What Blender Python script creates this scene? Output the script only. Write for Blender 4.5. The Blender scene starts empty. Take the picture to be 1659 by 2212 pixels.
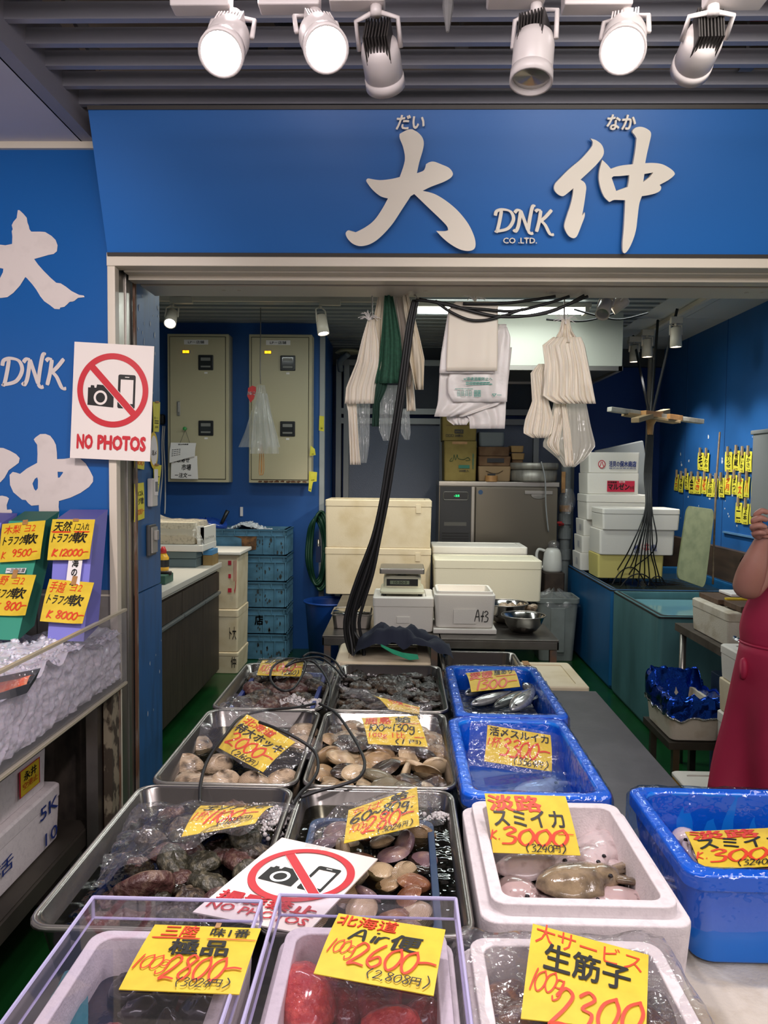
import bpy, bmesh, math, random
from mathutils import Vector as V, Matrix, noise
from mathutils.geometry import tessellate_polygon
random.seed(11)
SC = bpy.context.scene
COL = SC.collection
PI = math.pi
F = 1662.0                                   # focal length in pixels of the 1659x2212 frame
EYE = V((0, 0, 1.6))
# ------------------------------------------------------------------ camera
_Y = V((40.5 / F, 86.0 / F, -1.0)).normalized()
_h = V((1, -0.010, 0)); _X = (_h - _Y * _h.dot(_Y)).normalized()
_Z = _X.cross(_Y)
ROT = Matrix((_X, _Y, _Z))                   # camera axes -> world axes
cam_d = bpy.data.cameras.new('camera'); cam = bpy.data.objects.new('camera', cam_d); COL.objects.link(cam)
cam_d.sensor_fit = 'VERTICAL'; cam_d.sensor_height = 24; cam_d.lens = F / 2212 * 24
cam_d.clip_start = 0.05
cam.matrix_world = Matrix.Translation(EYE) @ ROT.to_4x4()
SC.camera = cam
SC.view_settings.view_transform = 'Standard'
SC.view_settings.look = 'None'
SC.view_settings.gamma = 1
SC.view_settings.use_curve_mapping = False
SC.view_settings.exposure = 0.10
SC.cycles.max_bounces = 8
SC.cycles.diffuse_bounces = 3
SC.cycles.glossy_bounces = 3
SC.cycles.transmission_bounces = 4
SC.cycles.transparent_max_bounces = 24
SC.cycles.sample_clamp_indirect = 4
SC.cycles.caustics_reflective = False
SC.cycles.caustics_refractive = False
# ------------------------------------------------------------------ world: the lit market hall around the stall
W = bpy.data.worlds.new('world'); SC.world = W; W.use_nodes = True
W.node_tree.nodes['Background'].inputs[0].default_value = (0.80, 0.75, 0.77, 1)
W.node_tree.nodes['Background'].inputs[1].default_value = 0.55

def ray(px, py):
    return ROT @ V(((px - 829.5) / F, -(py - 1106.0) / F, -1.0))
def P(px, py, y):
    d = ray(px, py); return EYE + d * (y / d.y)
def PZ(px, py, z):
    d = ray(px, py); return EYE + d * ((z - EYE.z) / d.z)
def PX(px, py, x):
    d = ray(px, py); return EYE + d * (x / d.x)
def PP(px, py, p0, n):
    d = ray(px, py); return EYE + d * ((p0 - EYE).dot(n) / d.dot(n))

def spot_light(name, loc, target, watts, angle=60, blend=0.6, col=(1, 0.93, 0.86), size=0.05):
    d = bpy.data.lights.new(name, 'SPOT'); d.energy = watts; d.spot_size = math.radians(angle)
    d.spot_blend = blend; d.color = col; d.shadow_soft_size = size
    o = bpy.data.objects.new(name, d); COL.objects.link(o); o.location = loc
    o.rotation_euler = (V(target) - V(loc)).to_track_quat('-Z', 'Y').to_euler()
    return o
def area_light(name, loc, sx, sy, watts, rot=(0, 0, 0), col=(1, 1, 1)):
    d = bpy.data.lights.new(name, 'AREA'); d.shape = 'RECTANGLE'; d.size = sx; d.size_y = sy
    d.energy = watts; d.color = col
    o = bpy.data.objects.new(name, d); COL.objects.link(o); o.location = loc; o.rotation_euler = rot
    return o
PINK = (1.0, 0.90, 0.92); WARM = (1.0, 0.87, 0.70); COOL = (0.93, 1.0, 0.97)
# unseen fill lights added over the aisle, standing in for hall lighting
area_light('aisle_fill_light', (-0.3, -0.9, 2.72), 2.6, 0.5, 30, (math.radians(18), 0, 0), PINK)
area_light('aisle_fill_light', (1.6, 0.3, 2.72), 0.5, 1.6, 14, (0, 0, 0), PINK)
# fluorescent tube lamp of the stall ceiling, then two added fill lights
area_light('tube_or_fill_light', (0.72, 5.75, 2.80), 1.25, 0.12, 16, (0, 0, 0), COOL)
area_light('tube_or_fill_light', (-0.9, 4.9, 2.84), 1.2, 0.12, 16, (0, 0, 0), COOL)
area_light('tube_or_fill_light', (1.2, 4.4, 2.84), 1.2, 0.12, 14, (0, 0, 0), COOL)

# ------------------------------------------------------------------ materials
def lin(h):
    h = h.lstrip('#'); c = [int(h[i:i + 2], 16) / 255 for i in (0, 2, 4)]
    return tuple(x / 12.92 if x <= 0.04045 else ((x + 0.055) / 1.055) ** 2.4 for x in c) + (1,)
_M = {}
def mat(name, col, rough=0.5, metal=0.0, n=None, bump=None, spec=None, emit=None, coat=0, stretch=None, alpha=None, sss=0):
    """n=(scale, colour2, lo, hi): noise-mixed second colour; bump=(scale, strength)"""
    if name in _M: return _M[name]
    m = bpy.data.materials.new(name); m.use_nodes = True; _M[name] = m
    nt = m.node_tree; b = nt.nodes['Principled BSDF']
    b.inputs['Base Color'].default_value = lin(col); b.inputs['Roughness'].default_value = rough
    b.inputs['Metallic'].default_value = metal
    if spec is not None: b.inputs['Specular IOR Level'].default_value = spec
    if coat: b.inputs['Coat Weight'].default_value = coat; b.inputs['Coat Roughness'].default_value = 0.08
    if sss: b.inputs['Subsurface Weight'].default_value = sss; b.inputs['Subsurface Radius'].default_value = (0.02, 0.01, 0.008)
    if emit: b.inputs['Emission Color'].default_value = lin(emit[0]); b.inputs['Emission Strength'].default_value = emit[1]
    if n or bump:
        tc = nt.nodes.new('ShaderNodeTexCoord'); src = tc.outputs['Object']
        if stretch:
            mp = nt.nodes.new('ShaderNodeMapping'); mp.inputs['Scale'].default_value = stretch
            nt.links.new(src, mp.inputs[0]); src = mp.outputs[0]
    if n:
        tx = nt.nodes.new('ShaderNodeTexNoise'); tx.inputs['Scale'].default_value = n[0]; tx.inputs['Detail'].default_value = 6
        nt.links.new(src, tx.inputs['Vector'])
        r = nt.nodes.new('ShaderNodeValToRGB'); r.color_ramp.elements[0].position = n[2]; r.color_ramp.elements[1].position = n[3]
        r.color_ramp.elements[0].color = lin(col); r.color_ramp.elements[1].color = lin(n[1])
        nt.links.new(tx.outputs['Fac'], r.inputs[0]); nt.links.new(r.outputs[0], b.inputs['Base Color'])
    if bump:
        t2 = nt.nodes.new('ShaderNodeTexNoise'); t2.inputs['Scale'].default_value = bump[0]; t2.inputs['Detail'].default_value = 4
        nt.links.new(src, t2.inputs['Vector'])
        bp = nt.nodes.new('ShaderNodeBump'); bp.inputs['Strength'].default_value = bump[1]; bp.inputs['Distance'].default_value = 0.01
        nt.links.new(t2.outputs['Fac'], bp.inputs['Height']); nt.links.new(bp.outputs[0], b.inputs['Normal'])
    return m
def clear(name, gloss=0.1, rough=0.05, tint='#ffffff', haze=0.0, bump=None, hazecol='#ffffff'):
    """thin clear film, glass, acrylic or water: transparent with a glossy share and an optional milky share"""
    if name in _M: return _M[name]
    m = bpy.data.materials.new(name); m.use_nodes = True; _M[name] = m
    nt = m.node_tree; nt.nodes.clear()
    out = nt.nodes.new('ShaderNodeOutputMaterial'); t = nt.nodes.new('ShaderNodeBsdfTransparent'); t.inputs[0].default_value = lin(tint)
    g = nt.nodes.new('ShaderNodeBsdfGlossy'); g.inputs['Roughness'].default_value = rough
    fr = nt.nodes.new('ShaderNodeLayerWeight'); fr.inputs[0].default_value = 0.5
    pw = nt.nodes.new('ShaderNodeMath'); pw.operation = 'POWER'; pw.inputs[1].default_value = 5.0
    ml = nt.nodes.new('ShaderNodeMath'); ml.operation = 'MULTIPLY_ADD'; ml.inputs[1].default_value = 0.6; ml.inputs[2].default_value = gloss; ml.use_clamp = True
    nt.links.new(fr.outputs['Facing'], pw.inputs[0]); nt.links.new(pw.outputs[0], ml.inputs[0]); ad = ml
    base = t.outputs[0]
    if haze:
        df = nt.nodes.new('ShaderNodeBsdfDiffuse'); df.inputs[0].default_value = lin(hazecol)
        tl = nt.nodes.new('ShaderNodeBsdfTranslucent'); tl.inputs[0].default_value = lin(hazecol)
        a = nt.nodes.new('ShaderNodeMixShader'); a.inputs[0].default_value = 0.5
        nt.links.new(df.outputs[0], a.inputs[1]); nt.links.new(tl.outputs[0], a.inputs[2])
        mx = nt.nodes.new('ShaderNodeMixShader'); mx.inputs[0].default_value = haze
        nt.links.new(base, mx.inputs[1]); nt.links.new(a.outputs[0], mx.inputs[2]); base = mx.outputs[0]
    mx = nt.nodes.new('ShaderNodeMixShader')
    nt.links.new(ad.outputs[0], mx.inputs[0]); nt.links.new(base, mx.inputs[1]); nt.links.new(g.outputs[0], mx.inputs[2])
    nt.links.new(mx.outputs[0], out.inputs[0])
    if bump:
        tc = nt.nodes.new('ShaderNodeTexCoord'); tx = nt.nodes.new('ShaderNodeTexNoise'); tx.inputs['Scale'].default_value = bump[0]
        nt.links.new(tc.outputs['Object'], tx.inputs['Vector'])
        bp = nt.nodes.new('ShaderNodeBump'); bp.inputs['Strength'].default_value = bump[1]; bp.inputs['Distance'].default_value = 0.01
        nt.links.new(tx.outputs['Fac'], bp.inputs['Height'])
        nt.links.new(bp.outputs[0], g.inputs['Normal']); nt.links.new(bp.outputs[0], fr.inputs['Normal'])
    return m

# ------------------------------------------------------------------ mesh builder
_MW = {}
class MB:
    def __init__(s): s.v = []; s.f = []; s.m = []
    def add(s, vs, fs, mi=0):
        k = len(s.v); s.v += [V(v) for v in vs]
        for f in fs: s.f.append([k + i for i in f]); s.m.append(mi)
        return s
    def box(s, x0, x1, y0, y1, z0, z1, mi=0, M=None):
        vs = [V((x, y, z)) for z in (z0, z1) for y in (y0, y1) for x in (x0, x1)]
        if M is not None: vs = [M @ v for v in vs]
        return s.add(vs, [(0, 2, 3, 1), (4, 5, 7, 6), (0, 1, 5, 4), (2, 6, 7, 3), (0, 4, 6, 2), (1, 3, 7, 5)], mi)
    def rings(s, rs, mi=0, c0=True, c1=True, closed=True):
        """loft through rings of equal length"""
        n = len(rs[0]); k = len(s.v); fs = []
        for r in rs: s.v += [V(p) for p in r]
        for i in range(len(rs) - 1):
            for j in range(n if closed else n - 1):
                a = k + i * n + j; b = k + i * n + (j + 1) % n
                fs.append([a, b, b + n, a + n])
        if closed and c0: fs.append([k + j for j in range(n)][::-1])
        if closed and c1: fs.append([k + (len(rs) - 1) * n + j for j in range(n)])
        s.f += fs; s.m += [mi] * len(fs); return s
    def tube(s, pts, r, n=8, mi=0, caps=True, flat=1.0):
        pts = [V(p) for p in pts]; rs = []; t0 = None; nn = None
        for i, p in enumerate(pts):
            t = (pts[min(i + 1, len(pts) - 1)] - pts[max(i - 1, 0)])
            t = t.normalized() if t.length > 1e-9 else V((0, 0, 1))
            if nn is None:
                nn = t.cross(V((0, 0, 1)) if abs(t.z) < 0.9 else V((1, 0, 0))).normalized()
            else:
                nn = (nn - t * nn.dot(t)); nn = nn.normalized() if nn.length > 1e-6 else t.orthogonal().normalized()
            bb = t.cross(nn); rr = r[i] if isinstance(r, (list, tuple)) else r
            rs.append([p + nn * (math.cos(2 * PI * j / n) * rr) + bb * (math.sin(2 * PI * j / n) * rr * flat) for j in range(n)])
        return s.rings(rs, mi, caps, caps)
    def lathe(s, prof, n=20, c=(0, 0, 0), mi=0, M=None, c0=True, c1=True):
        rs = []
        for r, z in prof:
            ring = [V((math.cos(2 * PI * j / n) * r, math.sin(2 * PI * j / n) * r, z)) for j in range(n)]
            ring = [(M @ p if M is not None else p) + V(c) for p in ring]; rs.append(ring)
        return s.rings(rs, mi, c0, c1)
    def sheet(s, fn, nu, nv, mi=0):
        k = len(s.v)
        for j in range(nv + 1):
            for i in range(nu + 1): s.v.append(V(fn(i / nu, j / nv)))
        for j in range(nv):
            for i in range(nu):
                a = k + j * (nu + 1) + i; s.f.append([a, a + 1, a + nu + 2, a + nu + 1]); s.m.append(mi)
        return s
    def poly(s, outline, holes=(), fn=None, mi=0):
        """flat polygon (2D points) with holes mapped by fn(x, y)"""
        fn = fn or (lambda x, y: V((x, y, 0)))
        loops = [[V((p[0], p[1], 0)) for p in l] for l in [outline] + list(holes)]
        tri = tessellate_polygon(loops); flat = [p for l in loops for p in l]
        return s.add([fn(p.x, p.y) for p in flat], [list(t) for t in tri], mi)
    def extr(s, outline, holes, fn, d0, d1, mi=0):
        """extruded polygon: fn(x, y, d)"""
        loops = [[V((p[0], p[1], 0)) for p in l] for l in [outline] + list(holes)]
        tri = tessellate_polygon(loops); flat = [p for l in loops for p in l]; k = len(flat)
        vs = [fn(p.x, p.y, d0) for p in flat] + [fn(p.x, p.y, d1) for p in flat]
        fs = [list(t) for t in tri] + [[i + k for i in t][::-1] for t in tri]; o = 0
        for l in loops:
            for i in range(len(l)): a = o + i; b = o + (i + 1) % len(l); fs.append([a, b, b + k, a + k])
            o += len(l)
        return s.add(vs, fs, mi)
    def build(s, name, mats, parent=None, smooth=False, bevel=0, seg=2, sub=0, solid=0, M=None, autos=None, weld=False, local=False):
        me = bpy.data.meshes.new(name)
        inv = None
        if parent is not None and not local: inv = _MW[parent.name].inverted()
        vs = [(M @ v if M is not None else v) for v in s.v]
        if inv is not None: vs = [inv @ v for v in vs]
        me.from_pydata([tuple(v) for v in vs], [], s.f)
        if not isinstance(mats, (list, tuple)): mats = [mats]
        for m in mats: me.materials.append(m)
        if len(mats) > 1: me.polygons.foreach_set('material_index', s.m)
        bm = bmesh.new(); bm.from_mesh(me)
        if weld: bmesh.ops.remove_doubles(bm, verts=bm.verts, dist=1e-5)
        bmesh.ops.recalc_face_normals(bm, faces=bm.faces); bm.to_mesh(me); bm.free()
        if smooth: me.polygons.foreach_set('use_smooth', [True] * len(me.polygons))
        o = bpy.data.objects.new(name, me); COL.objects.link(o)
        if parent is not None: o.parent = parent; _MW[o.name] = _MW[parent.name]
        else: _MW[o.name] = Matrix.Identity(4)
        if solid:
            md = o.modifiers.new('solid', 'SOLIDIFY'); md.thickness = solid; md.offset = 0
        if bevel:
            md = o.modifiers.new('bevel', 'BEVEL'); md.width = bevel; md.segments = seg; md.limit_method = 'ANGLE'; md.angle_limit = 0.6
            me.polygons.foreach_set('use_smooth', [True] * len(me.polygons))
            md = o.modifiers.new('wn', 'WEIGHTED_NORMAL'); md.keep_sharp = True
        if sub:
            md = o.modifiers.new('sub', 'SUBSURF'); md.levels = sub; md.render_levels = sub
        return o
def tag(o, label=None, cat=None, group=None, kind=None):
    if label: o['label'] = label
    if cat: o['category'] = cat
    if group: o['group'] = group
    if kind: o['kind'] = kind
    return o
def thing(name, label, cat, loc=(0, 0, 0), rz=0, group=None):
    o = bpy.data.objects.new(name, None); COL.objects.link(o); o.empty_display_size = 0.05
    o.location = loc; o.rotation_euler = (0, 0, rz)
    _MW[o.name] = Matrix.Translation(V(loc)) @ Matrix.Rotation(rz, 4, 'Z')
    return tag(o, label, cat, group)
def dup(root, loc=None, rot=None, label=None, group=None, scale=None):
    r = root.copy(); COL.objects.link(r)
    if loc is not None: r.location = loc
    if rot is not None: r.rotation_euler = rot
    if scale is not None: r.scale = scale
    if label: r['label'] = label
    if group: r['group'] = group
    for ch in list(root.children):
        c = ch.copy(); COL.objects.link(c); c.parent = r
        for g in list(ch.children):
            d = g.copy(); COL.objects.link(d); d.parent = c
    return r
def struct(o, label=None): return tag(o, label, None, None, 'structure')

def rrect(x0, x1, y0, y1, r, n=5):
    """rounded rectangle points, counter clockwise"""
    out = []
    for cx, cy, a in ((x1 - r, y1 - r, 0), (x0 + r, y1 - r, 90), (x0 + r, y0 + r, 180), (x1 - r, y0 + r, 270)):
        for i in range(n + 1):
            t = math.radians(a + 90 * i / n); out.append((cx + r * math.cos(t), cy + r * math.sin(t)))
    return out
def spline(pts, k=6, closed=False):
    """Catmull-Rom through the points"""
    pts = [V(p) for p in pts]; n = len(pts); out = []
    for i in range(n if closed else n - 1):
        g = (lambda j: pts[j % n]) if closed else (lambda j: pts[max(0, min(n - 1, j))])
        p0, p1, p2, p3 = g(i - 1), g(i), g(i + 1), g(i + 2)
        for s in range(k):
            t = s / k
            out.append(0.5 * (2 * p1 + (p2 - p0) * t + (2 * p0 - 5 * p1 + 4 * p2 - p3) * t * t + (3 * p1 - p0 - 3 * p2 + p3) * t ** 3))
    if not closed: out.append(pts[-1])
    return out

# ------------------------------------------------------------------ lettering
_T = {}
def text2d(s, bold=0.0):
    """the characters of s as a flat mesh in a unit box -> (points, faces, aspect); bold spreads copies of the glyphs"""
    key = (s, bold)
    if key in _T: return _T[key]
    if bold > 0:
        vs, fs, asp = text2d(s, 0.0); n = len(vs); V2 = []; F2 = []
        nl = s.count('\n') + 1; by = bold * .9 / nl; bx = by * nl / max(asp * nl, .2) if nl == 1 else bold * .9
        for k, (dx, dy) in enumerate(((1, 0), (-1, 0), (0, 1), (0, -1), (.7, .7), (-.7, -.7), (.7, -.7), (-.7, .7))):
            V2 += [(x + dx * bx, y + dy * by) for x, y in vs]; F2 += [[i + n * k for i in f] for f in fs]
        _T[key] = (V2, F2, asp); return _T[key]
    c = bpy.data.curves.new('lettering', 'FONT'); c.body = s; c.resolution_u = 2
    o = bpy.data.objects.new('lettering', c); COL.objects.link(o)
    bpy.context.view_layer.update()
    me = o.evaluated_get(bpy.context.evaluated_depsgraph_get()).to_mesh()
    vs = [(v.co.x, v.co.y) for v in me.vertices]; fs = [list(p.vertices) for p in me.polygons]
    o.evaluated_get(bpy.context.evaluated_depsgraph_get()).to_mesh_clear()
    bpy.data.objects.remove(o); bpy.data.curves.remove(c)
    x0 = min(v[0] for v in vs); x1 = max(v[0] for v in vs); y0 = min(v[1] for v in vs); y1 = max(v[1] for v in vs)
    vs = [((x - x0) / (x1 - x0), (y - y0) / (y1 - y0)) for x, y in vs]
    _T[key] = (vs, fs, (x1 - x0) / (y1 - y0)); return _T[key]
ST = {'0': [[(.5, .95), (.15, .75), (.05, .35), (.25, .03), (.5, .2), (.6, .6), (.42, .97)]],
 '1': [[(.32, 1), (.22, .5), (.15, 0)]], '2': [[(.08, .75), (.3, .98), (.55, .8), (.4, .45), (.05, .03), (.3, .08), (.68, .02)]],
 '3': [[(.1, .85), (.35, 1), (.55, .8), (.25, .55), (.55, .4), (.45, .08), (.05, .05)]], '4': [[(.4, 1), (.05, .4), (.62, .42)], [(.5, .7), (.35, 0)]],
 '5': [[(.62, .97), (.22, .95), (.15, .55), (.45, .6), (.55, .3), (.35, .02), (.03, .08)]], '6': [[(.5, 1), (.15, .6), (.05, .2), (.3, 0), (.55, .2), (.4, .45), (.1, .25)]],
 '7': [[(.08, .95), (.6, .95), (.25, 0)]], '8': [[(.55, .85), (.3, 1), (.12, .78), (.5, .35), (.35, .02), (.08, .2), (.35, .55), (.58, .9)]],
 '9': [[(.55, .8), (.3, .98), (.1, .7), (.3, .5), (.55, .8), (.45, .3), (.25, 0)]], '-': [[(.0, .5), (.35, .56), (.7, .52)]],
 '(': [[(.45, 1.1), (.15, .5), (.4, -.1)]], ')': [[(.2, 1.1), (.5, .5), (.15, -.1)]], 'K': [[(.2, 1), (.05, 0)], [(.6, .9), (.12, .45), (.6, .02)]],
 'g': [[(.5, .55), (.2, .6), (.1, .3), (.4, .25), (.5, .6), (.45, -.1), (.15, -.3), (.05, -.1)]], '~': [[(.0, .4), (.2, .6), (.4, .4), (.6, .6)]],
 '.': [[(.15, .1), (.2, .0)]], ',': [[(.2, .08), (.1, -.1)]], 'A': [[(0, 0), (.4, 1), (.6, 0)], [(.1, .4), (.55, .42)]], 'i': [[(.25, .6), (.2, 0)], [(.3, .9), (.3, .8)]],
 'r': [[(.1, .6), (.05, 0)], [(.08, .35), (.3, .6), (.5, .55)]], ' ': [], 'Y': [[(.05, 1), (.3, .5)], [(.6, 1), (.3, .5), (.25, 0)], [(.1, .4), (.5, .42)], [(.1, .25), (.5, .27)]],
 'D': [[(.3, .95), (.22, .5), (.1, .03), (.02, .06)], [(.02, .72), (.08, .92), (.35, 1), (.72, .9), (.85, .55), (.6, .15), (.1, .02)]],
 'N': [[(-.05, .1), (.05, .02), (.18, .3), (.28, .95)], [(.28, .95), (.45, .5), (.62, .05)], [(.62, .05), (.7, .6), (.82, 1.12), (.95, 1.15)], [(.0, .85), (.12, .97), (.28, .95)], [(.62, .05), (.72, -.08), (.85, -.05)]],
 'k': [[(.3, .95), (.22, .45), (.1, .0)], [(.05, .9), (.15, .98), (.3, .95)], [(.8, .98), (.5, .65), (.24, .45)], [(.3, .5), (.5, .3), (.72, -.1), (.9, -.12)]]}
def strokes2d(s, w=0.05, adv=0.68, jit=0.0):
    """hand-drawn marker strokes -> (points, faces, aspect) in a box about one unit high"""
    vs = []; fs = []; x = 0
    for ch in s:
        for st in ST.get(ch, []):
            dx = random.uniform(-jit, jit); dy = random.uniform(-jit, jit)
            pts = spline([(a + x + dx, b + dy, 0) for a, b in st], 5); k = len(vs); n = len(pts)
            for i, p in enumerate(pts):
                t = (pts[min(i + 1, n - 1)] - pts[max(i - 1, 0)]); t = t.normalized() if t.length > 1e-6 else V((1, 0, 0))
                ww = w * (0.65 + 0.45 * abs(t.y + 0.35 * t.x)) * (0.75 if i in (0, n - 1) else 1)
                q = V((-t.y, t.x, 0)) * ww
                vs += [(p.x + q.x, p.y + q.y), (p.x - q.x, p.y - q.y)]
            for i in range(n - 1): a = k + 2 * i; fs.append([a, a + 1, a + 3, a + 2])
        x += 0.34 if ch in '1i.,' else (0.9 if ch in 'DN' else adv)
    return vs, fs, x
def layers(vs, fs, step=0.000012):
    """a tiny height per separate stroke so overlapping strokes do not coincide"""
    par = list(range(len(vs)))
    def root(i):
        while par[i] != i: par[i] = par[par[i]]; i = par[i]
        return i
    for f in fs:
        a = root(f[0])
        for i in f[1:]: par[root(i)] = a
    ids = {}; return [step * ids.setdefault(root(i), len(ids)) for i in range(len(vs))]
class Sheet:
    """a paper quad BL, BR, TR, TL with a gentle bend; at(u, v, off) gives its points"""
    def __init__(s, bl, br, tr, tl, bend=0.0, curl=0.0, seed=0):
        s.c = [V(p) for p in (bl, br, tr, tl)]; s.bend = bend; s.curl = curl; s.seed = seed
        n = (s.c[1] - s.c[0]).cross(s.c[3] - s.c[0]).normalized()
        if n.dot(EYE - s.c[0]) < 0: n = -n
        s.n = n
    def at(s, u, v, off=0.0):
        a, b, c, d = s.c
        p = a * ((1 - u) * (1 - v)) + b * (u * (1 - v)) + c * (u * v) + d * ((1 - u) * v)
        h = s.bend * math.sin(PI * min(max(v, 0), 1)) + s.curl * max(0, u - 0.6) ** 2 * 6 * max(0, 0.6 - v)
        return p + s.n * (off + h)
    def put(s, mb, item, k, mi):
        kind, st, u0, v0, u1, v1 = item[:6]; ex = item[6] if len(item) > 6 else {}
        if kind == 't': vs, fs, asp = text2d(st, ex.get('b', 0.012)); fx = lambda x: x
        else:
            vs, fs, asp = strokes2d(st, ex.get('w', 0.055), ex.get('adv', 0.66), ex.get('j', 0.03)); fx = lambda x: x / max(asp, .01)
        sh = ex.get('sh', 0.12); rot = ex.get('r', 0.0)
        pts = []; lz = layers(vs, fs)
        for q, (x, y) in enumerate(vs):
            x = fx(x); u = u0 + (u1 - u0) * x + sh * (y - .5) * (v1 - v0); v = v0 + (v1 - v0) * y + rot * (x - .5) * (u1 - u0)
            pts.append(s.at(u, v, 0.0008 + 0.0003 * k + lz[q]))
        mb.add(pts, fs, mi)
YEL = mat('yellow_card', '#e8c732', 0.55, n=(30, '#dcb92a', 0.4, 0.7))
LEM = mat('lemon_card', '#e6dc46', 0.6, n=(25, '#dfd23c', 0.4, 0.7))
INKB = mat('black_marker', '#17140f', 0.45)
INKR = mat('red_marker', '#e0401c', 0.45)
INKC = mat('crimson_print', '#c92a33', 0.4)
PAPER = mat('white_paper', '#f1ebe6', 0.5)
TAPE = mat('brown_tape', '#b98a55', 0.35, n=(20, '#a87a4a', 0.4, 0.6))
FILM = clear('clear_film', 0.09, 0.10, haze=0.07, bump=(45, 1.0), hazecol='#efe9ee')
WRAP = clear('crumpled_wrap', 0.10, 0.12, haze=0.07, bump=(35, 1.0), hazecol='#f4eef4')
def writing(sh, mb, items):
    k = 0
    for it in items:
        col = {'b': 1, 'r': 2}[it[0][1]]
        sh.put(mb, (it[0][0],) + tuple(it[1:]), k, col); k += 1
def price_card(label, corners, items, paper=None, bend=0.004, curl=0.0, tapes=(), sleeve=0, group=None, name='price_card', sl=(0.25, 0.2, 0.25, 0.3), cat='price card', thick=0.0012, seed=0):
    """corners TL, TR, BR, BL in world space"""
    tl, tr, br, bl = [V(c) for c in corners]
    sh = Sheet(bl, br, tr, tl, bend, curl)
    root = thing(name, label, cat, (bl + br) / 2, group=group)
    mb = MB(); nu, nv = 8, 8
    mb.sheet(lambda u, v: sh.at(u, v), nu, nv, 0)
    mb.sheet(lambda u, v: sh.at(1 - u, v, -thick), nu, nv, 0)
    edge = [(i / nu, 0) for i in range(nu)] + [(1, i / nv) for i in range(nv)] + [(1 - i / nu, 1) for i in range(nu)] + [(0, 1 - i / nv) for i in range(nv)]
    k = len(mb.v); mb.v += [sh.at(u, v) for u, v in edge] + [sh.at(u, v, -thick) for u, v in edge]; n = len(edge)
    for i in range(n): j = (i + 1) % n; mb.f.append([k + i, k + j, k + n + j, k + n + i]); mb.m.append(0)
    writing(sh, mb, items)
    mb.build('card', [paper or YEL, INKB, INKR, INKC], root)
    for (u, v, w, h) in tapes:
        t = MB(); t.sheet(lambda a, b: sh.at(u + (a - .5) * w, v + (b - .5) * h, 0.003), 2, 4); t.build('tape_strip', TAPE, root, solid=0.0006)
    if sleeve:
        rnd = random.Random(seed or hash(label) % 999)
        ox = V((rnd.random() * 9, rnd.random() * 9, rnd.random() * 9))
        l, b_, r_, t_ = sl
        def fs(a, b, side):
            u = -l + a * (1 + l + r_); v = -b_ + b * (1 + b_ + t_)
            e = max(0, -u, u - 1, -v, v - 1)
            q = noise.noise(V((a * 5, b * 5, side)) + ox) * sleeve * (1 + 4 * e)
            return sh.at(u + 0.05 * noise.noise(V((a * 4, b * 4, 7)) + ox), v + .05 * noise.noise(V((a * 3, b * 6, 3)) + ox), side * (0.004 + abs(q)) - e * 0.05 + q * .5 * (e > 0.02))
        t = MB(); t.sheet(lambda a, b: fs(a, b, 1), 22, 22)
        t.build('plastic_sleeve', FILM, root, smooth=True)
    return root
# ================================================================== SETTING
BLUE = mat('blue_panel', '#15599f', 0.22, spec=0.5)
SIGNB = mat('sign_blue', '#1865b2', 0.38)
WALLB = mat('blue_wall_paint', '#225f9f', 0.5, n=(3, '#1f5893', 0.4, 0.7), bump=(8, 0.05))
COLB = mat('worn_blue_paint', '#2a5f95', 0.5, n=(9, '#274f78', 0.45, 0.75), stretch=(3, 3, 0.5))
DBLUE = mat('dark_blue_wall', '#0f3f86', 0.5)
CREAM = mat('cream_metal', '#d8cdb9', 0.4)
STEEL = mat('brushed_steel', '#a9a49c', 0.32, 0.9, bump=(40, 0.03))
DSTEEL = mat('dull_steel', '#7b7772', 0.35, 0.85, n=(6, '#65605b', 0.4, 0.7))
LOUV = mat('louvre_grey', '#9c9ba3', 0.35, 0.3)
LOUVD = mat('edge_beam_grey', '#8f8d94', 0.5, 0.1)  # even grey of the beam at the louvre's edge
PLEN = mat('plenum_board', '#a39586', 0.8, n=(2, '#8d8073', 0.4, 0.6))
SOFF = mat('soffit_grey', '#c2bec6', 0.5)
GREENF = mat('green_floor', '#14461f', 0.22, n=(4, '#0e3518', 0.35, 0.7))
TILEG = mat('grey_tile', '#8d8781', 0.4, n=(14, '#7d7771', 0.4, 0.7))
WHITEP = mat('white_panel', '#d9d7d0', 0.5)
RUST = mat('rust', '#6b4a35', 0.8, n=(18, '#8d8478', 0.45, 0.6), stretch=(1, 1, 0.3))

struct(MB().box(-5, 5, -3, 9, -0.1, 0).build('floor', GREENF))
# exterior soffit on the left and the louvred ceiling over the aisle
m = MB(); m.box(-4, -1.125, -1.0, 2.80, 2.735, 2.80); struct(m.build('ceiling', SOFF))
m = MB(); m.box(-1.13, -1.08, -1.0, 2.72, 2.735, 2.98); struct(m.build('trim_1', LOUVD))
m = MB()
for i in range(16):
    y = 2.585 - 0.119 * i
    m.box(-1.085, 3.4, y - 0.011, y + 0.011, 2.80, 2.845, 0)
struct(m.build('ceiling', LOUV))
m = MB(); m.box(-2.0, 3.6, -1, 2.9, 3.34, 3.4); m.box(-2, 3.6, 2.86, 2.95, 2.8, 3.4); struct(m.build('ceiling', PLEN))
for nm, x0, x1, y0, y1 in (('trim_2', -0.98, -0.80, 2.5, 1.2), ('trim_3', 1.55, 1.2, 2.0, 2.85)):
    m = MB(); m.tube([(x0, y0, 2.89), (x1, y1, 2.89)], 0.022, 4); struct(m.build(nm, STEEL))
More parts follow.
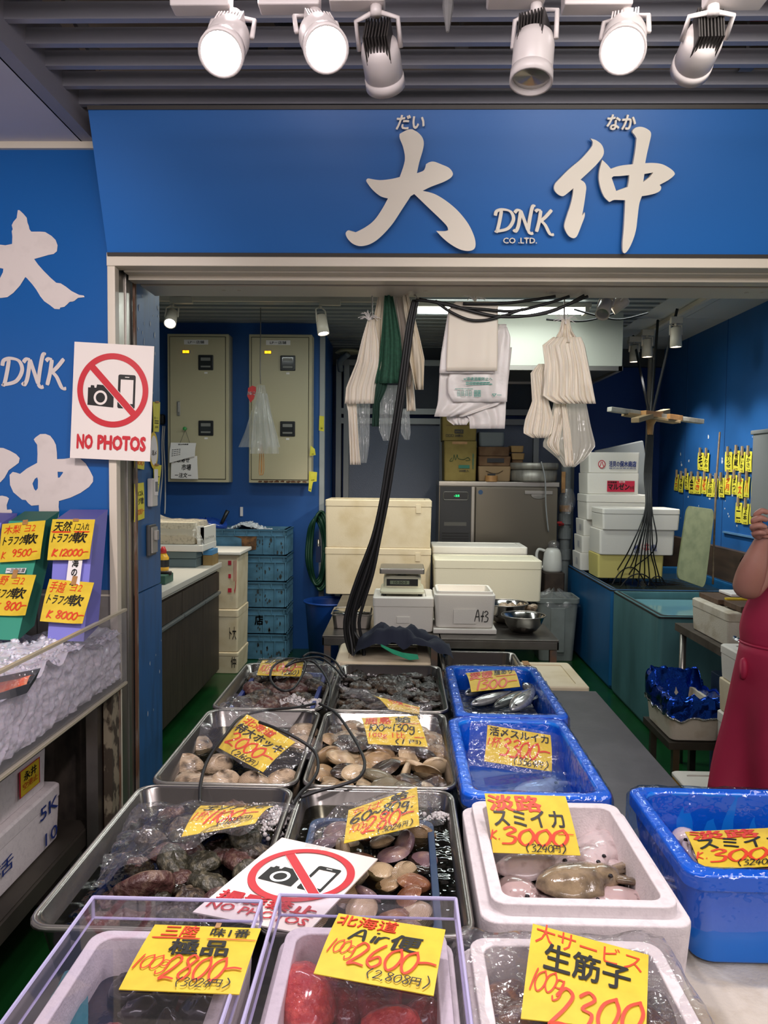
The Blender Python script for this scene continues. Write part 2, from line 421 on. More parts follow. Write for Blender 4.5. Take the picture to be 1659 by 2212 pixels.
# plenum services above the louvre
t = thing('ventilation_duct', 'grey galvanised duct running above the ceiling louvre', 'duct', (0.3, 1.9, 3.05))
m = MB(); m.box(-0.9, 3.4, 1.75, 2.05, 3.0, 3.25); m.build('duct_body', mat('galvanised', '#8f8c88', 0.45, 0.6, n=(5, '#6f6c69', 0.4, 0.6)), t)
for x in (-0.4, 0.35, 1.1, 1.9): MB().box(x, x + 0.05, 1.74, 2.06, 2.99, 3.26).build('duct_flange', STEEL, t)
for x, y in ((-0.55, 2.35), (0.16, 2.36), (1.02, 2.4)):
    m = MB(); m.tube([(x, y, 2.83), (x, y, 3.34)], 0.008, 6); m.box(x - .02, x + .02, y - .02, y + .02, 2.82, 2.86)
    tag(m.build('hanger_rod', DSTEEL), 'thin steel hanger rod holding the ceiling louvre ' + {-0.55: 'at the left', 0.16: 'in the middle', 1.02: 'toward the right'}[x], 'hanger rod')
for x, lab in ((-0.49, 'left'), (-0.37, 'right')):
    m = MB(); m.tube(spline([(x + 0.05, 1.95, 2.98), (x + .03, 2.1, 2.93), (x - 0.01, 2.28, 2.90), (x + 0.03, 2.36, 2.95), (x + .06, 2.4, 3.1)]), 0.012, 6)
    m.lathe([(0.0, -0.02), (0.035, -0.02), (0.035, 0.02), (0, 0.02)], 12, (x + .03, 2.40, 2.90))
    tag(m.build('plenum_cable', mat('black_rubber', '#161616', 0.5)), 'dark cable coil above the louvre, %s one of two over the blue sign' % lab, 'cable')

for k, (x, y) in enumerate(((-.62, 1.72), (.98, 1.80))):
    m = MB(); m.box(x, x + .07, y, y + .5, 2.90, 2.97); tag(m.build('red_pipe', mat('red_pipe', '#8d2622', .5)), 'short red pipe glimpsed above the ceiling louvre, %s one' % ('left', 'right')[k], 'pipe')
# left outside wall
m = MB(); m.box(-3.5, -1.03, 2.72, 2.80, 1.15, 2.715); wall_left = struct(m.build('wall_left', BLUE))
struct(MB().box(-3.5, -1.03, 2.705, 2.79, 2.712, 2.737).build('trim_4', CREAM))
m = MB()
for i in range(9):
    for j in range(6):
        m.box(-3.5 + i * 0.274, -3.23 + i * 0.274, 2.715, 2.80, 0.03 + j * 0.19, 0.217 + j * 0.19)
m.box(-3.5, -1.035, 2.72, 2.80, 0, 1.155)
struct(m.build('baseboard_left', TILEG))
struct(MB().box(-3.5, -1.03, 2.712, 2.79, 1.145, 1.152).build('trim_5', CREAM))
# door frame of the stall: cream jamb, steel reveal, worn blue column
m = MB(); m.box(-1.036, -1.008, 2.69, 2.73, 0.05, 2.345); struct(m.build('trim_6', CREAM, bevel=0.003))
m = MB(); m.box(-1.10, -1.014, 2.73, 2.80, 0, 2.34); m.box(-1.10, -1.008, 2.80, 2.83, 0, 2.34); m.box(-1.10, -1.016, 2.83, 2.89, 0, 2.34)
struct(m.build('trim_7', STEEL, bevel=0.003))
m = MB(); m.box(-1.012, -1.004, 2.875, 2.895, 0, 2.32); m.box(-1.0365, -1.003, 2.69, 2.70, 0.05, .95); struct(m.build('trim_8', RUST))
m = MB(); m.box(-1.6, -1.012, 2.89, 3.204, 0.0, 1.12); m.box(-1.6, -1.016, 2.89, 3.204, 1.125, 2.9); wall_col = struct(m.build('wall_front', COLB))
chips = MB(); rnd = random.Random(5)
for i in range(26):
    y = rnd.uniform(2.91, 3.19); z = rnd.uniform(1.9, 2.28) if i < 20 else rnd.uniform(0.6, 1.0); r = rnd.uniform(0.003, 0.009)
    chips.poly([(y + r * math.cos(a) * rnd.uniform(.4, 1), z + 2 * r * math.sin(a) * rnd.uniform(.5, 1)) for a in [k * PI / 3 for k in range(6)]], (), lambda a, b: V((-1.0145 if b > 1.12 else -1.0105, a, b)))
chips.build('paint_chip_patch', mat('bare_plaster', '#c9cfd2', 0.7), wall_col)
# header above the opening
m = MB(); m.box(-1.036, 3.4, 2.685, 2.75, 2.305, 2.352); m.box(-1.0, 3.4, 2.75, 2.80, 2.30, 2.34); struct(m.build('trim_9', CREAM, bevel=0.003))
m = MB(); m.box(-1.0, 3.4, 2.80, 2.86, 2.285, 2.36); m.box(-1.0, 3.4, 2.93, 3.10, 2.295, 2.36)
for x in (-0.7, 0.02, 0.55, 1.3):
    m.lathe([(0, -.003), (.008, -.002), (.008, .0)], 8, (x, 3.0, 2.295)); m.lathe([(0, -.003), (.008, -.002), (.008, .0)], 8, (x + .06, 3.0, 2.295))
struct(m.build('trim_10', CREAM, bevel=0.003))
struct(MB().box(-1.0, 3.4, 2.858, 2.935, 2.30, 2.36).build('trim_11', mat('worn_brown_steel', '#7c6a58', 0.5, 0.5)))
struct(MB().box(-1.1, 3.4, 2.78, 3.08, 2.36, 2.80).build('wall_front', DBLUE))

# stall interior shell
m = MB()
y = 3.16
while y < 8.2: m.box(-2.3, 1.95, y, y + 0.075, 2.90, 2.945); y += 0.15
struct(m.build('ceiling', mat('interior_louvre', '#a9adab', 0.4, 0.2)))
struct(MB().box(-3, 2.8, 3.1, 8.4, 3.12, 3.2).build('ceiling', mat('dark_plenum', '#2a2b2c', 0.8)))
m = MB()
for j in range(6):
    m.box(1.95, 2.32, 3.15 + j * .85, 3.99 + j * .85, 2.90, 2.93); m.box(2.325, 2.72, 3.15 + j * .85, 3.99 + j * .85, 2.90, 2.93)
m.box(1.55, 1.95, 4.6, 5.4, 2.885, 2.9)
struct(m.build('ceiling', mat('white_ceiling_board', '#c4c4be', 0.6)))
# right wall with peeling flecks, wood skirting and seams
wall_right = struct(MB().box(2.70, 2.80, 3.1, 8.3, 0, 3.1).build('wall_right', WALLB))
chips = MB(); rnd = random.Random(9)
for i in range(95):
    y = rnd.uniform(5.2, 7.6); z = 1.62 + rnd.gauss(0, 0.17) - .02 * (y - 6); r = rnd.uniform(0.006, 0.02)
    if 1.0 < z < 2.05: chips.poly([(y + 1.3 * r * math.cos(a) * rnd.uniform(.4, 1), z + r * math.sin(a) * rnd.uniform(.4, 1.2)) for a in [k * PI / 3 for k in range(6)]], (), lambda a, b: V((2.6985, a, b)))
chips.build('paint_chip_patch', mat('bare_plaster', '#c9cfd2', 0.7), wall_right)
for nm, y in (('trim_12', 6.55), ('trim_13', 7.45)): struct(MB().box(2.697, 2.702, y, y + 0.012, 0.7, 2.9).build(nm, mat('seam_blue', '#1d4f86', 0.6)))
struct(MB().box(2.685, 2.70, 4.0, 6.5, 1.12, 1.135).build('trim_14', mat('pale_blue_trim', '#5a86ad', 0.5)))
struct(MB().box(2.64, 2.70, 3.2, 8.2, 0.0, 1.0).build('baseboard_right', mat('wet_plywood', '#4a3a2c', 0.6, n=(6, '#33291f', 0.4, 0.7), stretch=(1, .3, 3))))
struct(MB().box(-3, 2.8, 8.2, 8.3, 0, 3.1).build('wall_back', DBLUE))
# partition carrying the two switch cabinets
struct(MB().box(-3.2, -0.742, 6.85, 6.93, 0, 3.1).build('wall_partition', mat('partition_blue', '#1a559b', 0.5)))
struct(MB().box(-0.80, -0.745, 6.93, 8.2, 0, 3.1).build('wall_partition', mat('partition_blue', '#1a559b', 0.5)))
struct(MB().box(-2.26, -2.18, 3.2, 6.85, 0, 3.1).build('wall_interior', mat('grey_green_wall', '#8b9698', 0.6)))
m = MB()
for j in range(12): m.box(-2.178, -2.165, 6.3, 6.8, 2.0 + .035 * j, 2.02 + .035 * j)
struct(m.build('window_1', mat('louvre_alu', '#b3b3ad', 0.4, 0.5)))
struct(MB().box(-0.742, -0.70, 6.84, 6.90, 0, 2.9).build('trim_15', mat('grey_corner_strip', '#a7abab', 0.5)))
# aluminium framed wall of embossed panels at the back
EMB = mat('embossed_panel', '#7c8290', 0.45, 0.3, bump=(160, 0.5))
EMBD = mat('embossed_glass_dark', '#40464f', 0.3, 0.1, bump=(140, 0.5))
ALU = mat('aluminium_frame', '#8e918f', 0.4, 0.6)
t = struct(bpy.data.objects.new('window_2', None)); COL.objects.link(t); _MW[t.name] = Matrix.Identity(4)
m = MB()
for x in (-0.70, -0.62, 0.38, 1.35, 1.72): m.box(x, x + 0.055, 8.02, 8.12, 0, 2.76)
for z in (2.10, 2.20, 2.70): m.box(-0.70, 1.75, 8.03, 8.11, z, z + 0.06)
m.build('window_frame', ALU, t)
MB().box(-0.6, 1.72, 8.08, 8.1, 0.3, 2.14).build('embossed_panel', EMB, t)
MB().box(-0.6, 1.72, 8.08, 8.1, 2.2, 2.72).build('transom_pane', EMBD, t)
struct(MB().box(-0.78, 2.7, 8.12, 8.2, 2.72, 3.1).build('wall_back', mat('dark_grey_wall', '#4a4c50', 0.6)))

# ================================================================== SHOP SIGN (leans out over the opening)
sb = P(232, 545, 2.683); st_ = P(193, 237, 2.529)
S0 = V((0, 2.683, sb.z)); SUP = V((0, st_.y - sb.y, st_.z - sb.z)); SH = SUP.length; SUP.normalize(); SN = V((0, -SUP.z, SUP.y)); SN = -SN if SN.y > 0 else SN
sx0 = sb.x
sign = thing('shop_sign', 'long blue fascia sign with raised cream brush lettering above the stall opening', 'shop sign', (0.7, 2.683, sb.z))
m = MB(); n_ = SN
def sgn(x, h, d): return V((x, S0.y, S0.z)) + SUP * h + SN * d
vs = [sgn(x, h, d) for d in (0.0, -0.03) for h in (0, SH) for x in (sx0, 3.3)]
m.add(vs, [(0, 1, 3, 2), (4, 6, 7, 5), (0, 4, 5, 1), (2, 3, 7, 6), (0, 2, 6, 4), (1, 5, 7, 3)]); m.build('sign_board', SIGNB, sign)
m = MB()
for h in (-0.012, SH):
    vs = [sgn(x, h + dh, d) for d in (0.006, -0.035) for dh in (0, 0.012) for x in (sx0, 3.3)]
    m.add(vs, [(0, 1, 3, 2), (4, 6, 7, 5), (0, 4, 5, 1), (2, 3, 7, 6), (0, 2, 6, 4), (1, 5, 7, 3)])
m.build('sign_edge_strip', mat('dark_edge', '#3a3530', 0.5), sign)
LETC = mat('cream_letter', '#f3e9d8', 0.4)
def trace(segs, sc, ox, oy, k=5):
    out = []
    for sg in segs:
        pts = spline([(a / sc + ox, b / sc + oy, 0) for a, b in sg], k) if len(sg) > 2 else [V((a / sc + ox, b / sc + oy, 0)) for a, b in sg]
        out += [(p.x, p.y) for p in pts[:-1]]
    return out
def sp(off): # pixel -> point on the sign plane pushed out by off
    return lambda px, py, d=0.0: PP(px, py, S0, SN) + SN * (off + d)
def on_sign(name, segs, sc, ox, oy, holes=()):
    o2 = trace(segs, sc, ox, oy); h2 = [[(a / sc + ox, b / sc + oy) for a, b in h] for h in holes]
    MB().extr(o2, h2, sp(0.0), 0.016, 0.032).build(name, LETC, sign)
    return o2
D1 = [[(700,245),(700,290),(735,380),(755,490),(740,580),(700,695)],[(700,695),(610,715),(500,727),(420,718),(370,710),(352,730),(365,760),(420,830),(500,895),(578,918)],
 [(578,918),(510,1040),(430,1150),(340,1220),(240,1272)],[(240,1272),(200,1260),(160,1252),(137,1285),(160,1340),(220,1395),(300,1415),(400,1390),(500,1320),(620,1190),(720,1040),(815,895)],
 [(815,895),(852,872)],[(852,872),(1000,1015),(1100,1110),(1170,1180),(1200,1220),(1205,1250)],[(1205,1250),(1170,1260),(1082,1258)],
 [(1082,1258),(1150,1330),(1230,1395),(1330,1450),(1420,1465),(1480,1440),(1490,1370),(1460,1270),(1400,1160),(1300,1040),(1180,940),(1060,870),(940,838)],
 [(940,838),(1030,795),(1160,745),(1235,700),(1254,655),(1215,600),(1140,565),(1060,535),(1010,540),(975,560)],[(975,560),(965,600),(945,630),(880,655)],
 [(880,655),(905,540),(940,420),(952,340),(935,280),(890,230),(830,196)],[(830,196),(780,203),(700,245)]]
N1 = [[(575,312),(630,328),(690,370),(720,430),(715,500),(650,590),(560,680),(465,767)],[(465,767),(510,800),(528,850),(522,920),(505,1040),(483,1165)],[(483,1165),(513,1130)],
 [(513,1130),(510,1180),(480,1260),(450,1340),(420,1400),(380,1415),(330,1385),(290,1310),(290,1250),(320,1150),(350,1060),(375,960),(387,862)],
 [(387,862),(330,910),(270,950),(215,930),(175,880),(180,820),(230,760),(340,650),(470,540),(560,440),(595,390)],[(595,390),(600,350),(575,312)]]
N2 = [[(705,548),(760,600),(800,648)],[(800,648),(880,620),(960,605),(1045,597)],[(1045,597),(1070,450),(1085,310)],
 [(1085,310),(1065,275),(1038,235),(1070,195),(1130,182),(1200,205),(1245,255),(1225,370),(1200,480),(1180,585)],[(1180,585),(1270,582),(1370,597),(1460,645),(1505,690),(1500,720),(1440,770),(1340,825)],
 [(1340,825),(1358,850),(1345,890),(1290,920),(1210,940),(1145,950)],[(1145,950),(1115,1040),(1095,1200),(1080,1320),(1045,1440),(990,1550),(945,1580),(930,1500),(945,1300),(955,1120),(960,995)],
 [(960,995),(900,993),(835,993),(785,1015)],[(785,1015),(730,960),(690,870),(668,760),(675,660),(705,548)]]
HN = [[(810,748),(830,730),(900,728),(1005,718),(1000,780),(987,848),(860,893)],[(1172,705),(1270,688),(1230,740),(1158,795)]]
on_sign('raised_character', D1, 4.879, 720, 240)
on_sign('raised_character', N1, 5.184, 1160, 240)
on_sign('raised_character', N2, 5.184, 1160, 240, HN)
def sign_text(name, s, x0, y0, x1, y1, kind='t', b=0.02, w=.07, sh=0, solid=0.012, adv=.68):
    vs, fs, asp = text2d(s, b) if kind == 't' else strokes2d(s, w, adv)
    if kind == 's': vs = [(x / asp, y) for x, y in vs]
    f = sp(0.012); m = MB(); lz = layers(vs, fs, .00004); m.add([f(x0 + (x1 - x0) * x + sh * y, y1 + (y0 - y1) * y, z) for (x, y), z in zip(vs, lz)], fs); m.build(name, LETC, sign, solid=solid)
sign_text('raised_reading', 'だい', 855, 250, 915, 280, b=0.035, sh=4)
sign_text('raised_reading', 'なか', 1307, 249, 1368, 281, b=0.035, sh=4)
sign_text('raised_logo_lettering', 'DNk', 1068, 452, 1190, 500, 's', w=.07, adv=.8)
sign_text('raised_company_lettering', 'CO .LTD.', 1086, 513, 1158, 525, b=0.025, solid=.008)

# painted lettering on the left wall
def wl(px, py, d=0.0): return P(px, py, 2.7175 - d)
LW = mat('wall_lettering', '#d9cdc5', 0.35, n=(20, '#cfc3bb', 0.5, 0.75))
LWA = [(265,165),(290,165),(350,220),(400,280),(410,350),(430,400),(440,450),(465,485),(490,487),(600,486),(675,492),(770,550),(830,610),(860,690),(850,780),(800,820),(720,835),(600,870),(510,895),(570,980),(650,1070),(760,1180),(840,1250),(905,1258),(980,1305),(1070,1375),(1180,1430),(1250,1440),(1265,1465),(1165,1475),(1110,1520),(1085,1530),(1040,1535),(1000,1575),(960,1610),(900,1620),(890,1645),(815,1640),(740,1580),(660,1525),(600,1450),(540,1350),(480,1270),(400,1180),(378,1165),(350,1210),(300,1290),(200,1400),(110,1465),(0,1478),(-150,1490),(-250,1420),(-120,1330),(0,1180),(45,1090),(50,1040),(0,1030),(-150,1040),(-300,900),(-150,800),(0,680),(80,690),(180,670),(185,560),(175,480),(190,450),(175,390),(200,340),(250,280)]
LWB = [(505,340),(530,310),(600,260),(680,258),(750,285),(800,350),(835,420),(850,540),(852,635),(960,630),(1080,612),(1200,630),(1280,700),(1340,800),(1390,900),(1390,970),(1330,1050),(1200,1140),(1050,1210),(880,1260),(875,1350),(882,1400),(875,1530),(860,1900),(600,1900),(585,1550),(580,1320),(470,1330),(420,1290),(385,1245),(330,1240),(200,1130),(150,1020),(143,870),(190,825),(240,835),(300,855),(400,775),(555,690),(560,560),(555,420),(520,370)]
LWH = [[(485,1000),(520,930),(555,905),(568,950),(565,1070),(535,1107),(510,1080)],[(860,822),(940,825),(940,840),(890,910),(865,912)]]
LWC = [(-100,480),(0,465),(50,468),(150,510),(240,560),(295,620),(280,690),(200,750),(130,800),(70,910),(0,985),(-60,1050),(-160,1100),(-250,900)]
LWD = [(-50,1190),(30,1180),(100,1195),(135,1220),(100,1320),(105,1390),(165,1385),(183,1420),(150,1480),(90,1590),(0,1605),(-80,1590)]
tr = lambda l, oy: [(a / 6.9125, b / 6.9125 + oy) for a, b in l]
MB().poly(tr(LWA, 430), (), wl).build('painted_character', LW, wall_left)
m = MB(); m.poly(tr(LWB, 900), [tr(h, 900) for h in LWH], wl); m.poly(tr(LWC, 900), (), wl); m.poly(tr(LWD, 900), (), wl); m.build('painted_character', LW, wall_left)
vs, fs, asp = strokes2d('DNk', 0.075, .8); m = MB(); m.add([wl(4 + 134 * x / asp, 832 - 58 * y, z) for (x, y), z in zip(vs, layers(vs, fs, .00005))], fs); m.build('painted_logo_lettering', LW, wall_left)

m = MB(); m.tube([(.098, 1.95, 2.80), (.098, 1.95, 2.74), (.098, 1.95, 2.68)], [.010, .014, .004], 8); tag(m.build('ceiling_sensor', mat('sensor_grey', '#8f8d8c', .4)), 'small pointed sensor hanging from the ceiling louvre above the sign', 'sensor')
# ================================================================== TRACK LIGHTS over the aisle
LAMPW = mat('lamp_white', '#d8cfcc', 0.35)
LAMPE = mat('lamp_lens_lit', '#ffffff', 0.3, emit=('#fff6f2', 14))
LAMPO = mat('lamp_lens_off', '#b9b6b0', 0.12, 0.6)
DARKM = mat('dark_fins', '#3c3836', 0.5, 0.3)
def track_lamp(label, bx0, bx1, by, piv, face, lit, y=1.72, L=0.155, r=0.044, name='track_spotlight', group=None):
    """box pixels along the rail, pivot pixel, pixel of the lens centre and its depth"""
    p = P(piv[0], piv[1], y); f = P(face[0], face[1], face[2]); ax = (f - p)
    d = ax.normalized(); c = p + d * 0.02
    t = thing(name, label, 'spotlight', tuple(P((bx0 + bx1) / 2, by, y)), group=group)
    a = P(bx0, by, y); b = P(bx1, by, y)
    m = MB(); m.box(a.x, b.x, y - 0.022, y + 0.022, a.z, a.z + 0.045); m.build('adapter_box', LAMPW, t, bevel=0.004)
    m = MB(); top = V((p.x, y, a.z)); side = d.cross(V((0, 0, 1))); side = side.normalized() if side.length > .05 else V((1, 0, 0))
    m.tube([top, top + V((0, 0, -0.02))], 0.013, 10)
    for s in (-1, 1):
        m.tube([top + V((0, 0, -.015)) + side * (s * .012), top.lerp(c, .5) + side * (s * r * 1.05), c + d * L * .3 + side * (s * r * 1.08)], 0.0055, 6)
    m.build('yoke', LAMPW, t, smooth=True)
    q = d.to_track_quat('Z', 'Y').to_matrix().to_4x4(); M = Matrix.Translation(c) @ q
    m = MB(); m.lathe([(r * .55, 0.02), (r * .9, 0.025), (r, L * .35), (r, L * .78), (r * .985, L * .785), (r * .985, L * .8), (r * 1.03, L * .805), (r * 1.05, L), (r * .93, L), (r * .9, L - .012)], 28, M=M, c1=False)
    m.build('housing', LAMPW, t, smooth=True)
    m = MB()
    for k in range(9):
        aa = -0.9 + 1.8 * k / 8
        m.box(-.0015, .0015, -r * .8, r * .8, -0.012, 0.05, M=M @ Matrix.Translation((r * .75 * math.sin(aa), 0, 0)))
    m.build('cooling_fins', DARKM if not lit else LAMPW, t)
    m = MB(); m.lathe([(0, L - .016), (r * .9, L - .012)], 24, M=M, c0=False, c1=False)
    if lit: m.lathe([(0, L - .002), (r * .5, L - .002), (r * .9, L - .004)], 24, M=M, c0=False, c1=False)
    m.build('lens', LAMPE if lit else LAMPO, t, smooth=True)
    return c + d * (L + .01), d
mm = MB(); mm.box(-0.62, 2.2, 1.70, 1.74, 2.668, 2.70); tag(mm.build('light_rail', LAMPW), 'white lighting rail carrying six spotlights under the ceiling louvre', 'light rail')
tl = []
tl.append(track_lamp('lit white spotlight, leftmost on the rail above the blue sign, aimed at the viewer', 372, 500, 24, (506, 62), (474, 122, 1.58), True))
tl.append(track_lamp('lit white spotlight, second from the left on the rail above the blue sign', 560, 692, 22, (680, 60), (712, 120, 1.56), True))
tl.append(track_lamp('unlit white spotlight pointing away, right beside the two lit ones on the left', 712, 832, 14, (812, 50), (826, 140, 1.80), False, L=.125))
tl.append(track_lamp('unlit white spotlight pointing straight down above the first large sign character', 1052, 1176, 10, (1158, 40), (1150, 140, 1.70), False, L=.13))
tl.append(track_lamp('lit white spotlight above the right half of the sign', 1215, 1362, 22, (1352, 58), (1343, 125, 1.56), True))
tl.append(track_lamp('unlit white spotlight with dark fins, rightmost on the rail above the sign', 1522, 1650, 12, (1540, 40), (1500, 130, 1.84), False, L=.135))
for c, d in (tl[0], tl[1], tl[4]):   # light spilling out of the rear vents of the lit heads
    q = bpy.data.lights.new('vent_glow', 'POINT'); q.energy = 1.1; q.color = PINK; q.shadow_soft_size = .02; q = bpy.data.objects.new('vent_glow', q); COL.objects.link(q); q.location = c - d * .2 + V((0, -.02, .075))
for (c, d), tgt, w in ((tl[0], (-0.5, 1.4, .8), 40), (tl[1], (-0.05, 1.5, .8), 40), (tl[4], (0.45, 1.4, .8), 40)):
    spot_light('head_or_fill_beam', c, tgt, w, 95, 0.8, PINK)
# unseen spots added to brighten the left wall, sign, ice and counter
spot_light('head_or_fill_beam', (-1.0, 0.9, 2.6), (-1.6, 2.7, 1.6), 60, 80, 0.8, PINK)
spot_light('head_or_fill_beam', (0.75, 1.2, 2.62), (0.72, 2.6, 2.42), 60, 80, 0.9, (1, .95, .9), 0.35)
spot_light('head_or_fill_beam', (-0.2, 0.6, 2.62), (-0.1, 2.6, 2.4), 50, 100, 0.9, PINK, 0.4)
spot_light('head_or_fill_beam', (0.35, 0.6, 2.6), (-1.0, 2.1, 0.95), 60, 60, 0.8, PINK)
spot_light('head_or_fill_beam', (1.4, 0.7, 2.6), (0.5, 1.3, 0.8), 30, 90, 0.8, PINK)
# ================================================================== INSIDE THE STALL
FOAM = mat('white_foam', '#e9e4da', 0.75, bump=(220, 0.12))
FOAMW = mat('warm_old_foam', '#e2d3b4', 0.75, n=(7, '#d2bf98', 0.45, 0.75), bump=(200, 0.12))
FOAMD = mat('dirty_or_dimmed_foam', '#d3cab9', 0.8, n=(9, '#a3906f', 0.5, 0.8), bump=(160, 0.2))
FOAMY = mat('yellow_foam', '#d9cb78', 0.75, bump=(200, 0.1))
FOAMP = mat('pale_foam', '#e6dcdc', 0.7, n=(60, '#d9cfd0', 0.5, 0.7), bump=(260, 0.15))
BLACK = mat('black_plastic', '#17181a', 0.35)
RUBBER = mat('black_rubber', '#161616', 0.5)
GREYP = mat('grey_plastic', '#737a7d', 0.45)
CARD = mat('cardboard', '#a08452', 0.75, n=(12, '#957a4a', 0.4, 0.6))
CARDD = mat('brown_kraft', '#7a5c40', 0.75, n=(10, '#68492f', 0.4, 0.6))
GREENI = mat('green_print', '#1f6a55', 0.5)
NAVYI = mat('navy_print', '#22357c', 0.5)
def foam_box(name, label, x0, x1, y0, y1, z0, z1, lid=0.05, m_=None, group=None, cat='foam box', rz=0.0, notch=False, wr=(), tape=False, lidm=None, noth=True):
    """closed polystyrene box: a body with corner ribs and a lid; wr = [(text, colour, u0, v0, u1, v1, opts)] on the front face"""
    cx, cy = (x0 + x1) / 2, (y0 + y1) / 2; hx, hy = (x1 - x0) / 2, (y1 - y0) / 2; h = z1 - z0; m_ = m_ or FOAM
    t = thing(name, label, cat, (cx, cy, z0), rz, group)
    m = MB(); bh = h - lid
    m.rings([[V((x, y, z)) for x, y in rrect(-hx + i, hx - i, -hy + i, hy - i, 0.018, 4)] for z, i in ((0, .012), (.006, .008), (bh * .85, .003), (bh, .003))])
    if noth: m.box(-hx * .22, hx * .22, -hy - .001, -hy + .01, bh * .35, bh * .62)
    m.build('box_body', m_, t, local=True, bevel=0.003)
    if lid:
        m = MB(); r0 = rrect(-hx, hx, -hy, hy, 0.02, 4); r1 = rrect(-hx + .008, hx - .008, -hy + .008, hy - .008, 0.016, 4); r2 = rrect(-hx + .05, hx - .05, -hy + .05, hy - .05, 0.012, 4)
        m.rings([[V((x, y, z)) for x, y in r] for r, z in ((r0, bh + .0015), (r0, h - .006), (r1, h), (r2, h), (r2, h - .006))])
        if notch: m.box(hx * .70, hx * .80, -hy - .004, -hy + .01, bh - .05, bh + .02)
        m.build('lid', lidm or m_, t, local=True, bevel=0.002)
    if wr:
        mb = {}
        for w in wr:
            st, col, u0, v0, u1, v1 = w[:6]; o = w[6] if len(w) > 6 else {}
            if o.get('plain'):
                pts = [(0, 0), (1, 0), (1, 1), (0, 1)]; fs = [[0, 1, 2, 3]]
            elif o.get('disc'):
                pts = [(.5 + .5 * math.cos(a * PI / 12), .5 + .5 * math.sin(a * PI / 12)) for a in range(24)]; fs = [list(range(24))]
            else:
                pts, fs, _ = text2d(st, o.get('b', .02)) if not o.get('s') else strokes2d(st, .05)
                if o.get('s'): pts = [(a / _, b) for a, b in pts]
            d = -hy - 0.002 - o.get('d', 0) - (.006 if v0 > bh / h else 0)
            if o.get('side'): fn = lambda a, b: V((hx * o['side'] + .003 * o['side'], (a - .5) * 2 * hy, b * h))
            else: fn = lambda a, b: V(((a - .5) * 2 * hx, d, b * h))
            lz = layers(pts, fs); yy = 0 if o.get('side') else 1; mb.setdefault(col, MB()).add([fn(u0 + (u1 - u0) * a, v0 + (v1 - v0) * b) + (V((0, -z, 0)) if yy else V((z * o['side'], 0, 0))) for (a, b), z in zip(pts, lz)], fs)
        for col, q in mb.items(): q.build('printed_lettering', col, t, local=True)
    if tape:
        MB().box(-.025, .025, -hy - .002, hy + .002, h - .004, h + .0015).build('packing_tape', TAPE, t, local=True)
    return t

# --- low steel tables in the middle
def table(label, x0, x1, y0, y1, z):
    t = thing('steel_table', label, 'table', ((x0 + x1) / 2, (y0 + y1) / 2, 0))
    m = MB(); m.box(x0, x1, y0, y1, z - .012, z); m.box(x0, x1, y0, y0 + .012, z - .06, z - .012); m.box(x0, x1, y1 - .012, y1, z - .06, z - .012)
    m.box(x0, x0 + .012, y0, y1, z - .06, z - .012); m.box(x1 - .012, x1, y0, y1, z - .06, z - .012)
    m.build('table_top', DSTEEL, t, bevel=0.002)
    for x in (x0 + .03, x1 - .03):
        for y in (y0 + .03, y1 - .03):
            MB().box(x - .02, x + .02, y - .02, y + .02, 0, z - .012).build('leg', mat('rusty_leg', '#7a5a44', 0.7, n=(12, '#5e5650', 0.4, 0.6)), t)
    return t
table('rust-stained low steel table under the scale and the tall foam stack', -0.48, 0.235, 4.64, 6.95, 0.6)
table('low steel table under the steel bowls and the long foam box', 0.242, 0.95, 4.60, 6.95, 0.6)
foam_box('foam_box', 'big white foam box, top of the pair beside the black cables', -0.625, 0.238, 6.2, 6.68, 0.985, 1.375, 0.055, FOAMW, notch=True, noth=False)
foam_box('foam_box', 'big white foam box, bottom of the pair behind the scale', -0.625, 0.238, 6.2, 6.68, 0.602, 0.985, 0.055, FOAMW, notch=True, noth=False)
foam_box('foam_box', 'long low white foam box behind the two steel bowls', 0.255, 1.09, 5.96, 6.38, 0.602, 0.925, 0.07, mat('ivory_foam', '#e6e0c8', 0.75, bump=(200, .12)), noth=False)
foam_box('foam_box', 'long white foam box at the back, behind another long one, in front of the freezer', 0.255, 1.05, 6.42, 6.85, 0.602, 0.985, 0.06, FOAM, noth=False)
foam_box('foam_box', 'white foam box carrying the kitchen scale', -0.178, 0.205, 4.76, 5.14, 0.602, 0.82, 0.06, FOAM)
foam_box('foam_box', 'off-white foam box on the floor below the rust-stained table', -0.41, 0.22, 5.0, 5.4, 0.0, 0.50, 0.10, FOAMD, noth=False)
foam_box('foam_box', 'small dark-stained box on the floor below the bowl table', 0.45, 0.80, 5.2, 5.6, 0.0, 0.24, 0.04, mat('dark_stained_box', '#3a3431', 0.7))

def open_foam(name, label, x0, x1, y0, y1, z0, z1, wall=0.026, step=0.012, floor=0.03, m_=None, group=None, rz=0.0, cat='foam box', smooth_r=0.03):
    cx, cy = (x0 + x1) / 2, (y0 + y1) / 2; hx, hy = (x1 - x0) / 2, (y1 - y0) / 2; h = z1 - z0
    t = thing(name, label, cat, (cx, cy, z0), rz, group); r = smooth_r
    R = lambda i, z, q=r: [V((x, y, z)) for x, y in rrect(-hx + i, hx - i, -hy + i, hy - i, max(q, .006), 5)]
    m = MB(); m.rings([R(.02, 0), R(.012, .005), R(0, h - .035), R(0, h - .022), R(step * .55, h - .020, r * .9), R(step, h - .018, r * .9), R(step, h, r * .9), R(wall, h, r * .7), R(wall, h - .02, r * .7), R(wall + .012, floor, r * .7)])
    m.build('box_body', m_ or FOAMP, t, local=True, bevel=0.003)
    return t
ah = open_foam('foam_box', 'open white foam box marked with a black number, holding three clams', 0.205, 0.585, 4.74, 5.06, 0.635, 0.865, 0.03, 0.014, 0.14, FOAM)
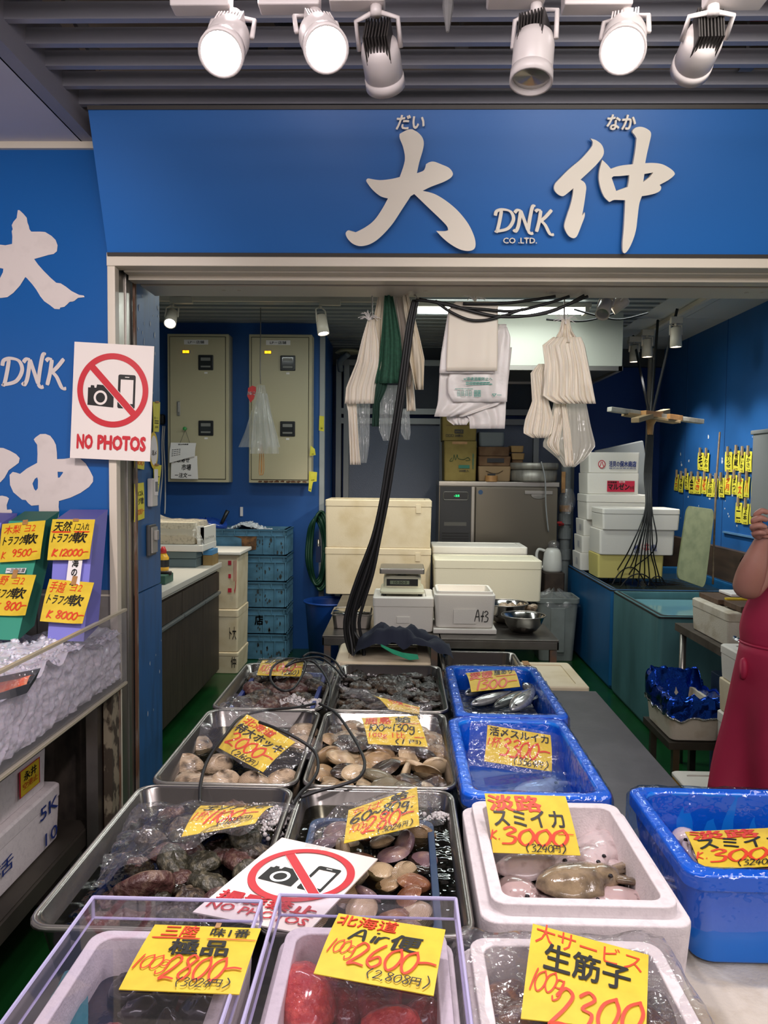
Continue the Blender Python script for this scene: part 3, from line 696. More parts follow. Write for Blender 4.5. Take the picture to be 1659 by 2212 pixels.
m = MB(); vs, fs, a = strokes2d('A ', 0.045); v2, f2, a2 = strokes2d('13', 0.045)
m.add([V((.06 + .05 * x, -.163, .045 + .075 * y)) for x, y in vs], fs); m.add([V((.098 + .05 * x, -.163, .042 + .07 * y)) for x, y in v2], f2)
m.add([V((.098 + .02 * x, -.1632, .075 + .008 * y)) for x, y in [(0, 0), (1, 0), (1, 1), (0, 1)]], [[0, 1, 2, 3]])
m.build('marker_writing', INKB, ah, local=True)
m = MB(); m.box(-.07, .07, -.162, -.158, .03, .12); m.build('handle_recess', FOAM, ah, local=True)
tag(MB().box(0.20, 0.592, 4.73, 5.07, 0.602, 0.634).build('foam_slab', FOAM, bevel=0.006), 'white foam lid lying under the open box of clams', 'foam slab')

# --- kitchen scale
t = thing('kitchen_scale', 'cream digital kitchen scale with a steel platform on a foam box', 'scale', (0.0, 4.95, 0.82))
SCB = mat('scale_cream', '#d9d6bb', 0.4)
m = MB(); m.rings([[V((x, y, z)) for x, y in rrect(-.135, .145, 4.80, 5.10, .03, 4)] for z in (0.836, 0.85)] + [[V((x, y, z)) for x, y in rrect(-.13, .14, 4.82, 5.10, .03, 4)] for z in (0.858,)] + [[V((x, y, z)) for x, y in rrect(-.115, .125, 4.885, 5.09, .03, 4)] for z in (0.868, 0.925)] + [[V((x, y, z)) for x, y in rrect(-.10, .11, 4.90, 5.08, .03, 4)] for z in (0.937,)])
m.build('scale_body', SCB, t, bevel=0.003)
M = Matrix.Translation((0.005, 4.8845, .897))
m = MB(); m.box(-.10, .10, -.003, .003, -.022, .022, M=M); m.build('display_panel', BLACK, t)
m = MB(); m.box(-.078, .045, -.004, .0, -.012, .012, M=M); dp = m.build('display_window', mat('lcd', '#6f7a6a', 0.2), t)
vs, fs, a = text2d('10.00:0', .01); m = MB(); m.add([M @ V((-.055 + .085 * x, -.0046, -.008 + .016 * y)) for x, y in vs], fs); m.build('display_digits', BLACK, t)
m = MB()
for k in range(4): m.lathe([(0, .0), (.012, .0), (.011, .003), (0, .003)], 10, (-.07 + .045 * k, 4.85, .858))
m.build('button', mat('pale_blue_button', '#a9c3c9', 0.4), t)
m = MB(); m.rings([[V((x, y, z)) for x, y in rrect(-.14, .145, 4.85, 5.12, .012, 3)] for z in (0.955, 0.985)] + [[V((x, y, .990)) for x, y in rrect(-.135, .14, 4.855, 5.115, .012, 3)]])
m.lathe([(.03, .935), (.03, .956)], 12, (0, 4.99, 0)); m.build('weighing_platform', STEEL, t, bevel=0.002)
for x in (-.11, .12):
    for y in (4.84, 5.06): MB().lathe([(.0, .82), (.014, .82), (.014, .838), (0, .838)], 10, (x, y, 0)).build('foot', BLACK, t)

# --- steel bowls and tray on the table
def bowl(name, label, x, y, z, r, h):
    t = thing(name, label, 'bowl', (x, y, z))
    p = [(0, 0.0), (r * .45, 0.0), (r * .62, h * .12), (r * .85, h * .5), (r * .97, h * .95), (r * 1.03, h), (r * 1.04, h * .97), (r * .98, h * .93)]
    m = MB(); m.lathe(p[:6] + [(r * .96, h * .95), (r * .83, h * .5), (r * .6, h * .15), (r * .4, .006), (0, .006)], 36); m.build('bowl_body', mat('polished_steel', '#b5b2ad', 0.14, 1.0), t, smooth=True, local=True)
    m = MB(); m.tube([(math.cos(a * PI / 18) * r * 1.02, math.sin(a * PI / 18) * r * 1.02, h) for a in range(37)], 0.004, 6, caps=False); m.build('rolled_rim', STEEL, t, smooth=True, local=True)
    return t
bowl('steel_bowl', 'empty polished steel bowl at the right front of the low table', 0.772, 4.84, 0.602, 0.135, 0.105)
bowl('steel_bowl', 'steel bowl heaped with dark clams behind the empty bowl', 0.70, 5.14, 0.602, 0.145, 0.13)
t = thing('steel_tray', 'small deep steel tray with a round lid at the left of the low table', 'tray', (-.315, 4.98, .602))
m = MB(); R = lambda i, z: [V((x, y, z)) for x, y in rrect(-.135 + i, .135 - i, -.15 + i, .15 - i, .03, 4)]
m.rings([R(.02, 0), R(.008, .085), R(0, .09), R(.002, .092), R(.012, .088), R(.022, .004)]); m.build('tray_body', STEEL, t, local=True, bevel=.002)
tag(MB().lathe([(0, .0), (.105, .0), (.108, .006), (.10, .012), (.03, .014), (0, .014)], 28, (-.335, 4.93, .693)).build('pan_cover', mat('polished_steel', '#b5b2ad', .14, 1), smooth=True), 'round steel lid lying on the small tray', 'lid')
m = MB(); m.box(-.26, -.20, 4.9, 5.12, .697, .701, M=None); tag(m.build('cleaver_blade', STEEL), 'flat steel blade lying across the right of the small tray', 'blade')

# --- grey rubbish bin, kettle, wooden stand
t = thing('rubbish_bin', 'grey plastic bin lined with a clear bag by the blue tank', 'bin', (1.33, 6.68, 0))
m = MB(); R = lambda w, d, z: [V((x, y, z)) for x, y in rrect(-w, w, -d, d, .04, 4)]
m.rings([R(.145, .14, 0), R(.175, .17, .50), R(.185, .18, .50), R(.188, .183, .545), R(.175, .17, .545), R(.13, .13, .03)]); m.build('bin_body', mat('bin_grey', '#8d938f', .5, n=(6, '#7b817c', .4, .7)), t, local=True, bevel=.004)
m = MB(); m.box(-.06, .06, -.172, -.150, .08, .46); m.build('bin_panel', mat('bin_grey', '#8d938f', .5), t, local=True, bevel=.004)
def fb(u, v):
    a = 2 * PI * u; r = .19 * (1 - v) + .03 * v; k = 1 + .08 * math.sin(9 * a)
    return V((max(-.19, min(.19, 1.25 * r * math.cos(a))) * k, max(-.185, min(.185, 1.2 * r * math.sin(a))) * k, .47 + .02 * math.sin(5 * a) + (v * .12 if v > .3 else v * .2)))
MB().sheet(fb, 40, 8).build('bin_liner', clear('liner', .08, .12, haze=.12, bump=(30, .8)), t, local=True, smooth=True)
foam_box('wooden_crate', 'dark wooden crate standing behind the bin under the kettle', 1.29, 1.48, 6.95, 7.21, 0.0, 0.70, 0.0, mat('dark_wood', '#43342a', .7, n=(8, '#33271f', .4, .6)), cat='crate', noth=False)
t = thing('electric_kettle', 'white electric kettle on a wooden crate beside the grey pipe', 'kettle', (1.385, 7.08, .701)); KW = mat('kettle_white', '#d8d7d0', .3)
m = MB(); m.lathe([(0, .0), (.085, 0), (.09, .02), (.088, .08), (.078, .17), (.065, .2), (.05, .215), (.0, .22)], 24); m.build('kettle_body', KW, t, local=True, smooth=True)
m = MB(); m.tube(spline([(-.07, 0, .19), (-.13, 0, .2), (-.145, 0, .13), (-.11, 0, .05), (-.085, 0, .04)]), .014, 8); m.build('handle', KW, t, local=True, smooth=True)
m = MB(); m.lathe([(0, 0), (.05, .0), (.055, .05), (.03, .075), (0, .08)], 16, (0.01, 0, .21)); m.build('lid_cover_bag', WRAP, t, local=True, smooth=True)

# --- pipe, water tanks
PVC = mat('grey_pvc', '#7d8180', .5, n=(10, '#6b6f6e', .4, .7))
t = thing('drain_pipe', 'grey vertical drain pipe with joints beside the stacked foam boxes', 'pipe', (1.56, 7.4, 0))
m = MB(); m.lathe([(.05, .0), (.05, 2.1)], 18, c0=False, c1=False); m.build('pipe', PVC, t, local=True, smooth=True)
for z in (.78, .98, 1.12, 1.9): MB().lathe([(.05, z), (.062, z), (.062, z + .1), (.05, z + .1)], 18).build('pipe_joint', PVC, t, local=True, smooth=False)
m = MB(); m.tube([(-.03, -.05, 1.12), (-.07, -.09, 1.12)], .014, 8); m.box(-.12, -.05, -.11, -.08, 1.13, 1.15); m.build('red_valve', mat('red_valve', '#b3262b', .4), t, local=True)
m = MB(); m.lathe([(.056, 1.24), (.058, 1.3)], 18); m.box(-.055, -.02, -.07, -.05, 1.42, 1.62); m.build('tape_wrap', TAPE, t, local=True)
def fbag(u, v):
    a = 2 * PI * u; r = .02 + .055 * math.sin(PI * min(1, v * .8 + .12)); return V((r * math.cos(a) * (1 + .2 * math.sin(3 * a)), -.09 + r * .6 * math.sin(a), 1.46 - .24 * v))
q = thing('plastic_bag', 'small clear plastic bag hanging on the grey pipe', 'bag', (1.56, 7.4, 1.22)); M = Matrix.Translation((1.56, 7.4, 0)); MB().sheet(fbag, 16, 8).build('bag_film', WRAP, q, M=M, smooth=True)
def tank(name, label, x0, x1, y0, y1, z, m_, lid):
    t = thing(name, label, 'water tank', ((x0 + x1) / 2, (y0 + y1) / 2, 0)); R = lambda i, z, r=.03: [V((x, y, z)) for x, y in rrect(x0 + i, x1 - i, y0 + i, y1 - i, r, 4)]
    m = MB(); m.rings([R(.015, 0), R(0, .03), R(0, z - .02), R(.004, z), R(.05, z), R(.054, z - .02), R(.06, .1)]); m.build('tank_body', m_, t, bevel=.004)
    m = MB(); m.rings([R(.002, z - .014, .028), R(-.001, z - .014, .028), R(-.001, z - .004, .028), R(.03, z + .003, .028)], c0=False, c1=False); m.build('rim_gasket', RUBBER, t)
    return t
TEAL = mat('weathered_teal_frp', '#4f7c80', .5, n=(5, '#3e6467', .35, .7), stretch=(1, 1, .35), bump=(20, .08))
tank('live_fish_tank', 'weathered teal live fish tank nearest the counter on the right', 1.55, 2.62, 4.62, 5.64, .75, TEAL, 1)
tank('live_fish_tank', 'deep blue live fish tank under the stacked foam boxes', 1.55, 2.62, 5.68, 7.2, .75, mat('deep_blue_frp', '#1d6295', .35, n=(4, '#185484', .4, .7), stretch=(1, 1, .4)), 0)
WATER = clear('clear_water', .03, .02, tint='#e4efec', bump=(14, .25))
tag(MB().box(1.62, 2.55, 4.69, 5.57, .66, .70).build('tank_water', mat('pale_teal_water', '#7fb3bd', .06, spec=.6, bump=(6, .15))), 'pale teal water filling the weathered tank', 'water', kind='stuff')
tag(MB().box(1.62, 2.55, 5.75, 7.13, .65, .69).build('tank_water', mat('dark_tank_water', '#2a3430', .04, spec=.7, bump=(9, .5))), 'dark rippled water in the deep blue tank', 'water', kind='stuff')

# --- foam boxes stacked on the blue tank
RED = mat('red_print', '#c4263c', .5); REDL = mat('crimson_label', '#c92343', .5)
foam_box('foam_box', 'yellow foam box at the bottom of the front stack on the blue tank', 1.595, 2.135, 6.28, 6.62, .752, .945, 0.0, FOAMY, noth=False)
foam_box('foam_box', 'white foam box with blue and red kanji print, standing on the yellow box', 1.60, 2.21, 6.26, 6.62, .946, 1.15, 0.0, FOAM, noth=False,
  wr=[('根', NAVYI, .46, .18, .54, .42), ('は', RED, .56, .2, .66, .48), ('屋', NAVYI, .68, .18, .76, .42), ('一一一一', NAVYI, .46, .12, .54, .15)])
foam_box('foam_box', 'plain white foam box with a blue-edged lid, top of the front stack on the tank', 1.615, 2.24, 6.24, 6.62, 1.151, 1.325, .045, FOAM, noth=False)
for k, (z0, z1, lab) in enumerate(((.752, .905, 'lowest small white foam box, peeking out left behind the yellow one'), (.906, 1.055, 'second small white foam box from the bottom, left behind the front stack'), (1.056, 1.2, 'third small white foam box from the bottom, left behind the front stack'))):
    foam_box('foam_box', lab, 1.56 + .012 * k, 2.02, 6.76, 7.08, z0, z1, 0.0, FOAM, noth=False, wr=[('八八', NAVYI, .2, .3, .45, .7, {'side': -1})])
foam_box('foam_box', 'wide white foam box with a deep lid under the crimson-label box', 1.60, 2.13, 6.72, 7.10, 1.201, 1.425, .07, FOAM, noth=False)
foam_box('foam_box', 'white foam box with a crimson label reading マルゼン', 1.605, 2.06, 6.74, 7.10, 1.426, 1.61, 0, FOAM, noth=False,
  wr=[('', REDL, .38, .12, .90, .64, {'plain': 1}), ('マルゼン', INKB, .40, .22, .80, .5, {'b': .05, 'd': .001}), ('ホッキ貝', INKB, .81, .22, .89, .4, {'d': .001}), ('北海道産', INKB, .39, .52, .56, .62, {'d': .001}), ('苫小牧', PAPER, .6, .55, .72, .63, {'d': .001})])
foam_box('foam_box', 'white foam box with a red circle mark and blue lettering, topmost of the rear stack', 1.61, 2.06, 6.74, 7.10, 1.611, 1.79, 0, FOAM, noth=False,
  wr=[('', RED, .19, .22, .33, .62, {'disc': 1}), ('', FOAM, .205, .26, .315, .58, {'disc': 1, 'd': .0006}), ('八', RED, .22, .3, .30, .54, {'b': .06, 'd': .0012}), ('活貝の', NAVYI, .40, .3, .60, .58, {'b': .03}), ('保木商店', NAVYI, .605, .3, .92, .58, {'b': .04}), ('株式会社保木商店', NAVYI, .40, .2, .92, .26)])
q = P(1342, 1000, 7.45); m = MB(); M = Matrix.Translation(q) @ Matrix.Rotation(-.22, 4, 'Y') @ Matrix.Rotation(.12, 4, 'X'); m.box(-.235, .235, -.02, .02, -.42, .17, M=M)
tag(m.build('foam_slab', mat('grey_white_foam', '#b9bcba', .8), bevel=.01), 'grey-white foam lid leaning upright behind the rear foam stack', 'foam slab')  # leaning lid in one even grey-white

# --- white corner pole, cross-shaped cable float, cables into the tank
t = thing('white_pole', 'thin white vertical pole in the back right corner', 'pole', (2.53, 7.95, 0)); m = MB(); a = P(1406, 757, 7.95); b = P(1394, 1110, 7.95); b = a + (b - a) * 2.1; m.tube([a, b], .026, 10); m.build('pole_shaft', CREAM, t, smooth=True)
for y in (760, 1033): MB().lathe([(.026, -.03), (.038, -.03), (.038, .03), (.026, .03)], 12, P(1405 if y < 800 else 1397, y, 7.95)).build('pole_collar', CREAM, t)
hub = P(1407, 898, 6.1)
t = thing('cable_cross', 'tape-bound wooden cross hanging from black rods above the blue tank', 'cable hanger', hub)
m = MB(); a = P(1316, 884, 5.95); b = P(1516, 911, 6.25)
def beam(a, b, w, h):
    d = (b - a).normalized(); s = d.cross(V((0, 0, 1))).normalized(); u = s.cross(d); return [[p + s * x * w + u * y * h for x, y in ((-1, -1), (1, -1), (1, 1), (-1, 1))] for p in (a, a.lerp(b, .33), a.lerp(b, .66), b)]
GWOOD = mat('weathered_white_wood', '#b8b4a8', .7, n=(9, '#8d877a', .4, .6))
m.rings(beam(a, b, .03, .018)); m.build('long_arm', GWOOD, t, bevel=.004)
m = MB(); m.rings(beam(P(1372, 908, 5.7), P(1440, 888, 6.5), .03, .018)); m.rings(beam(P(1350, 895, 6.02), P(1462, 912, 6.17), .05, .012)); m.build('short_arm', mat('tan_wood', '#a08863', .7), t, bevel=.004)
m = MB(); m.rings(beam(P(1388, 893, 6.0), P(1425, 897, 6.12), .034, .022)); m.rings(beam(P(1440, 900, 6.1), P(1468, 904, 6.17), .033, .021)); m.tube([hub + V((0, 0, -.02)), hub + V((-.004, 0, -.07)), hub + V((-.006, 0, -.15))], [.05, .028, .022], 12); m.build('tape_wrap', TAPE, t, bevel=.003)
for k, (px, py, y, lab) in enumerate(((1368, 726, 7.25, 'left'), (1421, 692, 6.5, 'middle'), (1463, 667, 6.05, 'right'))):
    m = MB(); m.tube([P(px, py, y), P(1402 + 4 * k, 893, 6.1)], .011, 8); tag(m.build('black_rod', RUBBER), 'black rod from the ceiling to the wooden cross, %s of three' % lab, 'rod')
ends = [(1322, 1252), (1338, 1262), (1352, 1248), (1366, 1262), (1378, 1268), (1392, 1258), (1404, 1266), (1418, 1258), (1428, 1264), (1350, 1256)]
for k, (ex, ey) in enumerate(ends):
    e = PZ(ex, ey, .72); s = (k - 4.5) * .009
    pts = [hub + V((s * .5, 0, -.1)), hub + V((s * .7 - .02, -.02, -.45)), P(1401 + (k - 4.5) * 1.6, 1100, 5.98)]
    mid = P(1390 + (k - 4.5) * 6, 1180 + 6 * (k % 3), 5.95); pts += [mid, mid.lerp(e, .7) + V((0, 0, .03 * (k % 2))), e]
    m = MB(); m.tube(spline(pts, 6), .0052, 6); tag(m.build('air_line', RUBBER), 'thin black air line running from the wooden cross down into the tank', 'cable', 'air lines into the blue tank')
for k, (x0, x1, yy, hgt) in enumerate(((1310, 1380, 1258, 18), (1322, 1398, 1264, 26), (1400, 1440, 1266, 14), (1340, 1420, 1270, 20))):
    pts = [PZ(x0 + (x1 - x0) * i / 8, yy, .705) + V((0, .02 * math.sin(i), .004 + hgt * .0055 * math.sin(PI * i / 8))) for i in range(9)]
    m = MB(); m.tube(spline(pts, 4), .0052, 6); tag(m.build('air_line', RUBBER), 'black air line looping in a low arch over the blue tank water', 'cable', 'air line loops over the tank')
# --- board, bamboo, wall tags on the right wall
q = [P(1459, 1248, 5.8), P(1520, 1270, 5.7), P(1541, 1100, 5.95), P(1482, 1092, 6.05)]
def fbd(x, y, d): return q[0].lerp(q[1], x).lerp(q[3].lerp(q[2], x), y) + V((0, -d, 0))
m = MB(); m.extr([(a, b) for a, b in rrect(0, 1, 0, 1, .12, 5)], (), fbd, 0, .03); tag(m.build('cutting_board', mat('mossy_board', '#747a55', .6, n=(7, '#5f6745', .4, .7), stretch=(3, 3, 1)), bevel=.004), 'mossy green plank with rounded corners leaning against the right wall', 'board')
m = MB(); m.tube(spline([P(1540, 1262, 5.75), P(1543, 1150, 5.9), P(1548, 1030, 6.1), P(1555, 934, 6.3)]), .008, 8); tag(m.build('bamboo_pole', mat('bamboo', '#6b5740', .6, n=(30, '#57452f', .4, .6)), smooth=True), 'thin bamboo pole leaning on the right wall beside the mossy plank', 'pole')
R1 = [(1132, 1180, 268, 402, '毛'), (1182, 1220, 270, 412, 'さわみ'), (1335, 1392, 262, 415, 'ふじりぜ'), (1402, 1450, 252, 405, '有蔵'), (1455, 1490, 262, 420, '魚いか'), (1492, 1540, 258, 415, 'つかさ'), (1548, 1600, 224, 385, '好見'), (1606, 1642, 242, 408, 'みはし')]
R2 = [(966, 994, 430, 555, 'さつ'), (996, 1030, 440, 568, 'うき'), (1033, 1064, 420, 548, 'たか'), (1068, 1112, 445, 578, '会'), (1116, 1165, 445, 580, 'さき'), (1168, 1206, 445, 580, '花'), (1209, 1256, 462, 602, 'ふじ田'), (1258, 1288, 460, 604, '川'), (1291, 1333, 455, 605, '川辺'), (1337, 1388, 435, 585, '夕月'), (1391, 1430, 435, 585, 'まつ'), (1432, 1476, 460, 612, '一文'), (1486, 1526, 448, 605, '八'), (1534, 1580, 450, 612, '来治'), (1584, 1625, 452, 614, 'とりどり')]
R3 = [(1415, 1467, 642, 796, '二一'), (1473, 1520, 650, 808, 'きよ本'), (1523, 1574, 650, 808, '有'), (1580, 1622, 655, 800, 'さか')]
ordn = ['first', 'second', 'third', 'fourth', 'fifth', 'sixth', 'seventh', 'eighth', 'ninth', 'tenth', 'eleventh', 'twelfth', 'thirteenth', 'fourteenth', 'fifteenth']
PEG = mat('wooden_peg', '#a58d68', .7)
for row, rn in ((R1, 'top'), (R2, 'middle'), (R3, 'bottom')):
    for k, (x0, x1, y0, y1, s) in enumerate(row):
        cv = lambda a, b: (a / 3.463 + 1180, b / 3.463 + 900); sl = random.uniform(-10, 4)
        xx = 2.692 - .003 * (k % 3)
        tl, tr_, br, bl = [PX(*cv(a, b), xx) for a, b in ((x0 + 4, y0), (x1, y0 + 3), (x1 - 3 + sl, y1), (x0 - 3 + sl, y1 - 5))]
        col = 'tr' if (rn == 'middle' and k in (0, 4, 5, 9, 11, 12)) else 'tb'
        t = price_card('yellow name slip on the right wall, %s from the left in the %s row' % (ordn[k], rn), (tl, tr_, br, bl),
            [(col, '\n'.join(s), .2, .22, .8, .9, {'sh': 0, 'b': .03}), ('tb', '大 仲', .3, .04, .75, .12, {'sh': 0})], LEM, .003, group='name slips pegged on the right wall', name='name_slip', cat='paper slip')
        c = (tl + tr_) / 2; m = MB(); m.box(xx - .016, xx - .004, c.y - .012, c.y + .012, c.z - .03, c.z + .045); m.build('wooden_peg', PEG, t)

# --- range hood, freezer and the things on it
t = thing('range_hood', 'large pale box-shaped range hood hanging under the stall ceiling', 'range hood', (1.1, 6.8, 2.43)); HOODM = mat('hood_white', '#c3c5b8', .45)
m = MB(); m.box(.42, 1.76, 6.3, 7.3, 2.47, 2.9); m.build('hood_shell', HOODM, t, bevel=.004)
m = MB(); m.box(.42, 1.76, 6.296, 6.33, 2.435, 2.47); m.box(1.73, 1.764, 6.296, 7.3, 2.435, 2.47); m.box(.42, .45, 6.296, 7.3, 2.435, 2.47); m.box(.42, 1.76, 7.27, 7.3, 2.435, 2.47); m.build('hood_lip', STEEL, t)
MB().box(.45, 1.73, 6.33, 7.27, 2.455, 2.47).build('grease_filter', mat('dark_filter', '#3c3d3d', .5, .4), t)
t = thing('undercounter_freezer', 'stainless undercounter freezer with a black control panel on a stand at the back', 'freezer', (.89, 7.5, 0)); FS = mat('freezer_steel', '#787266', .32, .85, bump=(60, .02)); FX0, FX1, FZ0, FZ1 = .345, 1.45, .72, 1.52; FY = 7.25
m = MB(); m.box(FX0, FX1, FY + .02, 7.9, FZ0, FZ1 - .045); m.build('freezer_body', FS, t)
m = MB(); m.box(FX0 - .005, FX1 + .02, FY, 7.9, FZ1 - .045, FZ1); m.build('worktop', STEEL, t, bevel=.004)
m = MB(); m.box(FX0 + .01, FX0 + .30, FY, FY + .03, FZ0 + .02, FZ1 - .05); pn = m.build('control_panel', mat('panel_black', '#26272a', .45), t)
m = MB(); m.box(FX0 + .04, FX0 + .27, FY - .004, FY, 1.345, 1.42); m.build('control_display', BLACK, t, bevel=.003)
m = MB(); m.tube([(x, FY - .006, z) for x, z in rrect(FX0 + .04, FX0 + .27, 1.345, 1.42, .015, 4)] + [(FX0 + .27, FY - .006, 1.40)], .003, 6); m.build('display_trim', STEEL, t)
vs, fs, a = text2d('-25', .02); m = MB(); m.add([V((FX0 + .14 + .05 * x, FY - .0055, 1.375 + .018 * y)) for x, y in vs], fs); m.build('display_digits', mat('green_led', '#3ad08a', .4, emit=('#35e08c', 1.5)), t)
m = MB()
for k in range(12): m.box(FX0 + .03, FX0 + .28, FY - .004, FY, .74 + .026 * k, .752 + .026 * k)
m.build('ventilation_grille', mat('grille_black', '#101113', .5), t)
MB().box(FX0 + .05, FX0 + .26, FY - .003, FY, 1.1, 1.135).build('rating_plate', mat('plate_grey', '#55534e', .5), t)
MB().box(FX0 + .305, FX0 + .33, FY - .002, FY + .02, FZ0 + .02, FZ1 - .05).build('center_post', STEEL, t)
m = MB(); m.box(FX0 + .34, FX1, FY - .03, FY + .03, FZ0 + .02, FZ1 - .052); m.build('door', FS, t, bevel=.006)
m = MB(); m.box(FX1 - .31, FX1 - .05, FY - .045, FY - .03, 1.405, 1.44); m.lathe([(0, 0), (.075, 0), (.07, .008), (0, .01)], 20, M=Matrix.Translation((FX1 - .18, FY - .03, 1.40)) @ Matrix.Rotation(PI / 2, 4, 'X') @ Matrix.Diagonal((1, .55, 1, 1))); m.build('door_handle', STEEL, t, bevel=.003)
m = MB(); m.lathe([(0, 0), (.022, 0), (.022, .002), (0, .002)], 20, M=Matrix.Translation((FX0 + .385, FY - .031, 1.42)) @ Matrix.Rotation(PI / 2, 4, 'X')); m.build('round_badge', mat('badge_blue', '#274d72', .3), t)
for x in (FX0 + .04, FX1 - .04):
    for y in (7.3, 7.86): MB().box(x - .02, x + .02, y - .02, y + .02, 0, FZ0).build('leg', DSTEEL, t)
def carton(name, label, x0, x1, y0, y1, z0, z1, m_, wr=(), cat='cardboard box', tape=True):
    return foam_box(name, label, x0, x1, y0, y1, z0, z1, 0, m_, cat=cat, noth=False, wr=wr)
OLIVE = mat('olive_carton', '#8f7c40', .75, n=(10, '#857238', .4, .6))
c1 = carton('cardboard_box', 'tall carton with a green brush logo standing on the freezer', .385, .70, 7.30, 7.72, 1.521, 1.90, OLIVE, wr=[('2L サイズ', GREENI, .45, .32, .78, .40, {'plain': 1}), ('ᔕ', GREENI, .0, .0, .01, .01, {'plain': 1}), ('200枚入', INKB, .47, .23, .76, .29), ('業務用箱', GREENI, .86, .3, .9, .7), ('', TAPE, .25, .92, .7, .985, {'plain': 1})])
m = MB(); vs = spline([(-.08, -.212, .22), (-.10, -.212, .19), (-.07, -.212, .195), (-.06, -.212, .25), (-.045, -.212, .2), (-.03, -.212, .25), (-.02, -.212, .215), (.03, -.212, .205), (.07, -.212, .225), (.09, -.212, .2), (.05, -.212, .195)], 5); m.tube(vs, .0055, 6, flat=.3); m.build('brush_logo', GREENI, c1, local=True)
carton('cardboard_box', 'carton with a black size label, stacked on the green-logo carton', .365, .70, 7.32, 7.70, 1.902, 2.15, OLIVE, wr=[('', INKB, .36, .28, .61, .43, {'plain': 1}), ('B サイズ', OLIVE, .39, .31, .58, .40, {'d': .001}), ('200枚入', INKB, .37, .14, .6, .25), ('', mat('brown_line', '#6b4a2a', .6), .12, .58, .98, .6, {'plain': 1}), ('□□□', INKB, .12, .15, .33, .24)])
carton('cardboard_box', 'brown corrugated carton with a dark curved mark behind the tape roll', .715, 1.03, 7.34, 7.72, 1.521, 1.665, mat('kraft_light', '#9b7f5c', .75))
m = MB(); m.tube(spline([(.79, 7.338, 1.62), (.85, 7.336, 1.60), (.90, 7.336, 1.60), (.95, 7.338, 1.625)]), .005, 6, flat=.3); tag(m.build('handle_cord', INKB), 'dark curved cord on the brown carton on the freezer', 'cord')
carton('paper_bundle', 'dark brown kraft bundle lying on the corrugated carton', .715, 1.03, 7.35, 7.7, 1.667, 1.76, CARDD, cat='bundle')
m = MB(); m.box(.80, .96, 7.345, 7.352, 1.70, 1.74); tag(m.build('black_strip', BLACK), 'thin black strip on the front of the kraft bundle', 'sheet')  # flat black strip set on the bundle's front
carton('paper_bundle', 'upper dark brown bundle under the grey tub', .715, 1.02, 7.36, 7.7, 1.762, 1.85, CARDD, cat='bundle')
for k, z in enumerate((1.73, 1.80)): carton('small_box', ('lower' if k == 0 else 'upper') + ' of two small tan boxes beside the kraft bundles', 1.035 - .01 * k, 1.165 - .01 * k, 7.38, 7.6, z, z + .062, mat('tan_box', '#b08d5a', .7), cat='small box')
foam_box('shoe_box', 'plain box under the two small tan boxes on the freezer', 1.04, 1.155, 7.40, 7.6, 1.521, 1.729, 0, CARDD, noth=False, cat='cardboard box')
t = thing('plastic_tub', 'upside-down grey plastic tub on top of the brown bundles', 'tub', (.845, 7.5, 1.851)); m = MB(); R = lambda w, d, z: [V((x, y, z)) for x, y in rrect(-w, w, -d, d, .03, 4)]
m.rings([R(.115, .11, 0), R(.12, .115, .012), R(.125, .12, .13), R(.122, .117, .14)]); m.build('tub_body', GREYP, t, local=True, bevel=.004)
t = thing('aluminium_pot', 'wide dented aluminium pot lid and pan at the right end of the freezer', 'pot', (1.25, 7.42, 1.521)); AL = mat('dented_alu', '#a9a59c', .45, .55, n=(9, '#8f8b82', .4, .65), stretch=(2, 2, .4), bump=(14, .2))
MB().lathe([(0, 0), (.215, 0), (.225, .02), (.225, .115), (.21, .115)], 36).build('pot_body', AL, t, local=True, smooth=True)
MB().lathe([(.21, .116), (.236, .117), (.238, .175), (.23, .18), (0, .182)], 36).build('pot_lid', AL, t, local=True, smooth=True)
m = MB(); m.tube(spline([(1.28, 7.17, 1.71), (1.315, 7.15, 1.55), (1.33, 7.16, 1.3), (1.36, 7.17, 1.06)]), .016, 8, flat=.4); tag(m.build('vinyl_strap', mat('grey_strap', '#9ea0a0', .5), smooth=True), 'grey strap hanging over the aluminium pot and freezer door', 'strap')
t = thing('tape_roll', 'roll of brown packing tape lying at the front of the freezer top', 'tape', (.835, 7.28, 1.521)); MB().lathe([(.038, 0), (.06, 0), (.06, .055), (.038, .055)], 24, c0=False, c1=False).build('roll', TAPE, t, local=True); MB().lathe([(.036, .002), (.038, .002), (.038, .053), (.036, .053)], 20, c0=False, c1=False).build('paper_core', CARD, t, local=True); MB().box(-.035, .035, -.02, .02, .056, .075).build('cutter_clip', BLACK, t, local=True)

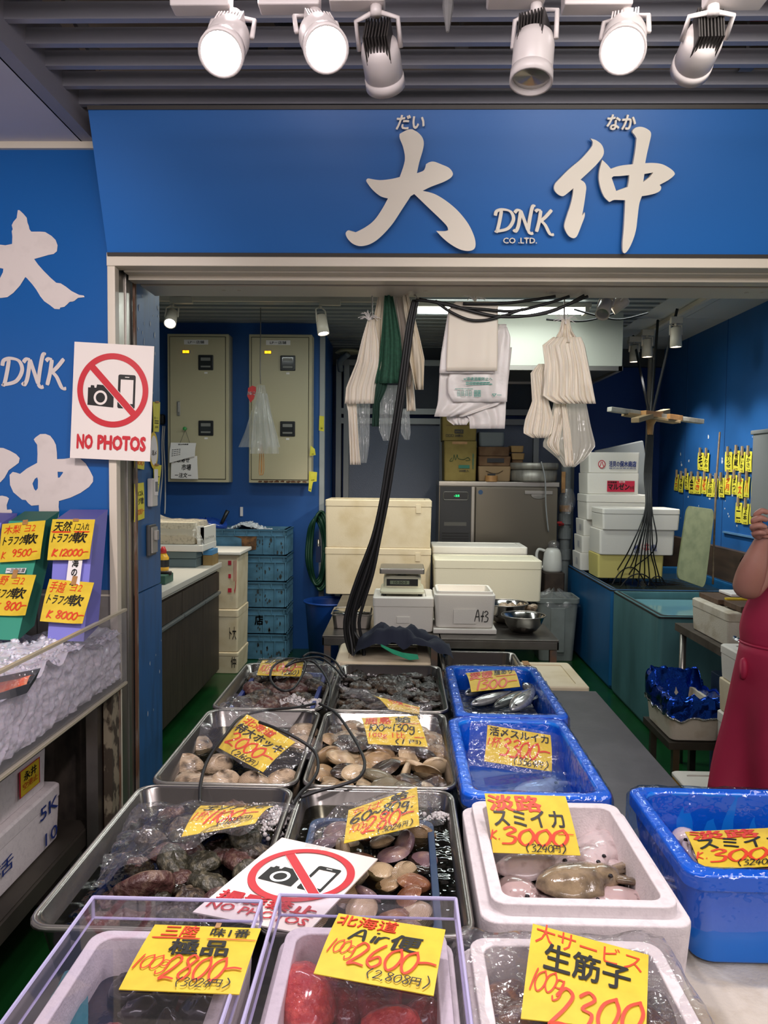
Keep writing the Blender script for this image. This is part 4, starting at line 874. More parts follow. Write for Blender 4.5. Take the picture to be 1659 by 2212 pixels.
# --- two switch cabinets on the partition wall
CABM = mat('cabinet_cream', '#c2b896', .4); CABL = mat('cabinet_lamp', '#ffb021', .3, emit=('#ff9d10', 3.0)); GLS = mat('meter_glass', '#2a2b2b', .1)
def cabinet(label, xl, xr, handle):
    y = 6.68; t = thing('switch_cabinet', label, 'electric cabinet', ((xl + xr) / 2, 6.85, 1.5)); zt = 2.778; zb = 1.495
    m = MB(); m.box(xl, xr, y + .012, 6.85, zb, zt); m.build('cabinet_body', CABM, t, bevel=.004)
    m = MB(); m.box(xl + .025, xr - .03, y, y + .014, zb + .03, zt - .028); d = m.build('door', CABM, t, bevel=.003)
    mm = MB(); w = .004
    for a in ((xl + .02, xl + .024), (xr - .029, xr - .025)): mm.box(a[0], a[1], y + .008, y + .0125, zb + .025, zt - .024)
    for a in ((zb + .025, zb + .029), (zt - .027, zt - .023)): mm.box(xl + .02, xr - .025, y + .008, y + .0125, a[0], a[1])
    mm.build('door_gap', mat('gap_dark', '#3d382c', .7), t)
    pw = lambda px, py: P(px, py, y)
    for wz in (2.53, 1.965):
        cx = xl + .34; m = MB(); m.box(cx - .065, cx + .065, y - .012, y + .004, wz - .065, wz + .065); fr = m.build('meter_window', BLACK, t, bevel=.006)
        m = MB(); m.box(cx - .048, cx + .048, y - .0135, y - .012, wz - .048, wz + .048); m.build('window_glass', GLS, fr)
        m = MB(); m.box(cx - .042, cx + .042, y - .0145, y - .0135, wz + .015, wz + .042); m.box(cx - .042, cx + .042, y - .0145, y - .0135, wz - .042, wz - .028); m.build('breaker', mat('breaker_grey', '#83827b', .4), fr)
        MB().box(cx - .014, cx + .014, y - .003, y + .001, wz - .095, wz - .08).build('name_plate', PAPER, t)
    m = MB(); m.box(xl + .135, xl + .198, y - .004, y + .001, 2.607, 2.637); fr = m.build('lamp_frame', BLACK, t)
    for k in range(2): MB().box(xl + .139 + .029 * k, xl + .165 + .029 * k, y - .007, y - .004, 2.611, 2.633).build('indicator_lamp', CABL, fr)
    m = MB(); m.box(xl + .15, xl + .36, y - .002, y, 2.685, 2.725); lb = m.build('label_strip', PAPER, t)
    vs, fs, a = text2d('LP－店舗', .01); m = MB(); m.add([V((xl + .185 + .14 * q, y - .003, 2.692 + .026 * r)) for q, r in vs], fs); m.build('label_lettering', INKB, lb)
    if handle:
        m = MB(); m.box(xl + .085, xl + .115, y - .008, y, 2.07, 2.195); h = m.build('latch_handle', STEEL, t, bevel=.006)
        MB().box(xl + .092, xl + .108, y - .02, y - .007, 2.10, 2.19).build('handle_lever', STEEL, h, bevel=.004)
    else:
        m = MB(); rnd = random.Random(3)
        for k in range(9):
            x = xl + .1 + k * .048; m.poly([(x + .03 * math.cos(a) * rnd.uniform(.4, 1), zb + .012 + .012 * math.sin(a) * rnd.uniform(.4, 1)) for a in [i * PI / 4 for i in range(8)]], (), lambda a, b: V((a, y + .0105, b)))
        m.build('rust_patch', mat('cabinet_rust', '#5a3418', .8), t)
    return t
cabinet('cream electric switch cabinet on the left with a steel latch and papers hung on it', -2.054, -1.519, True)
cabinet('cream electric switch cabinet with a rusty bottom edge behind the hanging BBQ bag', -1.342, -.796, False)
pc = lambda a, b, y: P(a, b, y)
t = price_card('printed white sheet hung on a green pin on the left cabinet', (P(369, 956, 6.64), P(424, 957, 6.64), P(421, 985, 6.62), P(366, 1000, 6.62)), [('tb', '発注依頼書', .3, .86, .7, .94, {'sh': 0})] + [('tb', '一 一 一 一', .08, .3 + .1 * k, .42, .33 + .1 * k, {'sh': 0}) for k in range(4)], PAPER, .01, name='paper_sheet', cat='paper')
m = MB(); m.tube([P(400, 928, 6.65), P(389, 957, 6.64)], .0015, 4); m.tube([P(400, 928, 6.65), P(410, 957, 6.64)], .0015, 4); m.build('string', BLACK, t)
MB().lathe([(0, 0), (.016, 0), (.016, .02), (0, .025)], 14, M=Matrix.Translation(P(400, 926, 6.66)) @ Matrix.Rotation(PI / 2, 4, 'X')).build('green_pin', mat('green_pin', '#3f9a4f', .4), t)
price_card('order slips with black brush writing under the white sheet on the left cabinet', (P(371, 985, 6.645), P(426, 985, 6.645), P(428, 1035, 6.65), P(369, 1034, 6.65)), [('tb', 'お取寄せ', .05, .72, .7, .92, {'b': .03}), ('tb', '市場', .4, .38, .75, .64, {'b': .03}), ('tb', '－注文－', .15, .06, .75, .26, {'b': .03})], PAPER, .004, name='order_slips', cat='paper')
# BBQ bag bundle on a long hook before the right cabinet
t = thing('bag_bundle', 'clear bags with a red BBQ tag hanging on a long hook before the right cabinet', 'bag bundle', P(563, 990, 6.2))
m = MB(); m.tube([V((P(563, 702, 6.2).x, 6.2, 2.90)), P(563, 702, 6.2), P(562, 800, 6.2), P(563, 830, 6.2)], .004, 6); m.build('hook_rod', DSTEEL, t)
def drape(rows, y, amp, frq, nu=26, seed=0, ph=0, thick=0.0):
    """a hanging sheet: rows of (pixel y, left x, right x) at depth y, folded in depth"""
    ys = [r[0] for r in rows]
    def fn(u, v):
        py = ys[0] + (ys[-1] - ys[0]) * v; i = 0
        while i < len(ys) - 2 and py > ys[i + 1]: i += 1
        f = (py - ys[i]) / (ys[i + 1] - ys[i]); l = rows[i][1] + (rows[i + 1][1] - rows[i][1]) * f; r = rows[i][2] + (rows[i + 1][2] - rows[i][2]) * f
        w = u + .10 * noise.noise(V((u * 2.3, seed * 3.1, v * .6))) + .03 * noise.noise(V((u * 7, seed, v * 1.5))); q = (math.sin(frq * PI * w + ph + .7 * math.sin(3 * v + seed)) * (.55 + .45 * noise.noise(V((u * 3.3, seed + 5, 0)))) + .35 * math.sin(frq * 2.3 * PI * w + seed)) * amp * (.35 + .65 * v) + noise.noise(V((u * 3, v * 3, seed))) * amp * .9
        return P(l + (r - l) * u, py, y + q - .012)
    return MB().sheet(fn, nu, 16)
BAGF = clear('bag_film_pale', .08, .12, haze=.35, bump=(30, .8), hazecol='#eef0ee')
drape([(832, 556, 572), (880, 545, 582), (930, 530, 596), (966, 515, 605)], 6.18, .03, 5).build('clear_bag', BAGF, t, smooth=True)
drape([(850, 556, 578), (900, 548, 588), (950, 543, 600), (980, 540, 603)], 6.15, .02, 7, seed=3).build('clear_bag', BAGF, t, smooth=True)
m = MB(); m.poly([(536, 838), (545, 833), (553, 836), (553, 848), (548, 862), (541, 870), (534, 855)], (), lambda a, b: P(a, b, 6.21)); b_ = m.build('red_tag', mat('bbq_red', '#c4302f', .5), t)
vs, fs, a = text2d('BBQ', .02); m = MB(); m.add([P(535 + 17 * x, 854 - 8 * q, 6.207) for x, q in vs], fs); m.build('tag_lettering', PAPER, b_)
for x in (562, 566): MB().tube(spline([P(x, 960, 6.18), P(x - 2, 1015, 6.18), P(x, 1026, 6.18), P(x + 4, 1015, 6.18), P(x + 3, 975, 6.18)]), .004, 5).build('rubber_band', TAPE, t)
# yellow slips on the edge of the partition
for k, (pts, lab) in enumerate((([(690, 898), (700, 899), (700, 932), (689, 930)], 'yellow slip stuck on the grey corner strip, above the others'), ([(671, 962), (680, 970), (682, 983), (669, 985)], 'yellow slip on the edge of the rusty cabinet, upper one'), ([(668, 1018), (685, 1020), (684, 1040), (667, 1042)], 'yellow slip on the edge of the rusty cabinet, middle one'), ([(668, 1036), (677, 1036), (672, 1063), (666, 1060)], 'yellow slip on the edge of the rusty cabinet, lowest one'))):
    price_card(lab, [P(a, b, 6.672 if k else 6.838) for a, b in pts], [('tb', '大仲', .3, .1, .7, .25, {'sh': 0})], LEM, .003, name='paper_slip', cat='paper slip')

# --- interior ceiling lamps
def ceil_lamp(label, box, piv, face, lit, y, r=.04, L=.15):
    p = P(*piv, y); f = P(face[0], face[1], face[2]); d = (f - p).normalized(); c = p + d * .015
    t = thing('ceiling_spotlight', label, 'spotlight', tuple(P((box[0] + box[1]) / 2, box[2], y)))
    a = P(box[0], box[2], y); b = P(box[1], box[2], y); m = MB(); m.box(a.x, b.x, y - .02, y + .02, a.z, a.z + .05); m.build('adapter_box', CREAM, t, bevel=.004)
    side = d.cross(V((0, 0, 1))); side = side.normalized() if side.length > .05 else V((1, 0, 0)); top = V((p.x, y, a.z)); m = MB(); m.tube([top, top + V((0, 0, -.02))], .012, 8)
    for s in (-1, 1): m.tube([top + V((0, 0, -.015)) + side * s * .012, top.lerp(c, .5) + side * s * r * 1.05, c + d * L * .4 + side * s * r * 1.08], .006, 6)
    m.build('yoke', CREAM, t, smooth=True)
    M = Matrix.Translation(c) @ d.to_track_quat('Z', 'Y').to_matrix().to_4x4(); m = MB(); m.lathe([(r * .6, .0), (r * .95, .01), (r, L * .6), (r * 1.05, L), (r * .93, L), (r * .9, L - .01)], 22, M=M, c1=False); m.build('housing', CREAM, t, smooth=True)
    m = MB(); m.lathe([(0, L - .012), (r * .9, L - .01)], 20, M=M, c0=False, c1=False); m.build('lens', LAMPE if lit else LAMPO, t)
    return c + d * (L + .02), d
def rail(label, a, b):
    m = MB(); d = (b - a).normalized(); s = d.cross(V((0, 0, 1))).normalized() * .016; m.rings([[p + s, p - s, p - s + V((0, 0, .035)), p + s + V((0, 0, .035))] for p in (a, b)]); tag(m.build('light_rail', CREAM), label, 'light rail')
ra = P(344, 640, 5.8); rb = P(905, 652, 5.8); rail('cream lighting rail across the stall ceiling on the left', V((ra.x, 5.8, 2.862)), V((rb.x, 5.8, 2.862)))
L1 = ceil_lamp('lit cream ceiling spotlight above the left switch cabinet', (368, 416, 656), (373, 672), (367, 700, 5.68), True, 5.8, r=.043)
L2 = ceil_lamp('lit cream ceiling spotlight above the right switch cabinet', (690, 736, 660), (692, 676), (697, 708, 5.78), True, 5.8, r=.043)
rail('cream lighting rail running back along the white ceiling boards', V((2.18, 5.4, 2.862)), V((2.18, 7.6, 2.862)))
for k, (px, py, y, lab) in enumerate(((1370, 742, 7.05, 'farthest'), (1398, 728, 6.5, 'middle'), (1460, 702, 5.9, 'nearest'))):
    p = P(px, py, y); c0, d0 = ceil_lamp('downward cream spotlight on the rail along the right wall, %s of three' % lab, (px - 12, px + 14, py - 3), (px, py), (px, py + 52, y), True, y, r=.042)
    spot_light('wall_spot_beam', c0, (2.66, y, 1.25), 48, 80, .9, (1, .98, .95))
L3 = ceil_lamp('unlit cream spotlight hanging at the front right of the stall ceiling', (1285, 1325, 640), (1312, 648), (1300, 682, 3.42), False, 3.5, r=.03, L=.10)
L4 = ceil_lamp('lit cream spotlight tilted toward the tables at the front right of the ceiling', (1340, 1380, 628), (1362, 640), (1326, 664, 3.52), True, 3.5, r=.03, L=.08)
spot_light('cabinet_beam', L1[0], (-1.75, 5.5, .9), 75, 70, .9, WARM)
spot_light('cabinet_beam', L2[0], (-.5, 6.0, 1.0), 30, 80, .9, WARM)
spot_light('table_beam', L4[0], (0.15, 6.0, .95), 120, 48, .8, WARM)
t = thing('tube_lamp', 'glowing fluorescent tube lamp on the stall ceiling behind the hanging bags', 'ceiling lamp', (.72, 6.0, 2.86)); m = MB(); m.box(.05, 1.42, 5.95, 6.05, 2.865, 2.9); m.build('lamp_base', CREAM, t)
TUB = mat('tube_glow', '#ffffff', .4, emit=('#f4fffb', 9)); 
for y in (5.97, 6.03): MB().tube([(.10, y, 2.842), (1.37, y, 2.842)], .016, 10).build('glowing_tube', TUB, t, smooth=True)
for x in (.08, 1.385): MB().box(x - .015, x + .015, 5.94, 6.06, 2.82, 2.868).build('lamp_socket', CREAM, t)
# beige wall fan blade / disc seen behind the bags
t = thing('wall_lamp_shade', 'pale oval shade fixed on the back wall left of the hanging bags', 'shade', P(750, 760, 7.6)); m = MB(); m.lathe([(0, .03), (.1, .025), (.13, 0), (.128, -.004), (0, .015)], 24, M=Matrix.Translation(P(752, 762, 7.6))); m.build('shade_disc', mat('beige_shade', '#a9a27f', .5), t, smooth=True)
MB().tube(spline([P(752, 765, 7.6), P(735, 780, 7.7), P(736, 800, 7.8)]), .03, 10).build('shade_arm', GREYP, t, smooth=True)
# ================================================================== LEFT SIDE OF THE STALL
DWOOD = mat('dark_wood_veneer', '#4a3f35', .5, n=(7, '#332a23', .35, .7), stretch=(1, 6, .5))
t = thing('counter_cabinet', 'dark wood-front kitchen counter along the left side inside the stall', 'counter', (-1.7, 4.55, 0)); CX = -1.385
m = MB(); m.box(-2.1, CX - .02, 3.3, 5.8, .06, .845); m.build('cabinet_body', DWOOD, t)
m = MB(); m.box(-2.1, CX, 3.28, 5.82, .845, .87); m.box(-2.1, CX + .012, 3.28, 5.82, .862, .90); m.build('worktop', mat('white_worktop', '#d6d0c4', .35), t, bevel=.004)
ys = [3.3, 4.06, 4.81, 5.32, 5.79]
for k in range(4):
    m = MB(); m.box(CX - .02, CX - .002, ys[k] + .004, ys[k + 1] - .004, .69, .83); d = m.build('drawer', DWOOD, t, bevel=.002)
    m = MB(); m.box(CX - .02, CX - .004, ys[k] + .004, ys[k + 1] - .004, .08, .66); m.build('door', DWOOD, t, bevel=.002)
    m = MB(); m.box(CX - .02, CX + .014, ys[k] + .01, ys[k + 1] - .01, .664, .684); m.build('handle', ALU, d, bevel=.003)
foam_box('foam_box', 'stained ivory foam box at the top of the narrow stack at the counter end', -1.86, -1.275, 5.95, 6.36, .512, .94, .0, FOAMW, noth=False, wr=[('三 リ', RED, .86, .3, .97, .9, {'b': .02})])
foam_box('foam_box', 'stained ivory foam box in the middle of the narrow stack at the counter end', -1.86, -1.275, 5.95, 6.36, .172, .511, .06, FOAMW, noth=False, wr=[('ト大', INKB, .88, .3, .97, .6, {'b': .02})])
foam_box('foam_box', 'stained ivory foam box at the bottom of the narrow stack at the counter end', -1.86, -1.275, 5.95, 6.36, .0, .171, .03, FOAMW, noth=False, wr=[('仲', INKB, .9, .3, .97, .8, {'b': .02})])
tag(MB().box(-1.88, -1.255, 5.93, 6.38, .941, .968).build('foam_slab', FOAM, bevel=.006), 'white foam lid lying on the narrow stack at the counter end', 'foam slab')
t = thing('stacked_grey_case', 'flat grey lidded case on the white worktop under the wrapped foam box', 'case', (-1.8, 5.6, .901)); m = MB(); m.box(-2.05, -1.475, 5.46, 5.80, .901, .965); m.build('case_body', mat('slate_plastic', '#596b70', .45), t, bevel=.006); m = MB(); m.box(-2.055, -1.468, 5.455, 5.805, .966, 1.015); m.build('case_cover', mat('slate_plastic2', '#62757a', .45), t, bevel=.006)
tag(MB().box(-2.1, -1.42, 5.44, 5.84, 1.017, 1.065).build('foam_slab', FOAM, bevel=.006), 'white foam slab between the grey case and the wrapped foam box', 'foam slab')
t = foam_box('foam_box', 'speckled foam box wrapped in clear film under the lamp on the left counter', -2.1, -1.48, 5.45, 5.82, 1.067, 1.225, 0, mat('speckled_foam', '#cfc5ae', .8, n=(60, '#a79c84', .5, .7)), noth=False)
def fw(u, v):
    x = -2.12 + .70 * u; y = 5.44 + .38 * v; e = max(0, abs(u - .5) - .42) / .08; f = max(0, abs(v - .5) - .42) / .08
    return V((x, y, 1.23 + .10 * math.exp(-((u - .18) / .22) ** 2) + .012 * noise.noise(V((u * 7, v * 7, 1))) - .13 * e - .10 * f))
MB().sheet(fw, 26, 14).build('film_cover', clear('pale_film', .12, .1, haze=.35, bump=(40, .9), hazecol='#fbf4e4'), t, smooth=True)
m = MB(); m.box(-1.47, -1.425, 5.47, 5.49, 1.067, 1.2); m.box(-1.445, -1.425, 5.47, 5.84, 1.067, 1.19); m.build('torn_flap', FOAM, t)
t = thing('carton_pair', 'small brown carton on the worktop right of the grey case', 'carton', (-1.44, 5.7, .901)); MB().box(-1.462, -1.392, 5.60, 5.78, .901, .975).build('carton_body', CARD, t)
tag(MB().box(-1.463, -1.395, 5.6, 5.78, .977, 1.013).build('blue_carton', mat('light_blue_card', '#4f8fc0', .5)), 'small light blue carton on the brown carton by the grey case', 'carton')
t = thing('sauce_bottle', 'yellow squeeze bottle with a red cap at the left edge of the worktop', 'bottle', P(352, 1228, 4.9)); b = PZ(353, 1232, .901)
m = MB(); m.lathe([(0, 0), (.035, 0), (.038, .01), (.038, .09), (.02, .12)], 18, b); m.build('bottle_body', mat('mustard_yellow', '#d9a52c', .35), t, smooth=True); m = MB(); m.lathe([(.022, .12), (.022, .14), (.012, .165), (0, .168)], 14, b); m.build('cap', mat('cap_red', '#b32025', .4), t, smooth=True)
m = MB(); m.lathe([(.0385, .025), (.0385, .075)], 18, b, c0=False, c1=False); m.build('bottle_label', BLACK, t)
b = PZ(352, 1262, .901); tag(MB().box(b.x - .12, b.x + .02, b.y - .02, b.y + .15, .901, .955).build('green_box', mat('dark_green_box', '#2d5a4a', .5), bevel=.005), 'dark green box at the left edge of the white worktop', 'box')
b = PZ(358, 1238, .96); m = MB(); m.tube([b + V((-.1, 0, .0)), b + V((.03, .0, .0)), b + V((.036, 0, 0))], [.012, .014, .011], 10); tag(m.build('knife_handle', mat('dark_handle', '#2b201b', .5), smooth=True), 'dark wooden knife handle on the green box', 'knife')

# --- blue crates behind
CRB = mat('crate_blue', '#4a7b98', .5, n=(7, '#355d73', .42, .72), stretch=(1, 1, 1.6))
ck = ['topmost blue crate of the stack, heaped with ice, a torn brown label on it', 'second blue crate from the top of the stack below the cabinets', 'middle blue crate of the stack below the cabinets', 'second blue crate from the bottom, with black brush writing', 'bottom blue crate of the stack, standing on the green floor']
def crate(z0, label):
    x0, x1, y0, y1, h = -1.95, -.964, 6.41, 6.80, .222; t = thing('stacking_crate', label, 'crate', ((x0 + x1) / 2, (y0 + y1) / 2, z0), group='blue crates')
    R = lambda i, z: [V((x, y, z0 + z)) for x, y in rrect(x0 + i, x1 - i, y0 + i, y1 - i, .02, 3)]
    m = MB(); m.rings([R(.02, .001), R(.012, .006), R(.010, .165), R(.010, h - .004), R(.03, h - .004), R(.035, .03)])
    for z, e in ((h - .012, .0), (.160, .002), (.205, .0)): m.box(x0 + e, x1 - e, y0 + e - .001, y0 + .03, z0 + z, z0 + z + .008); m.box(x1 - .03, x1 - e + .001, y0 + e, y1, z0 + z, z0 + z + .008)
    for k in range(10): x = x0 + .02 + k * .104; m.box(x, x + .008, y0 + .001, y0 + .02, z0 + .165, z0 + .215)
    for x in (x0 + .02, -1.62, -1.165, -1.07, x1 - .016): m.box(x, x + .01, y0, y0 + .02, z0 + .01, z0 + .165)
    for k in range(5): y = y0 + .05 + k * .075; m.box(x1 - .02, x1, y, y + .008, z0 + .01, z0 + .21)
    m.build('crate_body', CRB, t); return t
for k in range(5):
    c = crate(.8905 - .2225 * k + .0, ck[k])
    if k == 0:
        m = MB(); m.poly([(-1.42, 1.05), (-1.22, 1.05), (-1.225, .94), (-1.30, .925), (-1.345, .94), (-1.35, 1.03)], (), lambda a, b: V((a, 6.417, b))); m.build('torn_label', mat('torn_label', '#7c5530', .7, n=(25, '#4b3420', .4, .6)), c)
    if k == 3:
        m = MB(); vs, fs, a = text2d('店', .03); m.add([V((-1.235 + .07 * x, 6.4165, .30 + .08 * y)) for x, y in vs], fs); m.build('brush_writing', INKB, c)
    rnd = random.Random(k); m = MB()
    for i in range(14):
        cx = rnd.choice((-1.12, -1.02, -1.2)) + rnd.uniform(-.03, .03); cz = .8905 - .2225 * k + rnd.uniform(.02, .14); r = rnd.uniform(.008, .022)
        m.poly([(cx + r * .6 * math.cos(a) * rnd.uniform(.3, 1), cz + r * 1.3 * math.sin(a) * rnd.uniform(.3, 1)) for a in [j * PI / 4 for j in range(8)]], (), lambda a, b: V((a, 6.4185, b)))
    tag(m.build('grime_stain', mat('grime', '#2b3234', .8), c), kind='stuff')
ICE = mat('crushed_ice', '#f3f0f6', .15, n=(60, '#dcdbe6', .4, .7), bump=(55, .6), coat=.6, sss=.4)
def ice_chunks(mb, n, fz, s0, s1, seed):
    rnd = random.Random(seed)
    for i in range(n):
        p = fz(rnd); s = rnd.uniform(s0, s1); k = len(mb.v); q = Matrix.Rotation(rnd.uniform(0, 6), 3, V((rnd.random() - .5, rnd.random() - .5, rnd.random() - .5)).normalized())
        cs = [V((x, y, z)) for x in (-1, 1) for y in (-1, 1) for z in (-1, 1)]
        vs = [p + q @ V((c.x * rnd.uniform(.5, 1), c.y * rnd.uniform(.4, 1), c.z * rnd.uniform(.3, .9))) * s for c in cs]
        mb.add(vs, [(0, 1, 3, 2), (4, 6, 7, 5), (0, 4, 5, 1), (2, 3, 7, 6), (0, 2, 6, 4), (1, 5, 7, 3)])
m = MB(); m.sheet(lambda u, v: V((-1.62 + .56 * u, 6.45 + .31 * v, 1.065 + .075 * math.exp(-((u - .5) / .25) ** 2) + .02 * noise.noise(V((u * 8, v * 6, 3))))), 20, 10)
ice_chunks(m, 160, lambda r: (lambda u, v: V((-1.62 + .56 * u, 6.45 + .31 * v, 1.068 + .075 * math.exp(-((u - .5) / .25) ** 2))))(r.random(), r.random()), .008, .018, 2)
tag(m.build('ice_heap', mat('crate_ice', '#c8ced2', .25, bump=(40, .6))), 'heap of crushed ice in the topmost blue crate', 'ice', kind='stuff')
def fbl(u, v): a = 2 * PI * u; r = .19 * math.sin(PI * (.08 + .84 * v)); return V((-1.70 + 1.0 * r * math.cos(a), 6.6 + .7 * r * math.sin(a), 1.06 + .13 * v + .035 * noise.noise(V((math.cos(a) * 2, math.sin(a) * 2, v * 4)))))
tag(MB().sheet(fbl, 22, 10).build('blue_bag', mat('shiny_blue_film', '#1d49a8', .18, bump=(25, 1.0), coat=.6), smooth=True), 'crumpled shiny blue plastic bag on the topmost crate', 'bag')
a = P(478, 1132, 6.55); b = P(492, 1103, 6.55); m = MB(); m.tube([a, a.lerp(b, .2), b], [.012, .016, .018], 10); m.tube([a, a + V((-.05, 0, -.01))], .012, 8); tag(m.build('ice_scoop', BLACK, smooth=True), 'black scoop handle sticking out of the topmost blue crate', 'scoop')
MB()
a = P(522, 1098, 6.845); tag(MB().box(a.x - .012, a.x + .012, 6.838, 6.849, a.z - .07, a.z + .012).build('wall_tape', PAPER), 'short white tape strip on the blue wall above the crates', 'tape')
# --- hose, bucket
t = thing('garden_hose', 'dark green hose coiled on the corner beside the blue crates', 'hose', P(690, 1180, 6.75)); HG = mat('hose_green', '#1f4a35', .4)
for k in range(6):
    c = P(688 + 2.5 * (k - 3), 1190, 6.72 - .02 * (k % 3)); m = MB(); m.tube([c + V((.075 * math.cos(a * PI / 16) * (1 + .1 * (k % 2)), 0.02 * math.sin(a), (.27 + .015 * k) * math.sin(a * PI / 16))) for a in range(33)], .0125, 8, caps=False); m.build('hose_loop', HG, t, smooth=True)
m = MB(); a = P(688, 1165, 6.66); m.tube([a, P(688, 1200, 6.66)], .014, 8); m.build('hose_nozzle', STEEL, t, smooth=True); MB().box(a.x - .02, a.x + .02, a.y - .02, a.y + .02, a.z - .2, a.z - .06).build('hose_clip', mat('navy_clip', '#1a2c55', .5), t)
t = thing('blue_bucket', 'big dark blue plastic bucket on the floor behind the low table', 'bucket', (-.60, 6.36, 0)); BB = mat('bucket_blue', '#123f8c', .4)
m = MB(); m.lathe([(0, 0), (.16, 0), (.2, .5), (.21, .52), (.2, .525), (.185, .5), (.15, .03), (0, .03)], 28); m.build('bucket_body', BB, t, local=True, smooth=True)
m = MB(); m.tube([(.21 * math.cos(a * PI / 16), .21 * math.sin(a * PI / 16), .52) for a in range(33)], .009, 6, caps=False); m.build('bucket_rim', BB, t, local=True, smooth=True)

# ================================================================== THINGS ON THE COLUMN
def xs(px, py, x): return PX(px, py, x)
cc = lambda a, b: (a / 5.53 + 270, b / 5.53 + 840)
def col_slip(label, pts, items, paper=LEM, x=-1.008, tapes=()):
    return price_card(label, [xs(*cc(a, b), x) for a, b in pts], items, paper, .001, name='paper_slip', cat='paper slip', tapes=tapes)
col_slip('printed yellow slip on the worn blue column, topmost, beside the poster', [(335, 155), (420, 160), (405, 515), (340, 512)], [('tb', '大仲', .25, .12, .75, .2, {'sh': 0}), ('tb', '一一一', .15, .35, .8, .38, {'sh': 0}), ('tb', '一一一', .15, .28, .8, .31, {'sh': 0}), ('tb', '日 一', .1, .42, .6, .5, {'sh': 0})], tapes=((.5, 1.0, .5, .07),))
col_slip('yellow slip with red writing half hidden below the big no-photos poster', [(110, 820), (232, 828), (228, 965), (115, 945)], [('sr', '500', .1, .35, .9, .8, {'w': .06})])
col_slip('printed yellow slip on the blue column just behind the white controller', [(342, 905), (437, 912), (392, 1275), (342, 1275)], [('tb', '大仲', .2, .1, .75, .18, {'sh': 0}), ('tb', '一一一', .15, .35, .8, .38, {'sh': 0}), ('tb', '一一一', .15, .6, .8, .63, {'sh': 0})], tapes=((.3, 1.0, .5, .07),), x=-1.0095)
col_slip('yellow handwritten price slip on the column, left of the white controller', [(112, 1135), (225, 1118), (233, 1545), (112, 1592)], [('tb', '然 1コ入', .05, .65, .85, .80), ('tb', 'フグ軟', .05, .42, .9, .60), ('sr', '11000-', .05, .15, .95, .3, {'w': .06})], tapes=((.2, 1.02, .16, .22),))
t = thing('round_sticker', 'round yellow and white sticker on the blue column beside the poster', 'sticker', xs(*cc(340, 740), -1.008)); c = xs(*cc(345, 735), -1.0085)
m = MB(); m.poly([(.055 * math.cos(a * PI / 16), .075 * math.sin(a * PI / 16)) for a in range(32)], (), lambda a, b: V((-1.0085, c.y + a, c.z + b))); m.build('sticker_ring', YEL, t)
m = MB(); m.poly([(.044 * math.cos(a * PI / 16), .06 * math.sin(a * PI / 16)) for a in range(32)], (), lambda a, b: V((-1.0078, c.y + a, c.z + b))); s_ = m.build('sticker_face', PAPER, t)
vs, fs, _ = text2d('活〆', .02); m = MB(); m.add([V((-1.0072, c.y + .03 - .06 * (1 - x), c.z - .02 + .02 * y)) for x, y in vs], fs); m.build('sticker_lettering', INKB, s_)
a = xs(*cc(258, 1070), -1.012); b = xs(*cc(345, 1400), -1.012); t = thing('wall_controller', 'white slim wall controller on the worn blue column', 'controller', (-1.0, (a.y + b.y) / 2, b.z)); yc = (a.y + b.y) / 2
m = MB(); m.box(-1.014, -.992, yc - .035, yc + .035, b.z, a.z); m.build('controller_case', mat('controller_white', '#cfccc4', .4), t, bevel=.005); MB().box(-.993, -.989, yc - .005, yc + .025, b.z + .06, b.z + .1).build('slide_switch', GREYP, t); MB().box(-.9915, -.99, yc - .012, yc + .03, b.z + .045, b.z + .15).build('switch_plate', PAPER, t)
a = xs(*cc(255, 1630), -1.012); b = xs(*cc(350, 1970), -1.012); yc = (a.y + b.y) / 2; t = thing('light_switch', 'grey dusty light switch with a dark frame low on the blue column', 'switch', (-1.0, yc, b.z))
m = MB(); m.box(-1.014, -1.000, yc - .045, yc + .04, b.z, a.z); m.build('switch_frame', mat('dark_switch_frame', '#4a4a48', .5), t, bevel=.003); MB().box(-1.0, -.995, yc - .025, yc + .04, b.z + .01, a.z - .01).build('switch_plate', mat('dusty_plate', '#96938a', .5), t); m = MB(); m.box(-.996, -.982, yc - .005, yc + .022, b.z + .06, b.z + .10); m.build('rocker', mat('dusty_plate', '#96938a', .5), t, bevel=.003)
t = thing('white_cord_pair', 'pair of thin white cords hanging behind the blue column', 'cord', P(350, 1000, 6.835))
for k, px in enumerate((350, 354)): MB().tube(spline([P(px + 2, 920, 6.835), P(px, 960, 6.835), P(px + 2 * k + 1, 1020, 6.83), P(px - 4 + 7 * k, 1080, 6.82), P(px - 6 + 8 * k, 1110, 6.82)]), .006, 6).build('cord', PAPER, t, smooth=True)
a = P(350, 905, 6.835); tag(MB().box(a.x - .035, a.x + .03, 6.80, 6.85, a.z - .05, a.z + .04).build('black_case', BLACK, bevel=.015), 'small black case hanging behind the blue column beside the left cabinet', 'case')

